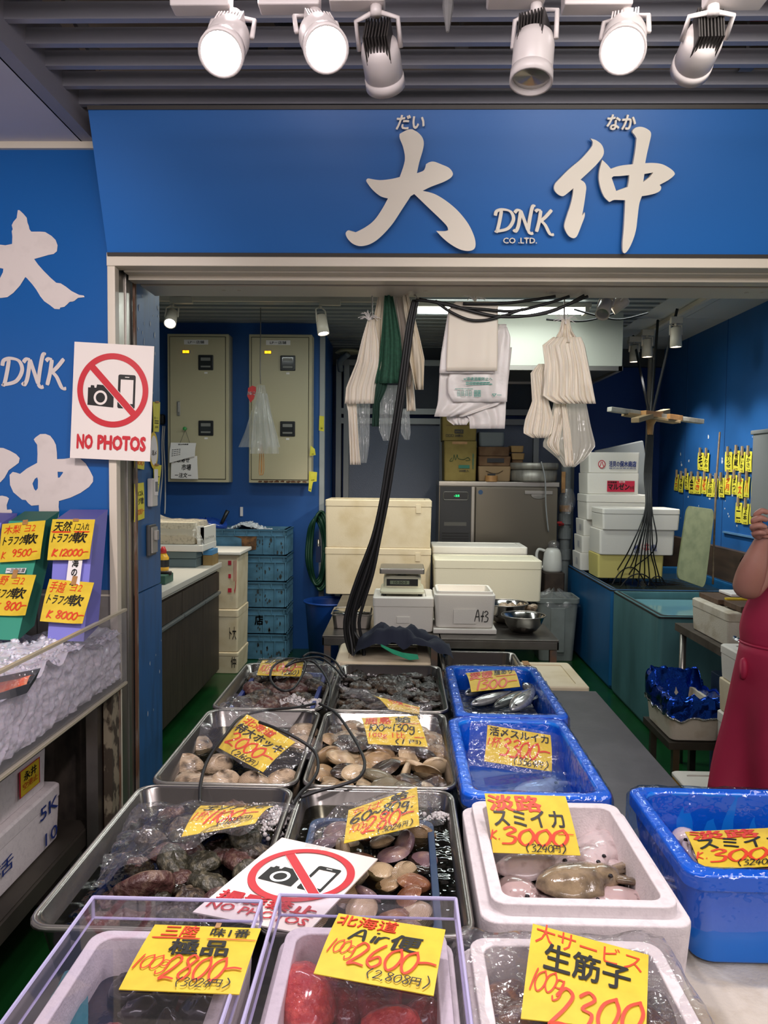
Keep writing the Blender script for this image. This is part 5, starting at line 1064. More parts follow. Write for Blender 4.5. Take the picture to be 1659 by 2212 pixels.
# --- NO PHOTOS poster
def no_photo(mb, sh, cu, cv, ru, rv, k0=0, thick=.16):
    """ring, slash, camera and phone in sheet coordinates; material slots 1 black, 3 crimson, 0 paper"""
    E_ = lambda f: [(f * math.cos(a * PI / 32), f * math.sin(a * PI / 32)) for a in range(64)]
    f = lambda k: (lambda x, y: sh.at(cu + ru * x, cv + rv * y, .0008 + .0003 * (k + k0)))
    mb.poly([(-.70, -.42), (.03, -.46), (.03, .02), (.0, .05), (-.18, .06), (-.24, .13), (-.45, .14), (-.47, .05), (-.52, .05), (-.53, .11), (-.62, .115), (-.63, .05), (-.70, .05)], (), f(0), 1)
    q = [(-.34 + .19 * math.cos(a * PI / 16), -.21 + .195 * math.sin(a * PI / 16)) for a in range(32)]; i_ = [(-.34 + .13 * math.cos(a * PI / 16), -.21 + .135 * math.sin(a * PI / 16)) for a in range(32)]
    mb.poly(q, [i_], f(1), 0)
    mb.poly([(a, b) for a, b in rrect(.14, .63, -.47, .44, .05, 4)], [[(.21, -.34), (.57, -.34), (.57, .31), (.21, .31)][::-1]], f(0), 1)
    mb.poly([(.33, .365), (.45, .365), (.45, .385), (.33, .385)], (), f(1), 0)
    mb.poly([(-.74, .60), (-.60, .76), (.74, -.60), (.60, -.76)], (), f(2), 0)
    mb.poly([(-.71, .58), (-.58, .71), (.71, -.58), (.58, -.71)], (), f(3), 3)
    mb.poly(E_(1.0), [E_(1 - thick)], f(4), 3)
c4 = [P(161, 738, 2.668), P(333, 748, 2.668), P(324, 997, 2.668), P(151, 989, 2.668)]
t = thing('no_photos_poster', 'white no-photos poster with a red prohibition ring hung on the door frame', 'poster', (c4[2] + c4[3]) / 2)
sh = Sheet(c4[3], c4[2], c4[1], c4[0]); m = MB(); m.sheet(lambda u, v: sh.at(u, v), 1, 1); m.sheet(lambda u, v: sh.at(1 - u, v, -.004), 1, 1)
e = [(0, 0), (1, 0), (1, 1), (0, 1)]
for i in range(4): a, b = e[i], e[(i + 1) % 4]; m.add([sh.at(*a), sh.at(*b), sh.at(*b, -.004), sh.at(*a, -.004)], [(0, 1, 2, 3)])
no_photo(m, sh, .505, .60, .445, .32)
for w, u0, u1 in (('NO', .085, .275), ('PHOTOS', .345, .935)): sh.put(m, ('t', w, u0, .09, u1, .205, {'sh': 0, 'b': .085}), 4, 3)
m.build('poster_sheet', [mat('poster_white', '#efe4da', .12, coat=.4), INKB, INKR, INKC], t)

# ================================================================== BAGS HANGING FROM THE HEADER
CREAMB = mat('cream_bag', '#e6dcc9', .4, sss=.1); CREAMC = mat('cream_cloth', '#d8ccb4', .8); GREENC = mat('green_cloth', '#2c5a44', .85, n=(90, '#264e3b', .4, .6)); PALEB = mat('pale_poly_bag', '#e2dcd6', .3, sss=.1, bump=(18, .25))
def bag(root, name, rows, y, m_, amp=.018, frq=6, seed=0, thick=.002, nu=30): return drape(rows, y, amp, frq, nu, seed).build(name, m_, root, smooth=True, solid=thick)
def fringe(root, px, py, y, n, spread, m_, seed, up=.2):
    rnd = random.Random(seed); m = MB(); c = P(px, py, y)
    for i in range(n):
        a = rnd.uniform(-PI, PI); l = rnd.uniform(.025, spread); d = V((math.cos(a), rnd.uniform(-.5, .5), abs(math.sin(a)) * .8 + up)).normalized() * l
        m.tube([c + V((0, 0, .0)), c + d * .5 + V((0, 0, .01)), c + d + V((0, 0, -.01 * rnd.random()))], .0012, 4)
    m.build('tie_fringe', m_, root)
t = thing('bag_bundle', 'left bundle of pleated cream bags hanging from the header beside the green cloth', 'bag bundle', P(790, 900, 3.12))
m = MB(); m.tube([P(804, 634, 3.08), P(804, 690, 3.08)], .003, 6); m.build('hook_wire', STEEL, t); fringe(t, 797, 692, 3.08, 22, .05, PAPER, 1)
bag(t, 'pleated_bag', [(690, 795, 809), (705, 790, 811), (732, 782, 817), (783, 770, 821), (837, 748, 811), (872, 745, 808)], 3.10, CREAMB, .011, 10)
bag(t, 'pleated_bag', [(862, 746, 770), (890, 752, 771), (960, 755, 775), (1004, 756, 779)], 3.13, CREAMB, .009, 5, 2)
bag(t, 'clear_bag', [(872, 768, 800), (890, 767, 799), (960, 772, 798), (1000, 777, 792)], 3.14, BAGF, .015, 6, 4, 0)
t = thing('hung_cloths', 'dark green cloth and cream cloths hanging from the header over the black cables', 'cloths', P(850, 900, 3.1))
bag(t, 'cream_cloth', [(630, 819, 830), (665, 812, 830), (700, 805, 828), (735, 810, 826), (790, 813, 823), (805, 812, 818)], 3.11, CREAMC, .012, 3, 5)
bag(t, 'green_cloth', [(630, 832, 846), (675, 829, 855), (728, 824, 865), (790, 818, 869), (812, 813, 871), (828, 811, 872)], 3.09, GREENC, .02, 3, 6, .003)
bag(t, 'green_cloth', [(820, 811, 840), (845, 809, 832), (870, 806, 820), (921, 804, 818)], 3.11, mat('green_cloth_dark', '#1d3d30', .85), .012, 3, 7, .003)
bag(t, 'cream_cloth', [(630, 846, 872), (700, 856, 886), (790, 866, 891), (835, 868, 886)], 3.13, mat('grey_cream_cloth', '#b9aea0', .8), .015, 4, 8)
bag(t, 'cream_cloth', [(630, 869, 880), (675, 873, 893), (730, 884, 907), (775, 884, 917), (842, 898, 914)], 3.08, CREAMC, .018, 3, 9)
bag(t, 'clear_pleats', [(832, 820, 868), (880, 818, 866), (930, 819, 862), (952, 828, 853)], 3.15, BAGF, .012, 9, 3, 0)
bag(t, 'clear_pleats', [(800, 876, 891), (860, 878, 896), (888, 878, 898)], 3.16, CREAMB, .015, 4, 3)
bag(t, 'clear_pleats', [(885, 868, 884), (935, 866, 887), (950, 874, 884)], 3.16, BAGF, .01, 3, 3, 0)
t = thing('bag_bundle', 'middle stack of flat white carrier bags with green print hanging from the header', 'bag bundle', P(1020, 920, 3.1)); fringe(t, 1024, 650, 3.08, 16, .05, PAPER, 2)
m = MB(); m.tube([P(1026, 634, 3.09), P(1026, 668, 3.09)], .006, 6); m.build('hook_wire', CREAM, t)
bag(t, 'flat_bag', [(652, 984, 1076), (665, 970, 1076), (762, 965, 1075), (801, 964, 1074)], 3.055, CREAMB, .004, 2, 1)
bag(t, 'flat_bag', [(666, 969, 1066), (762, 953, 1073), (800, 949, 1072), (806, 949, 1066)], 3.07, PALEB, .005, 2, 2)
bag(t, 'carrier_bag', [(706, 1062, 1095), (728, 1030, 1103), (765, 1000, 1101), (815, 967, 1098), (850, 967, 1096), (868, 978, 1095)], 3.085, PALEB, .008, 3, 3)
bag(t, 'carrier_bag', [(700, 1050, 1094), (800, 950, 1092), (870, 946, 1090), (900, 938, 1000)], 3.10, PALEB, .008, 3, 4)
bag(t, 'carrier_bag', [(750, 980, 1106), (870, 968, 1093), (900, 1013, 1092), (926, 1015, 1090)], 3.115, PALEB, .008, 3, 5)
bag(t, 'carrier_bag', [(860, 961, 1020), (890, 963, 1018), (908, 966, 1014), (918, 980, 1007)], 3.125, PALEB, .01, 3, 6)
sg = Sheet(P(968, 868, 3.062), P(1095, 868, 3.062), P(1098, 806, 3.062), P(967, 806, 3.062)); m = MB()
GPRI = mat('teal_print', '#2f9583', .5)
for k, it in enumerate((('t', 'ж環境温暖防止へ', .26, .74, .74, .86, {'sh': 0}), ('t', '一一一一一一一', .3, .66, .7, .69, {'sh': 0, 'b': .03}), ('t', '一一一一一一一一', .3, .6, .74, .63, {'sh': 0, 'b': .03}), ('t', '目目目目', .16, .2, .40, .38, {'sh': 0, 'b': .0}), ('t', '一一一一一一', .12, .44, .42, .46, {'sh': 0}), ('t', '囲囲', .44, .18, .55, .4, {'sh': 0, 'b': .02}), ('t', '▽一', .74, .18, .9, .28, {'sh': 0, 'b': .05}))): sg.put(m, it, k, 0)
m.build('green_print', GPRI, t)
t = thing('bag_bundle', 'right bundle of fanned pleated bags hanging from the header', 'bag bundle', P(1220, 1000, 3.12)); fringe(t, 1222, 700, 3.08, 26, .06, PAPER, 3)
m = MB(); m.tube([P(1219, 634, 3.08), P(1219, 700, 3.08)], .003, 6); m.build('hook_wire', STEEL, t)
bag(t, 'tied_neck', [(690, 1214, 1230), (715, 1208, 1236), (740, 1195, 1252)], 3.09, CREAMB, .015, 6, 9)
bag(t, 'pleated_bag', [(728, 1195, 1255), (746, 1172, 1263), (786, 1177, 1271), (856, 1171, 1284), (872, 1200, 1287)], 3.08, CREAMB, .013, 17, 4, nu=60)
bag(t, 'pleated_bag', [(786, 1164, 1178), (805, 1146, 1176), (868, 1150, 1185), (905, 1135, 1196), (935, 1129, 1192), (946, 1150, 1182)], 3.11, CREAMB, .011, 10, 5, nu=40)
bag(t, 'clear_bag', [(868, 1196, 1266), (920, 1186, 1276), (963, 1171, 1287), (990, 1204, 1266), (1009, 1218, 1242)], 3.13, clear('pale_bag', .06, .15, haze=.7, bump=(20, .5), hazecol='#e8dfcf'), .012, 7, 6, 0, nu=40)
bag(t, 'pleated_bag', [(868, 1200, 1222), (920, 1192, 1215), (960, 1180, 1207), (985, 1205, 1210)], 3.125, CREAMB, .01, 4, 6)
bag(t, 'pleated_bag', [(868, 1212, 1222), (930, 1216, 1232), (1007, 1222, 1240)], 3.12, CREAMB, .008, 3, 7)

# ================================================================== BLACK CABLES
t = thing('cable_bundle', 'bundle of black cables hung from the header and falling onto the display', 'cables', P(895, 645, 3.06))
m = MB(); m.tube([P(893, 636, 3.07), P(899, 640, 3.05), P(900, 648, 3.05)], .003, 6); m.build('hook', STEEL, t)
path = [(897, 648), (886, 700), (877, 770), (868, 840), (856, 920), (843, 1000), (830, 1080), (813, 1160), (790, 1240), (770, 1300), (760, 1345), (766, 1390), (776, 1432)]
for k in range(7):
    o = (k - 3) * 2.6; rnd = random.Random(k); pts = []
    for i, (x, y) in enumerate(path):
        f = i / 12; s = .6 + .7 * f + (.9 if 8 <= i <= 11 else 0)
        pts.append(P(x + o * s + rnd.uniform(-1, 1), y, 3.04 + .018 * (k % 3) + .10 * f))
    if k in (2, 5): pts[-3:] = [P(752 + k, 1345, 3.15), P(745 + 8 * k, 1400, 3.12), P(752 + 6 * k, 1440, 3.1)]
    MB().tube(spline(pts, 5), .0068, 7).build('cable', RUBBER, t, smooth=True)
t = thing('cable_swag', 'black cables swagging across the ceiling behind the header', 'cables', P(1080, 670, 3.0))
for pts in ([(898, 648), (960, 655), (1020, 672), (1080, 684), (1140, 682), (1200, 668), (1270, 640)], [(905, 646), (980, 662), (1050, 680), (1110, 684), (1190, 674), (1262, 638)], [(940, 650), (970, 672), (1010, 690), (1045, 692), (1085, 683), (1130, 668)], [(985, 664), (1040, 668), (1110, 672), (1180, 656), (1230, 640)], [(1000, 656), (1080, 656), (1150, 648), (1200, 640)], [(1240, 668), (1290, 682), (1340, 690), (1400, 676)], [(1180, 690), (1250, 694), (1290, 688), (1330, 676)]):
    MB().tube(spline([P(a, b, 3.03 if a < 1280 else 4.2) if pts[0][0] < 1150 else P(a, b, 4.5) for a, b in pts], 6), .006, 6).build('cable', RUBBER, t, smooth=True)

# ================================================================== ICE STALL ON THE LEFT
ACR = clear('clear_acrylic', .05, .03, tint='#f4f2f4', haze=.05); FROST = clear('frosted_acrylic', .03, .08, tint='#f6f4f6', haze=.10)
t = thing('ice_display_bin', 'raised ice bin with a clear front panel along the left wall', 'display bin', (-1.8, 1.9, 0))
m = MB(); m.box(-2.6, -.985, .9, 2.69, .825, .850); m.build('bin_floor', DSTEEL, t)
m = MB(); m.box(-.984, -.976, .9, 2.69, .838, 1.105); m.build('front_panel', FROST, t)
m = MB(); m.box(-.9865, -.9735, .9, 2.69, 1.099, 1.107); m.box(-.9865, -.974, .9, 2.69, .836, .844); m.build('panel_edge', mat('acrylic_edge', '#b0a690', .3), t)
for x, y in ((-1.06, 2.60), (-2.3, 2.6), (-1.06, 1.0)): MB().box(x - .02, x + .02, y - .02, y + .02, 0, .825).build('leg', DSTEEL, t)
def icez(x, y): return 1.045 + .03 * noise.noise(V((x * 5, y * 5, 0))) + .025 * noise.noise(V((x * 14, y * 14, 4))) - .03 * max(0, (y - 2.35)) / .3 - .08 * max(0, min(1, (2.1 - y) / .8))
m = MB(); m.sheet(lambda u, v: (lambda x, y: V((x, y, icez(x, y) + .012 * noise.noise(V((x * 45, y * 45, 2))))))(-2.6 + 1.612 * u, 1.0 + 1.68 * v), 90, 110)
m.sheet(lambda u, v: (lambda y, z: V((-.992 - .018 * abs(noise.noise(V((y * 24, z * 24, 8)))) - .010 * abs(noise.noise(V((y * 60, z * 60, 3)))) - .02 * v ** 6, y, z)))(1.0 + 1.68 * u, .858 + (icez(-.99, 1.0 + 1.68 * u) - .855) * v), 220, 40)
def ri(r): x = -1.0 - 1.3 * r.random() ** 1.3; y = 1.5 + 1.17 * r.random(); return V((x, y, icez(x, y) + .002))
ice_chunks(m, 1500, ri, .004, .010, 4)
tag(m.build('ice_bed', ICE, smooth=True), 'bed of crushed ice behind the clear panel on the left', 'ice', kind='stuff')
# gift boxes on the ice, leaning on the wall
def gift(label, q, dep, colf, cols, name='gift_box'):
    """front face TL, TR, BR, BL; dep = vector to the back"""
    q = [V(p) for p in q]; d = V(dep); t = thing(name, label, 'box', (q[2] + q[3]) / 2)
    m = MB(); m.add(q + [p + d for p in q], [(4, 5, 6, 7), (0, 4, 5, 1), (1, 5, 6, 2), (2, 6, 7, 3), (3, 7, 4, 0)]); m.build('box_side', cols, t)
    n = (q[1] - q[0]).cross(q[3] - q[0]).normalized(); n = n if n.y < 0 else -n; m = MB(); m.add([p + n * .002 for p in q] + q, [(0, 1, 2, 3), (0, 4, 5, 1), (1, 5, 6, 2), (2, 6, 7, 3), (3, 7, 4, 0)]); m.build('box_front', colf, t); return t, q
LAV = mat('lavender_card', '#8583d6', .45); LAVD = mat('lavender_side', '#5a5899', .5); GRN = mat('jade_card', '#3f9b80', .45); GRND = mat('jade_side', '#1f5a4b', .5)
g1, qa = gift('tall lavender gift box leaning on the wall in the ice, with two yellow cards', [P(121, 1122, 2.60), P(205, 1122, 2.60), P(181, 1386, 2.36), P(103, 1384, 2.36)], (.012, .085, .03), LAV, LAVD)
g2, qb = gift('jade green gift box leaning on the wall at the left edge, with yellow cards', [P(20, 1126, 2.60), P(97, 1126, 2.60), P(38, 1384, 2.34), P(-42, 1380, 2.34)], (.012, .085, .03), GRN, GRND)
gift('purple gift box cut by the left edge of the picture, behind the green one', [P(-80, 1128, 2.62), P(4, 1130, 2.62), P(-62, 1384, 2.36), P(-140, 1384, 2.36)], (.012, .085, .03), LAV, LAVD)
sv = Sheet(P(142, 1270, 2.44), P(172, 1270, 2.44), P(180, 1205, 2.50), P(150, 1205, 2.50)); m = MB(); m.sheet(lambda u, v: sv.at(u, v, .004), 2, 2, 0); sv.put(m, ('t', '海\nの\nふ', .3, .05, .75, .95, {'sh': 0, 'b': .03}), 15, 1); m.build('paper_band', [PAPER, INKB], g1)
sv = Sheet(P(12, 1240, 2.46), P(54, 1240, 2.46), P(58, 1229, 2.48), P(15, 1229, 2.48)); m = MB(); m.sheet(lambda u, v: sv.at(u, v, .004), 2, 2, 0); sv.put(m, ('t', '一三目三目', .05, .1, .95, .8, {'sh': 0}), 15, 1); m.build('paper_band', [PAPER, INKB], g2)
zc = lambda a, b: (a / 6.9125, b / 6.9125 + 1090)
def gcard(label, zz, yt, yb, items, tp):
    q = [P(*zc(*zz[0]), yt), P(*zc(*zz[1]), yt), P(*zc(*zz[2]), yb), P(*zc(*zz[3]), yb)]
    price_card(label, q, items, YEL, .004, .012, tapes=tp)
TF = ('tb', 'トラフグ', .08, .40, .58, .63, {'sh': .15, 'b': .02}); NAN = ('tb', '軟', .56, .39, .88, .66, {'sh': .15, 'b': .02})
gcard('yellow card priced K 9500 on the jade gift box', [(35, 290), (680, 235), (610, 825), (-10, 862)], 2.575, 2.485, [('tr', '木梨', .08, .70, .45, .93, {'b': .01}), ('tr', 'ヨ2', .55, .72, .8, .90, {'b': .0}), TF, NAN, ('sr', 'K', .05, .07, .16, .25, {'w': .06}), ('sr', '9500-', .30, .10, .90, .28, {'w': .07})], ((.54, .98, .12, .13),))
gcard('yellow card priced K 12000 on the lavender gift box, upper one', [(785, 218), (1420, 222), (1345, 825), (705, 828)], 2.575, 2.485, [('tb', '天然', .08, .68, .48, .94, {'b': .02}), ('sr', '-', .05, .62, .46, .70, {'w': .3}), ('tb', '1コ入れ', .56, .70, .90, .9, {'b': .01}), ('sr', '-', .55, .63, .88, .70, {'w': .3}), TF, NAN, ('sr', 'K', .10, .07, .24, .25, {'w': .09}), ('sr', '12000-', .28, .08, .95, .25, {'w': .08})], ((.56, .97, .13, .07),))
gcard('yellow card priced K 800 on the jade gift box, lower one', [(-110, 1035), (540, 1050), (390, 1665), (-260, 1650)], 2.455, 2.375, [('tr', '上野', .02, .72, .40, .96, {'b': .01}), ('tr', 'ヨ2', .52, .74, .78, .92, {'b': .0}), TF, NAN, ('sr', 'K', .24, .12, .38, .30, {'w': .06}), ('sr', '800-', .48, .12, .98, .32, {'w': .08})], ((.52, 1.0, .11, .22),))
gcard('yellow card priced K 8000 on the lavender gift box, lower one', [(740, 1110), (1405, 1165), (1240, 1790), (595, 1740)], 2.45, 2.365, [('tr', '手越', .06, .68, .40, .95, {'b': .01}), ('tr', 'ヨ2', .52, .74, .78, .92, {'b': .0}), TF, NAN, ('sr', 'K', .14, .08, .27, .26, {'w': .09}), ('sr', '8000-', .34, .08, .98, .26, {'w': .08})], ((.56, 1.0, .11, .22),))
# packed fish trays on the ice
def fishpack(label, q, h):
    q = [V(p) for p in q]; t = thing('fish_pack', label, 'packed fish', sum(q, V()) / 4)
    c = sum(q, V()) / 4; ins = [p.lerp(c, .16) for p in q]; dn = V((0, 0, -h))
    m = MB(); m.add(q + [p.lerp(c, .05) for p in q] + [p + dn for p in ins] + [p.lerp(c, .12) + dn for p in q], [(i, (i + 1) % 4, (i + 1) % 4 + 4, i + 4) for i in range(4)] + [(i + 4, (i + 1) % 4 + 4, (i + 1) % 4 + 8, i + 8) for i in range(4)] + [(8, 9, 10, 11)] + [(i, (i + 1) % 4, (i + 1) % 4 + 12, i + 12) for i in range(4)] + [(15, 14, 13, 12)]); m.build('tray', mat('dark_pack', '#3a3d42', .35), t)
    m = MB(); m.sheet(lambda u, v: ins[0].lerp(ins[1], u).lerp(ins[3].lerp(ins[2], u), v) + V((0, 0, -.012 + .014 * math.sin(PI * v) * (.7 + .3 * math.sin(8 * u)))), 16, 10); m.build('salmon_slice', mat('salmon_orange', '#e2623c', .25, n=(30, '#e9a07a', .45, .7), stretch=(4, 1, 1), coat=.6), t, smooth=True)
    m = MB(); m.sheet(lambda u, v: q[0].lerp(q[1], u).lerp(q[3].lerp(q[2], u), v) + V((0, 0, .006 + .006 * noise.noise(V((u * 4, v * 4, 0))))), 12, 8); m.build('film_cover', FILM, t, smooth=True)
fishpack('black tray of orange salmon under film, half buried in the ice at the left edge', [PZ(-90, 1480, 1.065), PZ(88, 1443, 1.075), PZ(66, 1476, 1.045), PZ(-100, 1530, 1.035)], .025)
fishpack('dark tray corner poking from the ice below the salmon pack', [PZ(-150, 1500, 1.05), PZ(8, 1482, 1.05), PZ(9, 1500, 1.02), PZ(-150, 1540, 1.02)], .02)
# below the ice bin
t = thing('steel_shelf', 'low dark steel shelf under the ice bin holding foam boxes', 'shelf', (-1.9, 2.0, 0)); m = MB(); m.box(-2.7, -1.10, .9, 2.66, .32, .348); m.box(-2.7, -1.09, .9, 2.66, .29, .345); m.build('shelf_top', mat('dark_shelf', '#4b453d', .5, .4, n=(6, '#3a352f', .4, .7)), t)
for y in (2.6, .95): MB().box(-1.14, -1.10, y - .02, y + .02, 0, .30).build('leg', DSTEEL, t)
SW = [('5K', NAVYI, .62, .62, .82, .9, {'side': 1, 's': 0}), ('活', NAVYI, .42, .25, .55, .5, {'side': 1}), ('10', NAVYI, .78, .08, .92, .3, {'side': 1})]
foam_box('foam_box', 'white foam box with blue writing on the low shelf under the ice bin', -1.75, -1.15, 1.75, 2.54, .349, .54, .045, FOAMP, noth=False, wr=[('5K', NAVYI, .80, .62, .96, .84, {'side': 1, 'b': .01}), ('活', NAVYI, .45, .35, .58, .58, {'side': 1, 'b': .01}), ('10', NAVYI, .84, .12, .95, .34, {'side': 1, 'b': .01}), ('鮮\n活', NAVYI, .18, .10, .30, .66, {'side': 1, 'b': .0})])
foam_box('foam_box', 'white foam box with a yellow shop label, under the ice bin on another box', -1.75, -1.172, 1.75, 2.50, .541, .79, 0, FOAMP, noth=False, wr=[('', RED, .725, .16, .905, .50, {'side': 1, 'plain': 1}), ('', YEL, .735, .17, .895, .49, {'side': 1.003, 'plain': 1}), ('永井', INKB, .76, .34, .87, .45, {'side': 1.006, 'b': .03}), ('空港止', mat('orange_print', '#c8541d', .5), .75, .24, .88, .32, {'side': 1.006, 'b': .01}), ('14', RED, .38, .25, .52, .7, {'side': 1, 'b': .0})])
m = MB(); m.box(-1.035, -1.006, 2.62, 2.69, .0, .86); tag(m.build('rusty_post', mat('rusty_post_paint', '#8f836d', .8, n=(28, '#43382c', .46, .54), stretch=(1, 1, .6))), 'rusty flaking post below the ice bin beside the door frame', 'post')
struct(MB().box(-3.5, -1.03, 2.712, 2.722, 0, .80).build('baseboard_dark', mat('dark_mottled_panel', '#564b42', .8, n=(14, '#2e2722', .4, .65), stretch=(1, 1, .5))))  # darker mottled panel over the lower part of the wall
m = MB(); m.box(-1.075, -1.03, 2.69, 2.712, 0, .8); tag(m.build('rust_strip', mat('rust_orange', '#5c3415', .8, n=(10, '#2a1a10', .4, .7))), 'orange-rusted steel strip behind the flaking post', 'strip')
# ================================================================== DISPLAY COUNTER AND SEAFOOD
SLAB = mat('dark_counter_slab', '#4b4a4e', .35, n=(8, '#5b5a5d', .45, .75), bump=(60, .04))
t = thing('display_table', 'long dark grey display table under the seafood tubs', 'table', (.1, 2.0, 0))
m = MB(); m.box(.152, .84, .55, 3.28, .63, .67); m.box(-.64, .150, .55, 3.3, .66, .70); m.build('table_top', SLAB, t, bevel=.004)
for x in (-.56, .1, .78):
    for y in (.7, 3.15): MB().box(x - .02, x + .02, y - .02, y + .02, 0, .63 if x > .12 else .66).build('leg', DSTEEL, t)
TRAYS = mat('tray_steel', '#8f8a86', .22, .95, bump=(50, .02))
def tray(label, x0, x1, y0, y1, z1=.85, z0=.702):
    cx, cy = (x0 + x1) / 2, (y0 + y1) / 2; hx, hy = (x1 - x0) / 2, (y1 - y0) / 2; h = z1 - z0; t = thing('steel_tray', label, 'tray', (cx, cy, z0), group='steel seafood trays')
    R = lambda i, z, r=.04: [V((x, y, z)) for x, y in rrect(-hx + i, hx - i, -hy + i, hy - i, r, 5)]
    m = MB(); m.rings([R(.045, 0), R(.036, .005), R(.012, h - .01), R(.0, h - .006), R(.0, h), R(.005, h + .003), R(.013, h), R(.038, .012), R(.048, .006)]); m.build('tray_body', TRAYS, t, local=True, smooth=True)
    m = MB(); m.tube([p for p in R(.004, h)] + [R(.004, h)[0]], .0042, 6, caps=False); m.build('rolled_rim', STEEL, t, local=True, smooth=True)
    return t
TW = clear('tray_water', .03, .02, tint='#a9aaa0', bump=(22, .35))
def water(label, x0, x1, y0, y1, z, m_=TW):
    m = MB(); pts = rrect(x0, x1, y0, y1, .035, 5); m.add([V((x, y, z)) for x, y in pts], [list(range(len(pts)))]); return tag(m.build('water_surface', m_), label, 'water', kind='stuff')
tray('steel tray at the back left of the display, dark abalone in a navy basket', -.60, -.245, 2.375, 2.95)
tray('steel tray at the back centre of the display, full of dark flat shells', -.235, .155, 2.375, 2.95)
tray('steel tray in the second row left, holding big striped surf clams', -.60, -.245, 1.79, 2.365)
tray('steel tray in the second row centre, heaped with brown clams', -.235, .142, 1.79, 2.365)
tray('steel tray at the front left of the display, full of rough abalone', -.615, -.245, 1.205, 1.78)
tray('steel tray at the front centre, holding a navy basket of clams', -.235, .128, 1.205, 1.78)
tray('empty steel tray standing behind the rear blue tub', .16, .475, 2.87, 3.2, .85, .675)
water('still water in the back left tray', -.58, -.265, 2.395, 2.93, .815); water('water in the back centre tray of dark shells', -.215, .135, 2.395, 2.93, .812)
water('water in the surf clam tray', -.58, -.265, 1.81, 2.345, .805); water('water under the heaped brown clams', -.215, .122, 1.81, 2.345, .800)
water('water over the rough abalone in the front left tray', -.595, -.265, 1.225, 1.76, .812); water('water over the clam basket in the front centre tray', -.215, .108, 1.225, 1.76, .820)
NAVYB = mat('navy_basket', '#1d3556', .45); NAVYC = mat('deep_blue_basket', '#1c2f7a', .45)
def basket(label, x0, x1, y0, y1, z0, z1, m_):
    t = thing('plastic_basket', label, 'basket', ((x0 + x1) / 2, (y0 + y1) / 2, z0)); R = lambda i, z: [V((x, y, z)) for x, y in rrect(x0 + i, x1 - i, y0 + i, y1 - i, .03, 4)]
    m = MB(); m.rings([R(-.004, z1 - .014), R(-.004, z1), R(.010, z1), R(.010, z1 - .014)], c0=False, c1=False); m.build('basket_rim', m_, t, bevel=.002)
    m = MB(); m.rings([R(.012, z0), R(.004, z0 + .03), R(.006, z0 + .03), R(.014, z0 + .004)]);
    nx = int((x1 - x0) / .010)
    for k in range(nx):
        x = x0 + .02 + (x1 - x0 - .04) * k / nx
        for y in (y0 + .004, y1 - .007): m.box(x, x + .0048, y, y + .003, z0 + .03, z1 - .012)
    ny = int((y1 - y0) / .010)
    for k in range(ny):
        y = y0 + .02 + (y1 - y0 - .04) * k / ny
        for x in (x0 + .004, x1 - .007): m.box(x, x + .003, y, y + .0048, z0 + .03, z1 - .012)
    for z in [z0 + .04 + .010 * i for i in range(int((z1 - z0 - .05) / .010))]:
        m.box(x0 + .02, x1 - .02, y1 - .007, y1 - .004, z, z + .0045); m.box(x0 + .02, x1 - .02, y0 + .004, y0 + .007, z, z + .0045); m.box(x1 - .007, x1 - .004, y0 + .02, y1 - .02, z, z + .0045); m.box(x0 + .004, x0 + .007, y0 + .02, y1 - .02, z, z + .0045)
    m.build('basket_mesh', m_, t); return t
basket('navy mesh basket of clams sunk in the front centre tray', -.19, .072, 1.24, 1.665, .716, .832, NAVYB)
basket('deep blue basket sunk in the back left tray', -.555, -.285, 2.42, 2.91, .716, .828, NAVYC)
basket('deep blue basket sunk along the front left tray of abalone', -.565, -.285, 1.24, 1.73, .716, .808, NAVYC)

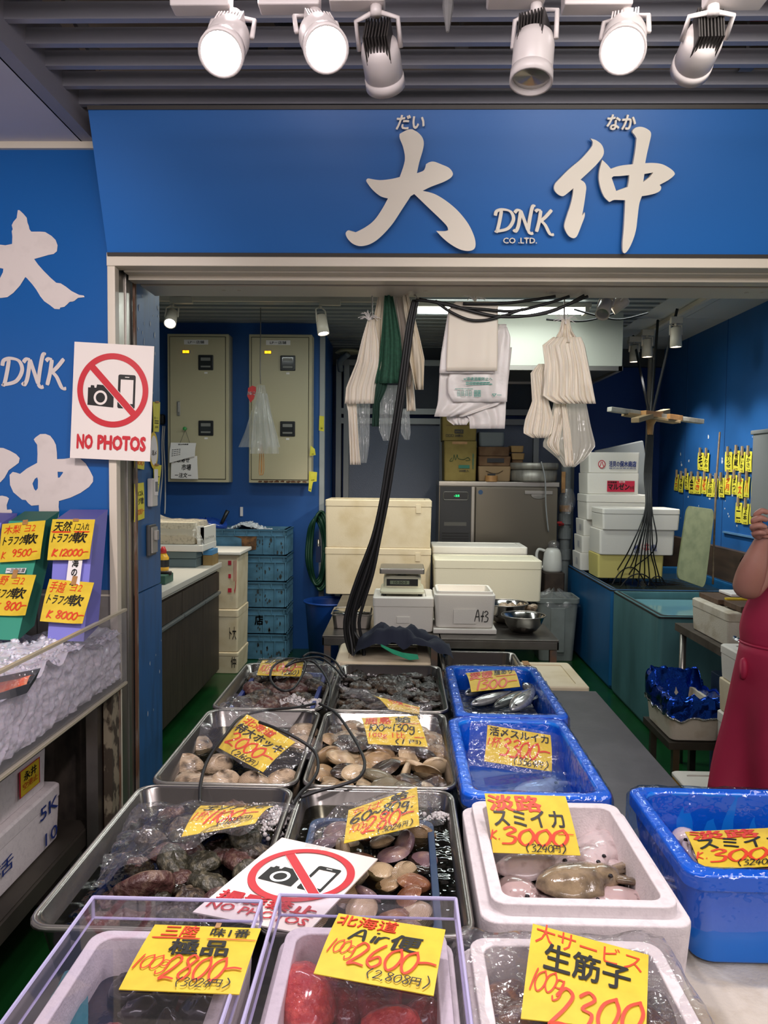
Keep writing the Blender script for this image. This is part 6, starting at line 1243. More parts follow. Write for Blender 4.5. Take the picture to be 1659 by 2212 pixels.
# --- shells
def shell_mat(name, c1, c2, c3, sc=150, rough=.28):
    if name in _M: return _M[name]
    m = bpy.data.materials.new(name); m.use_nodes = True; _M[name] = m; nt = m.node_tree; b = nt.nodes['Principled BSDF']; b.inputs['Roughness'].default_value = rough; b.inputs['Coat Weight'].default_value = .45; b.inputs['Coat Roughness'].default_value = .1
    tc = nt.nodes.new('ShaderNodeTexCoord'); w = nt.nodes.new('ShaderNodeTexWave'); w.wave_type = 'RINGS'; w.rings_direction = 'SPHERICAL'; w.inputs['Scale'].default_value = sc; w.inputs['Distortion'].default_value = 2.5; w.inputs['Detail'].default_value = 3; w.inputs['Detail Scale'].default_value = 2
    n = nt.nodes.new('ShaderNodeTexNoise'); n.inputs['Scale'].default_value = 30; oi = nt.nodes.new('ShaderNodeObjectInfo'); ad = nt.nodes.new('ShaderNodeVectorMath'); ad.operation = 'ADD'
    nt.links.new(tc.outputs['Object'], w.inputs['Vector']); nt.links.new(tc.outputs['Object'], ad.inputs[0]); nt.links.new(oi.outputs['Random'], ad.inputs[1]); nt.links.new(ad.outputs[0], n.inputs['Vector'])
    r = nt.nodes.new('ShaderNodeValToRGB'); r.color_ramp.elements[0].color = lin(c1); r.color_ramp.elements[1].color = lin(c2); r.color_ramp.elements[0].position = .25; r.color_ramp.elements[1].position = .8
    mx = nt.nodes.new('ShaderNodeMixRGB'); mx.inputs[2].default_value = lin(c3); r2 = nt.nodes.new('ShaderNodeValToRGB'); r2.color_ramp.elements[0].position = .5; r2.color_ramp.elements[1].position = .72
    nt.links.new(w.outputs['Fac'], r.inputs[0]); nt.links.new(n.outputs['Fac'], r2.inputs[0]); nt.links.new(r2.outputs[0], mx.inputs[0]); nt.links.new(r.outputs[0], mx.inputs[1]); nt.links.new(mx.outputs[0], b.inputs['Base Color'])
    bp = nt.nodes.new('ShaderNodeBump'); bp.inputs['Strength'].default_value = .25; bp.inputs['Distance'].default_value = .003; nt.links.new(w.outputs['Fac'], bp.inputs['Height']); nt.links.new(bp.outputs[0], b.inputs['Normal'])
    return m
def valve(L, W_, H, side, skew=.12, N=9, n=22):
    """half of a bivalve; the umbo is the origin, the margin lies along -y"""
    m = MB(); um = V((0, 0, 0)); rs = []
    for i in range(1, N + 1):
        s = i / N; ring = []
        for j in range(n):
            a = 2 * PI * j / n; M_ = V((W_ * .5 * math.cos(a) * (1 + skew * math.sin(a)) + skew * L * .25 * (1 - math.sin(a)) * .5, -L * .5 + L * .5 * math.sin(a) + .02 * L, 0))
            p = um + (M_ - um) * s; z = H * 1.6 * s ** .55 * max(0, 1 - s ** 2.0) ** .85 * (.75 + .25 * math.sin(a + PI))
            ring.append(V((p.x, p.y, side * (z + (.0006 * math.sin(s * 34) if i < N else 0)))))
        rs.append(ring)
    k = len(m.v); m.v.append(V((0, 0, side * H * .25)))
    m.rings(rs, c0=False, c1=False)
    for j in range(n): m.f.append([k, k + 1 + j, k + 1 + (j + 1) % n]); m.m.append(0)
    return m
def clam(name, label, mt, L=.055, W_=.07, H=.018, loc=(0, 0, 0), gape=0.0, group=None):
    t = thing(name, label, 'clam', loc, group=group)
    a = valve(L, W_, H, 1).build('shell_valve', mt, t, local=True, smooth=True); b = valve(L, W_, H, -1).build('shell_valve', mt, t, local=True, smooth=True)
    if gape: a.rotation_euler = (-gape, 0, 0)
    return t
C_PALE = shell_mat('clam_pale', '#cdb896', '#a88e68', '#8d7658'); C_TAN = shell_mat('clam_tan', '#ae936c', '#86694a', '#5e4a36'); C_DARK = shell_mat('clam_dark', '#3a2d24', '#211a16', '#5a4632', rough=.2)
C_PURP = shell_mat('clam_purple', '#7e6367', '#5f464b', '#94786a'); C_RUST = shell_mat('clam_rust', '#8b5a3d', '#693d24', '#a57a52'); C_SURF = shell_mat('surf_clam', '#c4ae92', '#8d765c', '#33291f', 120); C_OLIV = shell_mat('clam_olive', '#7d7256', '#5a5140', '#453d30')
KINDS = [('pale', C_PALE), ('tan', C_TAN), ('dark', C_DARK), ('purple-brown', C_PURP), ('rust-brown', C_RUST), ('olive', C_OLIV)]
_used = set()
def scatter(protos, cells, group, lab, seed, tilt=.6, jx=.3, zf=None, sc=(.85, 1.15)):
    """protos = [(look word, source)], cells = rows of (x, y); rows run from the front; lab = phrase after the look"""
    rnd = random.Random(seed); rows = ['front', 'second', 'third', 'fourth', 'fifth', 'sixth', 'seventh', 'eighth', 'ninth', 'tenth', 'eleventh', 'twelfth']
    for ri, row in enumerate(cells):
        for ci, (x, y) in enumerate(row):
            look, src = rnd.choice(protos)
            L = '%s clam, %s from the left in the %s row %s' % (look, ordn[ci], rows[ri], lab)
            rot = (rnd.uniform(-tilt, tilt) + (PI / 2 * .75 if rnd.random() < .22 else 0), rnd.uniform(-tilt, tilt) * .6, rnd.uniform(0, 2 * PI))
            s = rnd.uniform(*sc); c = rot; ctr = Matrix.Rotation(rot[2], 3, 'Z') @ (Matrix.Rotation(rot[1], 3, 'Y') @ (Matrix.Rotation(rot[0], 3, 'X') @ V((0, -.027 * s, 0))))
            loc = V((x, y, zf(x, y, rnd))) - ctr
            if id(src) not in _used: _used.add(id(src)); src.location = loc; src.rotation_euler = rot; src['label'] = L; src['group'] = group; src.scale = (s, s, s)
            else: dup(src, loc, rot, L, group, (s, s, s))
def cells(x0, x1, y0, y1, nx, ny, seed, j=.22):
    rnd = random.Random(seed); dx = (x1 - x0) / nx; dy = (y1 - y0) / ny
    return [[(x0 + dx * (i + .5 + (.25 if k % 2 else -.25)) + rnd.uniform(-j, j) * dx, y0 + dy * (k + .5) + rnd.uniform(-j, j) * dy) for i in range(nx)] for k in range(ny)]
mk = lambda w, m_, L, W_, H, g=0: (w, clam('clam', w + ' clam', m_, L, W_, H, gape=g))
pA = [mk('tan', C_TAN, .060, .078, .0145), mk('purple-brown', C_PURP, .060, .076, .016), mk('rust-brown', C_RUST, .056, .072, .0165), mk('pale brown', C_PALE, .060, .078, .015), mk('olive', C_OLIV, .058, .074, .016)]
scatter(pA, cells(-.165, .05, 1.25, 1.64, 4, 8, 1), 'clams in the navy basket', 'of the navy basket', 31, .55, zf=lambda x, y, r: .812 + .016 * r.random(), sc=(.82, 1.08))
pB = [mk('pale', C_PALE, .060, .088, .0145), mk('cream-tan', C_TAN, .058, .084, .016), mk('blackish', C_DARK, .062, .092, .014), mk('olive-brown', C_OLIV, .060, .086, .015), mk('pale gaping', C_PALE, .058, .084, .015, .35)]
pB += [pB[0], pB[1], pB[2]]
scatter(pB, cells(-.205, .105, 1.815, 2.315, 6, 9, 2), 'brown clams in the second row tray', 'of the heaped clam tray', 47, .6, zf=lambda x, y, r: .806 + .018 * r.random() + .012 * math.exp(-((x + .04) / .12) ** 2), sc=(.85, 1.1))
# big surf clams
sf = clam('surf_clam', 'x', C_SURF, .085, .105, .036, group='surf clams')
spots = [(400, 1664, 'leftmost, at the back of the near cluster', .7), (405, 1700, 'front left corner, lying flat', .4), (472, 1665, 'standing upright on its hinge', 1.5), (440, 1708, 'frontmost of the left cluster', .2), (487, 1702, 'in the middle of the front edge', .9), (545, 1706, 'second from the right along the front', 1.0), (612, 1700, 'at the right front corner', 1.1), (590, 1565, 'back centre, under the card', .1), (655, 1585, 'at the back right below the cable', .15), (650, 1610, 'back right, in front of another', .1), (420, 1615, 'at the left behind the plastic sleeve', .3)]
for k, (px, py, w, ti) in enumerate(spots):
    p = PZ(px, py, .80); rnd = random.Random(k + 50); o = sf if k == 0 else dup(sf); o['label'] = 'striped surf clam in the second row tray, ' + w; o['group'] = 'surf clams'
    rz = rnd.uniform(-.8, .8); R3 = Matrix.Rotation(rz, 3, 'Z') @ Matrix.Rotation(ti, 3, 'X'); o.rotation_euler = (ti, 0, rz); o.location = p - R3 @ V((0, -.042, 0)) + V((0, 0, .0)); s = rnd.uniform(.85, 1.05); o.scale = (s, s, s)
# clams in the foam box, in the bowl
for k, (px, py, ti) in enumerate(((1003, 1296, .5), (1022, 1292, .3), (1040, 1293, .7))):
    o = dup(sf); p = P(px, py, 4.9); o.location = p + V((0, .04, 0)); o.rotation_euler = (ti, .2, .4 * k); o.scale = (.9, .9, .9); o['label'] = 'dark surf clam in the open numbered foam box, %s of three' % ('leftmost', 'middle', 'rightmost')[k]; o['group'] = 'clams in the foam box'
for k, (px, py, ti) in enumerate(((1092, 1310, .6), (1106, 1308, 1.1), (1122, 1308, .9), (1138, 1316, .4), (1112, 1318, .3), (1152, 1312, 1.2))):
    o = dup(sf); p = P(px, py, 5.12); o.location = p + V((0, .03, .01)); o.rotation_euler = (ti, .3, .7 * k); o.scale = (.8, .8, .8); o['label'] = 'dark clam heaped in the rear steel bowl, %s from the left' % ('first', 'third', 'fourth', 'fifth', 'second', 'last')[k]; o['group'] = 'clams in the steel bowl'

# --- abalone
def abal(seed, L=.11, W_=.085, H=.032):
    m = MB(); rs = []; n = 26
    for i in range(8):
        f = i / 7.0; r = math.sin(f * PI / 2) ** .8; z = H * math.cos(f * PI / 2) ** .7
        ring = []
        for j in range(n):
            a = 2 * PI * j / n; x = L / 2 * r * math.cos(a) * (1 + .08 * math.sin(2 * a + seed)); y = W_ / 2 * r * math.sin(a); q = noise.noise(V((x * 55 + seed * 5, y * 55, z * 55))) * .008 + .006 * noise.noise(V((x * 150, y * 150, seed)))
            ring.append(V((x + (1 - r) * L * .14, y, max(-.004, z + q * (1 if i < 7 else .2)))))
        rs.append(ring)
    return m.rings(rs, c0=True, c1=True)
def ab_mat(name, a, b, c): return mat(name, a, .35, n=(55, c, .48, .70), bump=(90, .6), coat=.08)
AB = [('dark brown', ab_mat('abalone_dark', '#2f2620', '#221b17', '#75654f')), ('reddish crusted', ab_mat('abalone_red', '#4a2e2a', '#3a2724', '#7d6656')), ('grey-green', ab_mat('abalone_green', '#39372a', '#2f2c22', '#77705a'))]
def one_mesh(name, label, cat, mb, mt, group): o = mb.build(name, mt, None, smooth=True); return tag(o, label, cat, group)
def lay(protos, spots, group, lab, seed, z, dz=.02, tilt=.45, sc=(.85, 1.15), noun='abalone', first=None):
    rnd = random.Random(seed); rows = ['front', 'second', 'third', 'fourth', 'fifth', 'sixth', 'seventh', 'eighth', 'ninth', 'tenth']; first = first if first is not None else set()
    for ri, row in enumerate(spots):
        for ci, (x, y) in enumerate(row):
            w, src = rnd.choice(protos)
            if id(src) in first: o = src.copy(); COL.objects.link(o)
            else: first.add(id(src)); o = src
            s = rnd.uniform(*sc); o.location = (x, y, z + dz * rnd.random()); o.rotation_euler = (rnd.uniform(-tilt, tilt), rnd.uniform(-tilt, tilt), rnd.uniform(0, 6.3)); o.scale = (s, s, s); o['label'] = '%s %s, %s from the left in the %s row %s' % (w, noun, ordn[ci], rows[ri], lab); o['group'] = group; o['category'] = noun
_ab1 = set()
prA = [(w, one_mesh('abalone', 'x', 'abalone', abal(k + 1), mt, 'g')) for k, (w, mt) in enumerate(AB)]
lay(prA, cells(-.53, -.275, 1.235, 1.73, 4, 9, 5), 'abalone in the front left tray', 'of the front left tray', 71, .785, .034, .5, (.62, .88), first=_ab1)
t = thing('abalone', 'upturned abalone with a tan foot, standing on the shells of the front left tray', 'abalone', PZ(305, 1905, .82)); M = Matrix.Translation(PZ(312, 1908, .835)) @ Matrix.Rotation(.5, 4, 'Z') @ Matrix.Rotation(2.2, 4, 'X'); abal(9).build('shell', AB[1][1], t, M=M, smooth=True)
m = MB(); m.lathe([(0, -.014), (.02, -.013), (.032, -.006), (.034, -.002)], 20, M=M @ Matrix.Diagonal((1.3, 1, 1, 1))); m.build('foot', mat('abalone_foot', '#8a6a4c', .3, n=(40, '#5c4432', .4, .7), coat=.5), t, smooth=True)
prB = [(w, one_mesh('abalone', 'x', 'abalone', abal(k + 11), mt, 'g')) for k, (w, mt) in enumerate(AB[:2])]
lay(prB, cells(-.54, -.30, 2.46, 2.89, 3, 5, 6), 'abalone in the back left tray', 'of the back left tray', 72, .79, .03, .3)
def flat(seed): return abal(seed, .10, .075, .018)
prC = [(w, one_mesh('oyster', 'x', 'oyster', flat(k + 21), mt, 'g')) for k, (w, mt) in enumerate([('blackish', ab_mat('oyster_dark', '#231c16', '#191512', '#4a3c2e')), ('brown', ab_mat('oyster_brown', '#352a20', '#2a221b', '#604d39'))])]
lay(prC, cells(-.205, .125, 2.43, 2.92, 4, 8, 7), 'flat shells in the back centre tray', 'of the back centre tray', 73, .80, .022, .35, noun='oyster')

# --- froth
def froth(label, pts, n, r0, r1, seed):
    rnd = random.Random(seed); m = MB()
    for i in range(n):
        c = rnd.choice(pts); a = rnd.uniform(0, 6.3); d = abs(rnd.gauss(0, .5)); r = rnd.uniform(r0, r1) * (1 if rnd.random() < .85 else 1.8); p = V((c[0] + c[3] * d * math.cos(a), c[1] + c[4] * d * math.sin(a), c[2] + c[5] * max(0, 1 - d) * rnd.random()))
        m.lathe([(0, -r), (r * .7, -r * .7), (r, 0), (r * .7, r * .7), (0, r)], 6, p)
    return tag(m.build('foam_bubbles', mat('froth', '#cfc9c6', .12, coat=.6, sss=.2), smooth=True), label, 'froth', kind='stuff')
froth('white froth of bubbles at the front right of the back left tray', [(*PZ(635, 1518, .815).xy, .812, .085, .06, .03), (*PZ(600, 1525, .815).xy, .815, .07, .03, .015), (*PZ(680, 1520, .815).xy, .815, .05, .05, .015)], 1500, .0018, .0042, 1)
froth('white froth along the left of the back centre tray', [(*PZ(760, 1470, .815).xy, .815, .06, .07, .02), (*PZ(790, 1455, .815).xy, .815, .07, .05, .012)], 800, .0015, .0036, 2)
froth('froth at the back right corner of the front left tray', [(*PZ(600, 1770, .815).xy, .815, .04, .09, .015), (*PZ(560, 1735, .815).xy, .815, .10, .02, .012)], 900, .0015, .004, 3)
froth('small clump of froth at the right of the back centre tray', [(*PZ(880, 1490, .815).xy, .815, .03, .03, .02)], 200, .0015, .0035, 4)
froth('small clump of froth at the back right of the front centre tray', [(*PZ(950, 1765, .83).xy, .83, .03, .02, .012)], 200, .0015, .0035, 5)

# --- blue tubs
TUBB = mat('tub_blue', '#0f74dc', .3, coat=.3); TUBF = clear('tub_film', .08, .08, tint='#d5e6ff', bump=(30, 1.0))
def tub(label, x0, x1, y0, y1, z1, z0=.672, fl=.03, group='blue tubs'):
    cx, cy = (x0 + x1) / 2, (y0 + y1) / 2; hx, hy = (x1 - x0) / 2, (y1 - y0) / 2; h = z1 - z0; t = thing('blue_tub', label, 'tub', (cx, cy, z0), group=group)
    R = lambda i, z, r=.035: [V((x, y, z)) for x, y in rrect(-hx + i, hx - i, -hy + i, hy - i, r, 5)]
    m = MB(); m.rings([R(.035, 0), R(.028, .006), R(.010, h - .035), R(.0, h - .03), R(0, h - .004), R(.004, h), R(.026, h), R(.030, h - .005), R(.045, fl), R(.055, fl - .004)]); m.build('tub_body', TUBB, t, local=True, smooth=False, bevel=.002)
    rnd = V((random.random() * 9, 0, 0)); L = [(-.004, h - .10), (-.006, h - .05), (-.005, h - .01), (.002, h + .004), (.015, h + .006), (.024, h + .004), (.032, h - .01), (.036, h - .06), (.04, h - .11)]
    rs = []
    for i, z in L:
        ring = []
        for x, y in [p for a in range(1) for p in rrect(-hx + i, hx - i, -hy + i, hy - i, .035, 5)]: ring.append((x, y, z))
        fine = []
        for a in range(len(ring)):
            p = V(ring[a]); q = V(ring[(a + 1) % len(ring)]); n = max(1, int((q - p).length / .014))
            for b in range(n): fine.append(p.lerp(q, b / n))
        rs.append(fine)
    n0 = min(len(r) for r in rs); rs = [[r[int(j * len(r) / n0)] for j in range(n0)] for r in rs]
    rs = [[p + V((noise.noise(p * 40 + rnd), noise.noise(p * 40 + rnd + V((5, 0, 0))), noise.noise(p * 55 + rnd + V((0, 7, 0))))) * .004 for p in r] for r in rs]
    m = MB(); m.rings(rs, c0=False, c1=False); m.build('film_wrap', TUBF, t, local=True, smooth=True)
    return t
tub('blue tub at the back right of the display, holding silver fish on ice water', .165, .50, 2.235, 2.835, .885)
tub('blue tub with one squid in pale blue water, behind the cuttlefish box', .14, .478, 1.675, 2.225, .885)
tub('blue tub at the right edge of the picture, wrapped in film, dark inky water inside', .52, .97, 1.355, 1.745, .885, .702)
tag(MB().box(.50, 1.0, .85, 1.77, .671, .70).build('foam_slab', FOAMD, bevel=.008), 'white foam slab under the blue tub at the right edge', 'foam slab')  # less light put into its colour by the dirty foam material
tag(MB().box(.215, .455, 2.28, 2.79, .79, .805).build('ice_water', mat('slushy_water', '#3d444a', .12, n=(60, '#8d949a', .55, .75), bump=(50, .9), spec=.7)), 'grey icy slush under the silver fish', 'water', kind='stuff')
water('pale blue water in the squid tub', .185, .433, 1.725, 2.175, .81, clear('blue_water', .05, .02, tint='#cfe2fa', haze=.22, hazecol='#6fa2e6', bump=(12, .15)))
INKW = mat('inky_water', '#17130f', .06, n=(20, '#2c2219', .45, .7), bump=(28, .9), spec=.7)
tag(MB().box(.575, .915, 1.41, 1.69, .78, .79).build('inky_water', INKW), 'dark inky water in the right-hand blue tub', 'water', kind='stuff')
# fish
SILV = mat('fish_silver', '#b9bab6', .22, .55, n=(40, '#8d908d', .4, .7), coat=.6); FBACK = mat('fish_back', '#5d625f', .25, .4, n=(30, '#3f4442', .4, .7), coat=.6)
def fish(label, nose, tailp, dep=.055, wid=.032, mt=SILV):
    nose, tailp = V(nose), V(tailp); d = (tailp - nose).normalized(); L = (tailp - nose).length; s = d.cross(V((0, 0, 1))).normalized(); u = V((0, 0, 1)); t = thing('fish', label, 'fish', nose.lerp(tailp, .5) - V((0, 0, .02)), group='silver fish in the rear blue tub')
    prof = [(0, .08), (.03, .3), (.1, .62), (.22, .9), (.36, 1), (.52, .9), (.68, .66), (.8, .4), (.88, .22), (.93, .2)]
    rs = [[nose + d * (L * f) + s * (math.cos(a * PI / 8) * dep / 2 * k) + u * (math.sin(a * PI / 8) * wid / 2 * k ** .8) for a in range(16)] for f, k in prof]
    m = MB(); m.rings(rs); b = m.build('body', mt, t, smooth=True)
    e = nose + d * (L * .92); m = MB(); m.extr([(0, 0), (.1, .5), (.14, .9), (.07, .3), (.055, 0), (.07, -.3), (.14, -.9), (.1, -.5)], (), lambda x, y, z: e + d * (x * L * .9) + s * (y * dep * .55) + u * z, -.001, .001); m.build('tail_fin', FBACK, t)
    c = nose + d * (L * .42); m = MB(); m.extr([(0, .45), (.12, .62), (.3, .5), (.34, .42)], (), lambda x, y, z: c + d * (x * L) + s * (y * dep) + u * z, -.001, .001); m.build('dorsal_fin', FBACK, t)
    c = nose + d * (L * .25) + u * wid * .47; m = MB(); m.extr([(0, 0), (.16, .12), (.18, -.05)], (), lambda x, y, z: c + d * (x * L) + s * (y * dep) + u * z, -.0008, .0015); m.build('pectoral_fin', FBACK, t)
    c = nose + d * (L * .085) + u * wid * .26 + s * dep * .08; MB().lathe([(0, .003), (.004, .002), (.006, -.003)], 12, c).build('eye', BLACK, t, smooth=True)
fish('silver fish lying left to right, longest in the rear blue tub', PZ(1018, 1522, .83), PZ(1108, 1492, .835))
fish('dark-backed fish behind the front right one in the rear blue tub', PZ(1068, 1528, .835), PZ(1145, 1488, .85), .05, .03, FBACK)
fish('round-headed silver fish at the front right of the rear blue tub', PZ(1106, 1534, .84), PZ(1160, 1482, .85), .065, .04)
fish('silver fish with only its head showing at the back right of the tub', PZ(1130, 1478, .84), PZ(1165, 1500, .82), .05, .03)
fish('pale fish half under the card at the back left of the tub', PZ(1005, 1500, .825), PZ(1060, 1480, .83), .05, .03)

# --- squid and cuttlefish
CUT = mat('cuttlefish_skin', '#d2c0bf', .18, n=(30, '#9f8a88', .5, .72), coat=.8, sss=.25, bump=(60, .25)); CUTD = mat('cuttlefish_back', '#9a8669', .18, n=(30, '#4a3f35', .42, .72), coat=.8, bump=(50, .3)); CUTP = mat('cuttlefish_spotted', '#bfa5a2', .2, n=(38, '#5f4c4a', .56, .68), coat=.8)
def cuttle(label, tip, head, W_, H, mt, seed, arms=8, name='cuttlefish'):
    tip, head = V(tip), V(head); d = (head - tip).normalized(); L = (head - tip).length; s = d.cross(V((0, 0, 1))).normalized(); u = s.cross(d); rnd = random.Random(seed); t = thing(name, label, name, tip.lerp(head, .5), group=None)
    prof = [(0, .06, .2), (.06, .42, .5), (.18, .75, .8), (.35, .97, 1), (.55, 1, 1), (.68, .93, .92), (.74, .78, .85), (.78, .62, .8), (.86, .66, .85), (.94, .56, .7), (1.0, .42, .5)]; n = 20; rs = []
    for f, w, h in prof:
        ring = []
        for a in range(n):
            t_ = 2 * PI * a / n; cx, sx = math.cos(t_), math.sin(t_); p = tip + d * (L * f) + s * (cx * W_ / 2 * w) + u * (max(sx, -.35) * H / 2 * h)
            if .06 < f < .72 and abs(sx) < .3: p += s * (.012 * (1 if cx > 0 else -1) + .004 * math.sin(f * 40 + seed))
            ring.append(p + V((1, 1, 1)) * .002 * noise.noise(p * 60))
        rs.append(ring)
    m = MB(); m.rings(rs)
    for k in range(arms):
        a = (k / (arms - 1) - .5) * 1.5; b = head - d * .01 + s * (a * W_ * .22); l = rnd.uniform(.05, .09); pts = [b + d * (l * f) + s * (a * l * f * .7 + .008 * math.sin(4 * f + k)) + u * (.008 * math.sin(3 * f + k) - .010 * f) for f in (0, .25, .5, .75, 1)]; m.tube(spline(pts, 3), [.008 * (1 - .75 * i / 12) for i in range(13)], 6)
    m.build('body', mt, t, smooth=True)
    for q in (-1, 1): MB().lathe([(0, .002), (.003, .0015), (.005, -.002)], 10, head - d * (L * .14) + s * (q * W_ * .26) + u * (H * .3)).build('eye', mat('fish_eye', '#1b1a20', .1), t, smooth=True)
    return t
open_foam('foam_box', 'open white foam box of cuttlefish with a stepped rim, in front of the blue tubs', .135, .478, 1.205, 1.635, .672, .90, .040, .018, .06, FOAMP)
tag(MB().box(.183, .43, 1.255, 1.585, .80, .812).build('grey_water', mat('grey_brine', '#4a4446', .05, n=(14, '#6d6467', .4, .7), bump=(26, .7), spec=.7)), 'grey brine under the cuttlefish', 'water', kind='stuff')
cuttle('spotted tan cuttlefish across the middle of the foam box', PZ(1158, 1915, .835), PZ(1330, 1890, .845), .10, .055, CUTD, 1)
cuttle('smooth white cuttlefish at the left of the foam box behind the tan one', PZ(1068, 1880, .825), PZ(1235, 1858, .835), .085, .05, CUT, 2)
cuttle('white cuttlefish at the back right of the foam box below the card', PZ(1345, 1795, .825), PZ(1262, 1868, .84), .105, .055, CUT, 3)
cuttle('pale cuttlefish with dark blotches at the front right of the foam box', PZ(1425, 1962, .815), PZ(1262, 1942, .825), .085, .05, CUTP, 4)
cuttle('pale cuttlefish half submerged at the front left corner of the foam box', PZ(1080, 1905, .812), PZ(1165, 1948, .812), .075, .045, CUTP, 5)
cuttle('white cuttlefish with loose arms at the right of the foam box', PZ(1270, 1868, .82), PZ(1370, 1900, .82), .075, .04, CUT, 6)
cuttle('pale squid under the pale blue water in the middle blue tub', PZ(1110, 1722, .785), PZ(1200, 1690, .785), .075, .04, CUT, 7, name='squid')
cuttle('squid bag peeking out at the left of the inky blue tub', PZ(1462, 1800, .80), PZ(1500, 1830, .80), .06, .05, CUT, 8, name='squid')
rnd = random.Random(4)
for k, (px, py) in enumerate(((1560, 1900), (1600, 1915), (1640, 1905))): cuttle('dark ink-covered cuttlefish in the inky tub, %s of three' % ('left', 'middle', 'right')[k], PZ(px - 20, py + 10, .79), PZ(px + 40, py - 25, .795), .07, .04, mat('inked_skin', '#2b211c', .1, n=(20, '#120e0c', .4, .7), coat=.8), 20 + k)

# --- front row boxes
LIL = mat('acrylic_edge_lilac', '#b9b2d6', .15); ACL = clear('clear_case', .07, .02, tint='#f1eef6', haze=.03)
def case(label, x0, x1, y0, y1, z0, z1):
    t = thing('acrylic_cover', label, 'cover', ((x0 + x1) / 2, (y0 + y1) / 2, z0)); m = MB(); R = lambda i, z: [V((x, y, z)) for x, y in ((x0 + i, y0 + i), (x1 - i, y0 + i), (x1 - i, y1 - i), (x0 + i, y1 - i))]
    m.rings([R(0, z0), R(0, z1)], c0=False, c1=True); m.build('clear_cover', ACL, t)
    m = MB(); c = R(0, z1); b = R(0, z0)
    for i in range(4): m.tube([c[i], c[(i + 1) % 4]], .0028, 6); m.tube([c[i], b[i]], .0028, 6); m.tube([b[i], b[(i + 1) % 4]], .002, 6)
    m.build('polished_edges', LIL, t); return t
fz = .902
open_foam('foam_box', 'white foam box under the left clear cover at the bottom of the picture', -.458, -.212, .70, 1.108, .702, .918, .028, .01, .05, FOAMP)
case('clear acrylic cover over the left foam box at the bottom of the picture', -.462, -.206, .70, 1.123, .920, .952)
open_foam('foam_box', 'white foam box of red roe under the middle clear cover', -.175, .082, .70, 1.128, .702, .918, .028, .01, .05, FOAMP)
case('clear acrylic cover over the red roe box at the bottom centre', -.181, .088, .70, 1.142, .920, .952)
open_foam('foam_box', 'white foam box wrapped in loose clear film at the bottom right', .095, .402, .70, 1.143, .672, .90, .032, .012, .06, FOAMP)
def fwrap(u, v):
    x = .075 + .35 * u; y = .68 + .48 * v; ex = max(0, abs(u - .5) - .44) / .06; ey = max(0, abs(v - .5) - .46) / .04; inn = max(0, 1 - ((u - .5) / .40) ** 4) * max(0, 1 - ((v - .5) / .42) ** 4)
    return V((x, y, .906 - .045 * ex - .04 * ey - .02 * inn + .012 * noise.noise(V((u * 9, v * 9, 5))) * (1 + ex)))
tag(MB().sheet(fwrap, 44, 44).build('film_wrap', WRAP, smooth=True), 'loose crumpled clear film over the bottom right foam box', 'film')
ROE = mat('salmon_roe', '#c4373a', .16, n=(70, '#e2594c', .45, .65), bump=(150, .5), coat=.8, sss=.3); ROED = mat('dark_roe', '#7d2029', .18, n=(60, '#a33137', .45, .7), bump=(130, .5), coat=.8, sss=.2)
def roe(label, a, b, r, mt, seed, group='red roe sacs', cat='roe sac', name='roe_sac'):
    a, b = V(a), V(b); d = b - a; L = d.length; d.normalize(); s = d.cross(V((0, 0, 1))).normalized(); u = s.cross(d); rs = []
    for i in range(13):
        f = i / 12; k = math.sin(PI * min(.995, max(.005, f))) ** .55; c = a + d * (L * f) + s * (.01 * math.sin(f * 4 + seed)); rs.append([c + (s * math.cos(2 * PI * j / 22) + u * math.sin(2 * PI * j / 22) * .75) * r * k * (1 + .13 * noise.noise(V((f * 5, math.cos(2 * PI * j / 22) * 2, math.sin(2 * PI * j / 22) * 2 + seed)))) for j in range(22)])
    m = MB(); m.rings(rs); return tag(m.build(name, mt, None, smooth=True), label, cat, group)
roe('bright red roe sac at the left of the middle box, biggest one', PZ(640, 2240, .885), PZ(672, 2085, .885), .043, ROE, 1)
roe('dark red roe sac in the middle of the covered box', PZ(735, 2220, .87), PZ(745, 2090, .87), .036, ROED, 2)
roe('dark red roe sac right of the centre of the covered box', PZ(815, 2225, .87), PZ(835, 2110, .87), .036, ROED, 3)
roe('red roe sac at the front right of the covered box under the card', PZ(845, 2260, .885), PZ(850, 2185, .89), .038, ROE, 4)
roe('dark red roe sac at the right side of the covered box', PZ(910, 2240, .87), PZ(920, 2160, .87), .036, ROED, 5)
BRN = mat('brown_roe', '#5c4038', .2, n=(50, '#8a5a3c', .5, .7), bump=(120, .4), coat=.7); GRY = mat('grey_roe', '#6d6363', .2, n=(30, '#4a4242', .4, .7), coat=.7, bump=(90, .4))
for k, (a, b, c_, d_, mt, w) in enumerate(((1085, 2240, 1095, 2120, BRN, 'brown roe sac at the left of the film-wrapped box'), (1112, 2250, 1130, 2170, BRN, 'brown roe sac beside the left one, next to the card'), (1420, 2260, 1415, 2150, GRY, 'grey roe sac at the right of the film-wrapped box'), (1395, 2270, 1390, 2180, BRN, 'brown roe sac under the right edge of the big card'))): roe(w, PZ(a, b, .86), PZ(c_, d_, .86), .034, mt, 10 + k, 'roe in the film-wrapped box')
m = MB(); m.box(-.43, -.24, .72, 1.08, .852, .862); tag(m.build('dark_brine', mat('dark_brine', '#201a1c', .12, n=(16, '#3a2b2c', .4, .7), bump=(18, .3), spec=.5)), 'dark brine in the left covered box', 'water', kind='stuff')
m = MB(); m.box(-.145, .05, .72, 1.10, .852, .862); tag(m.build('red_brine', mat('red_brine', '#45181c', .12, n=(16, '#561f24', .4, .7), bump=(18, .25), spec=.5)), 'dark red brine under the roe sacs', 'water', kind='stuff')
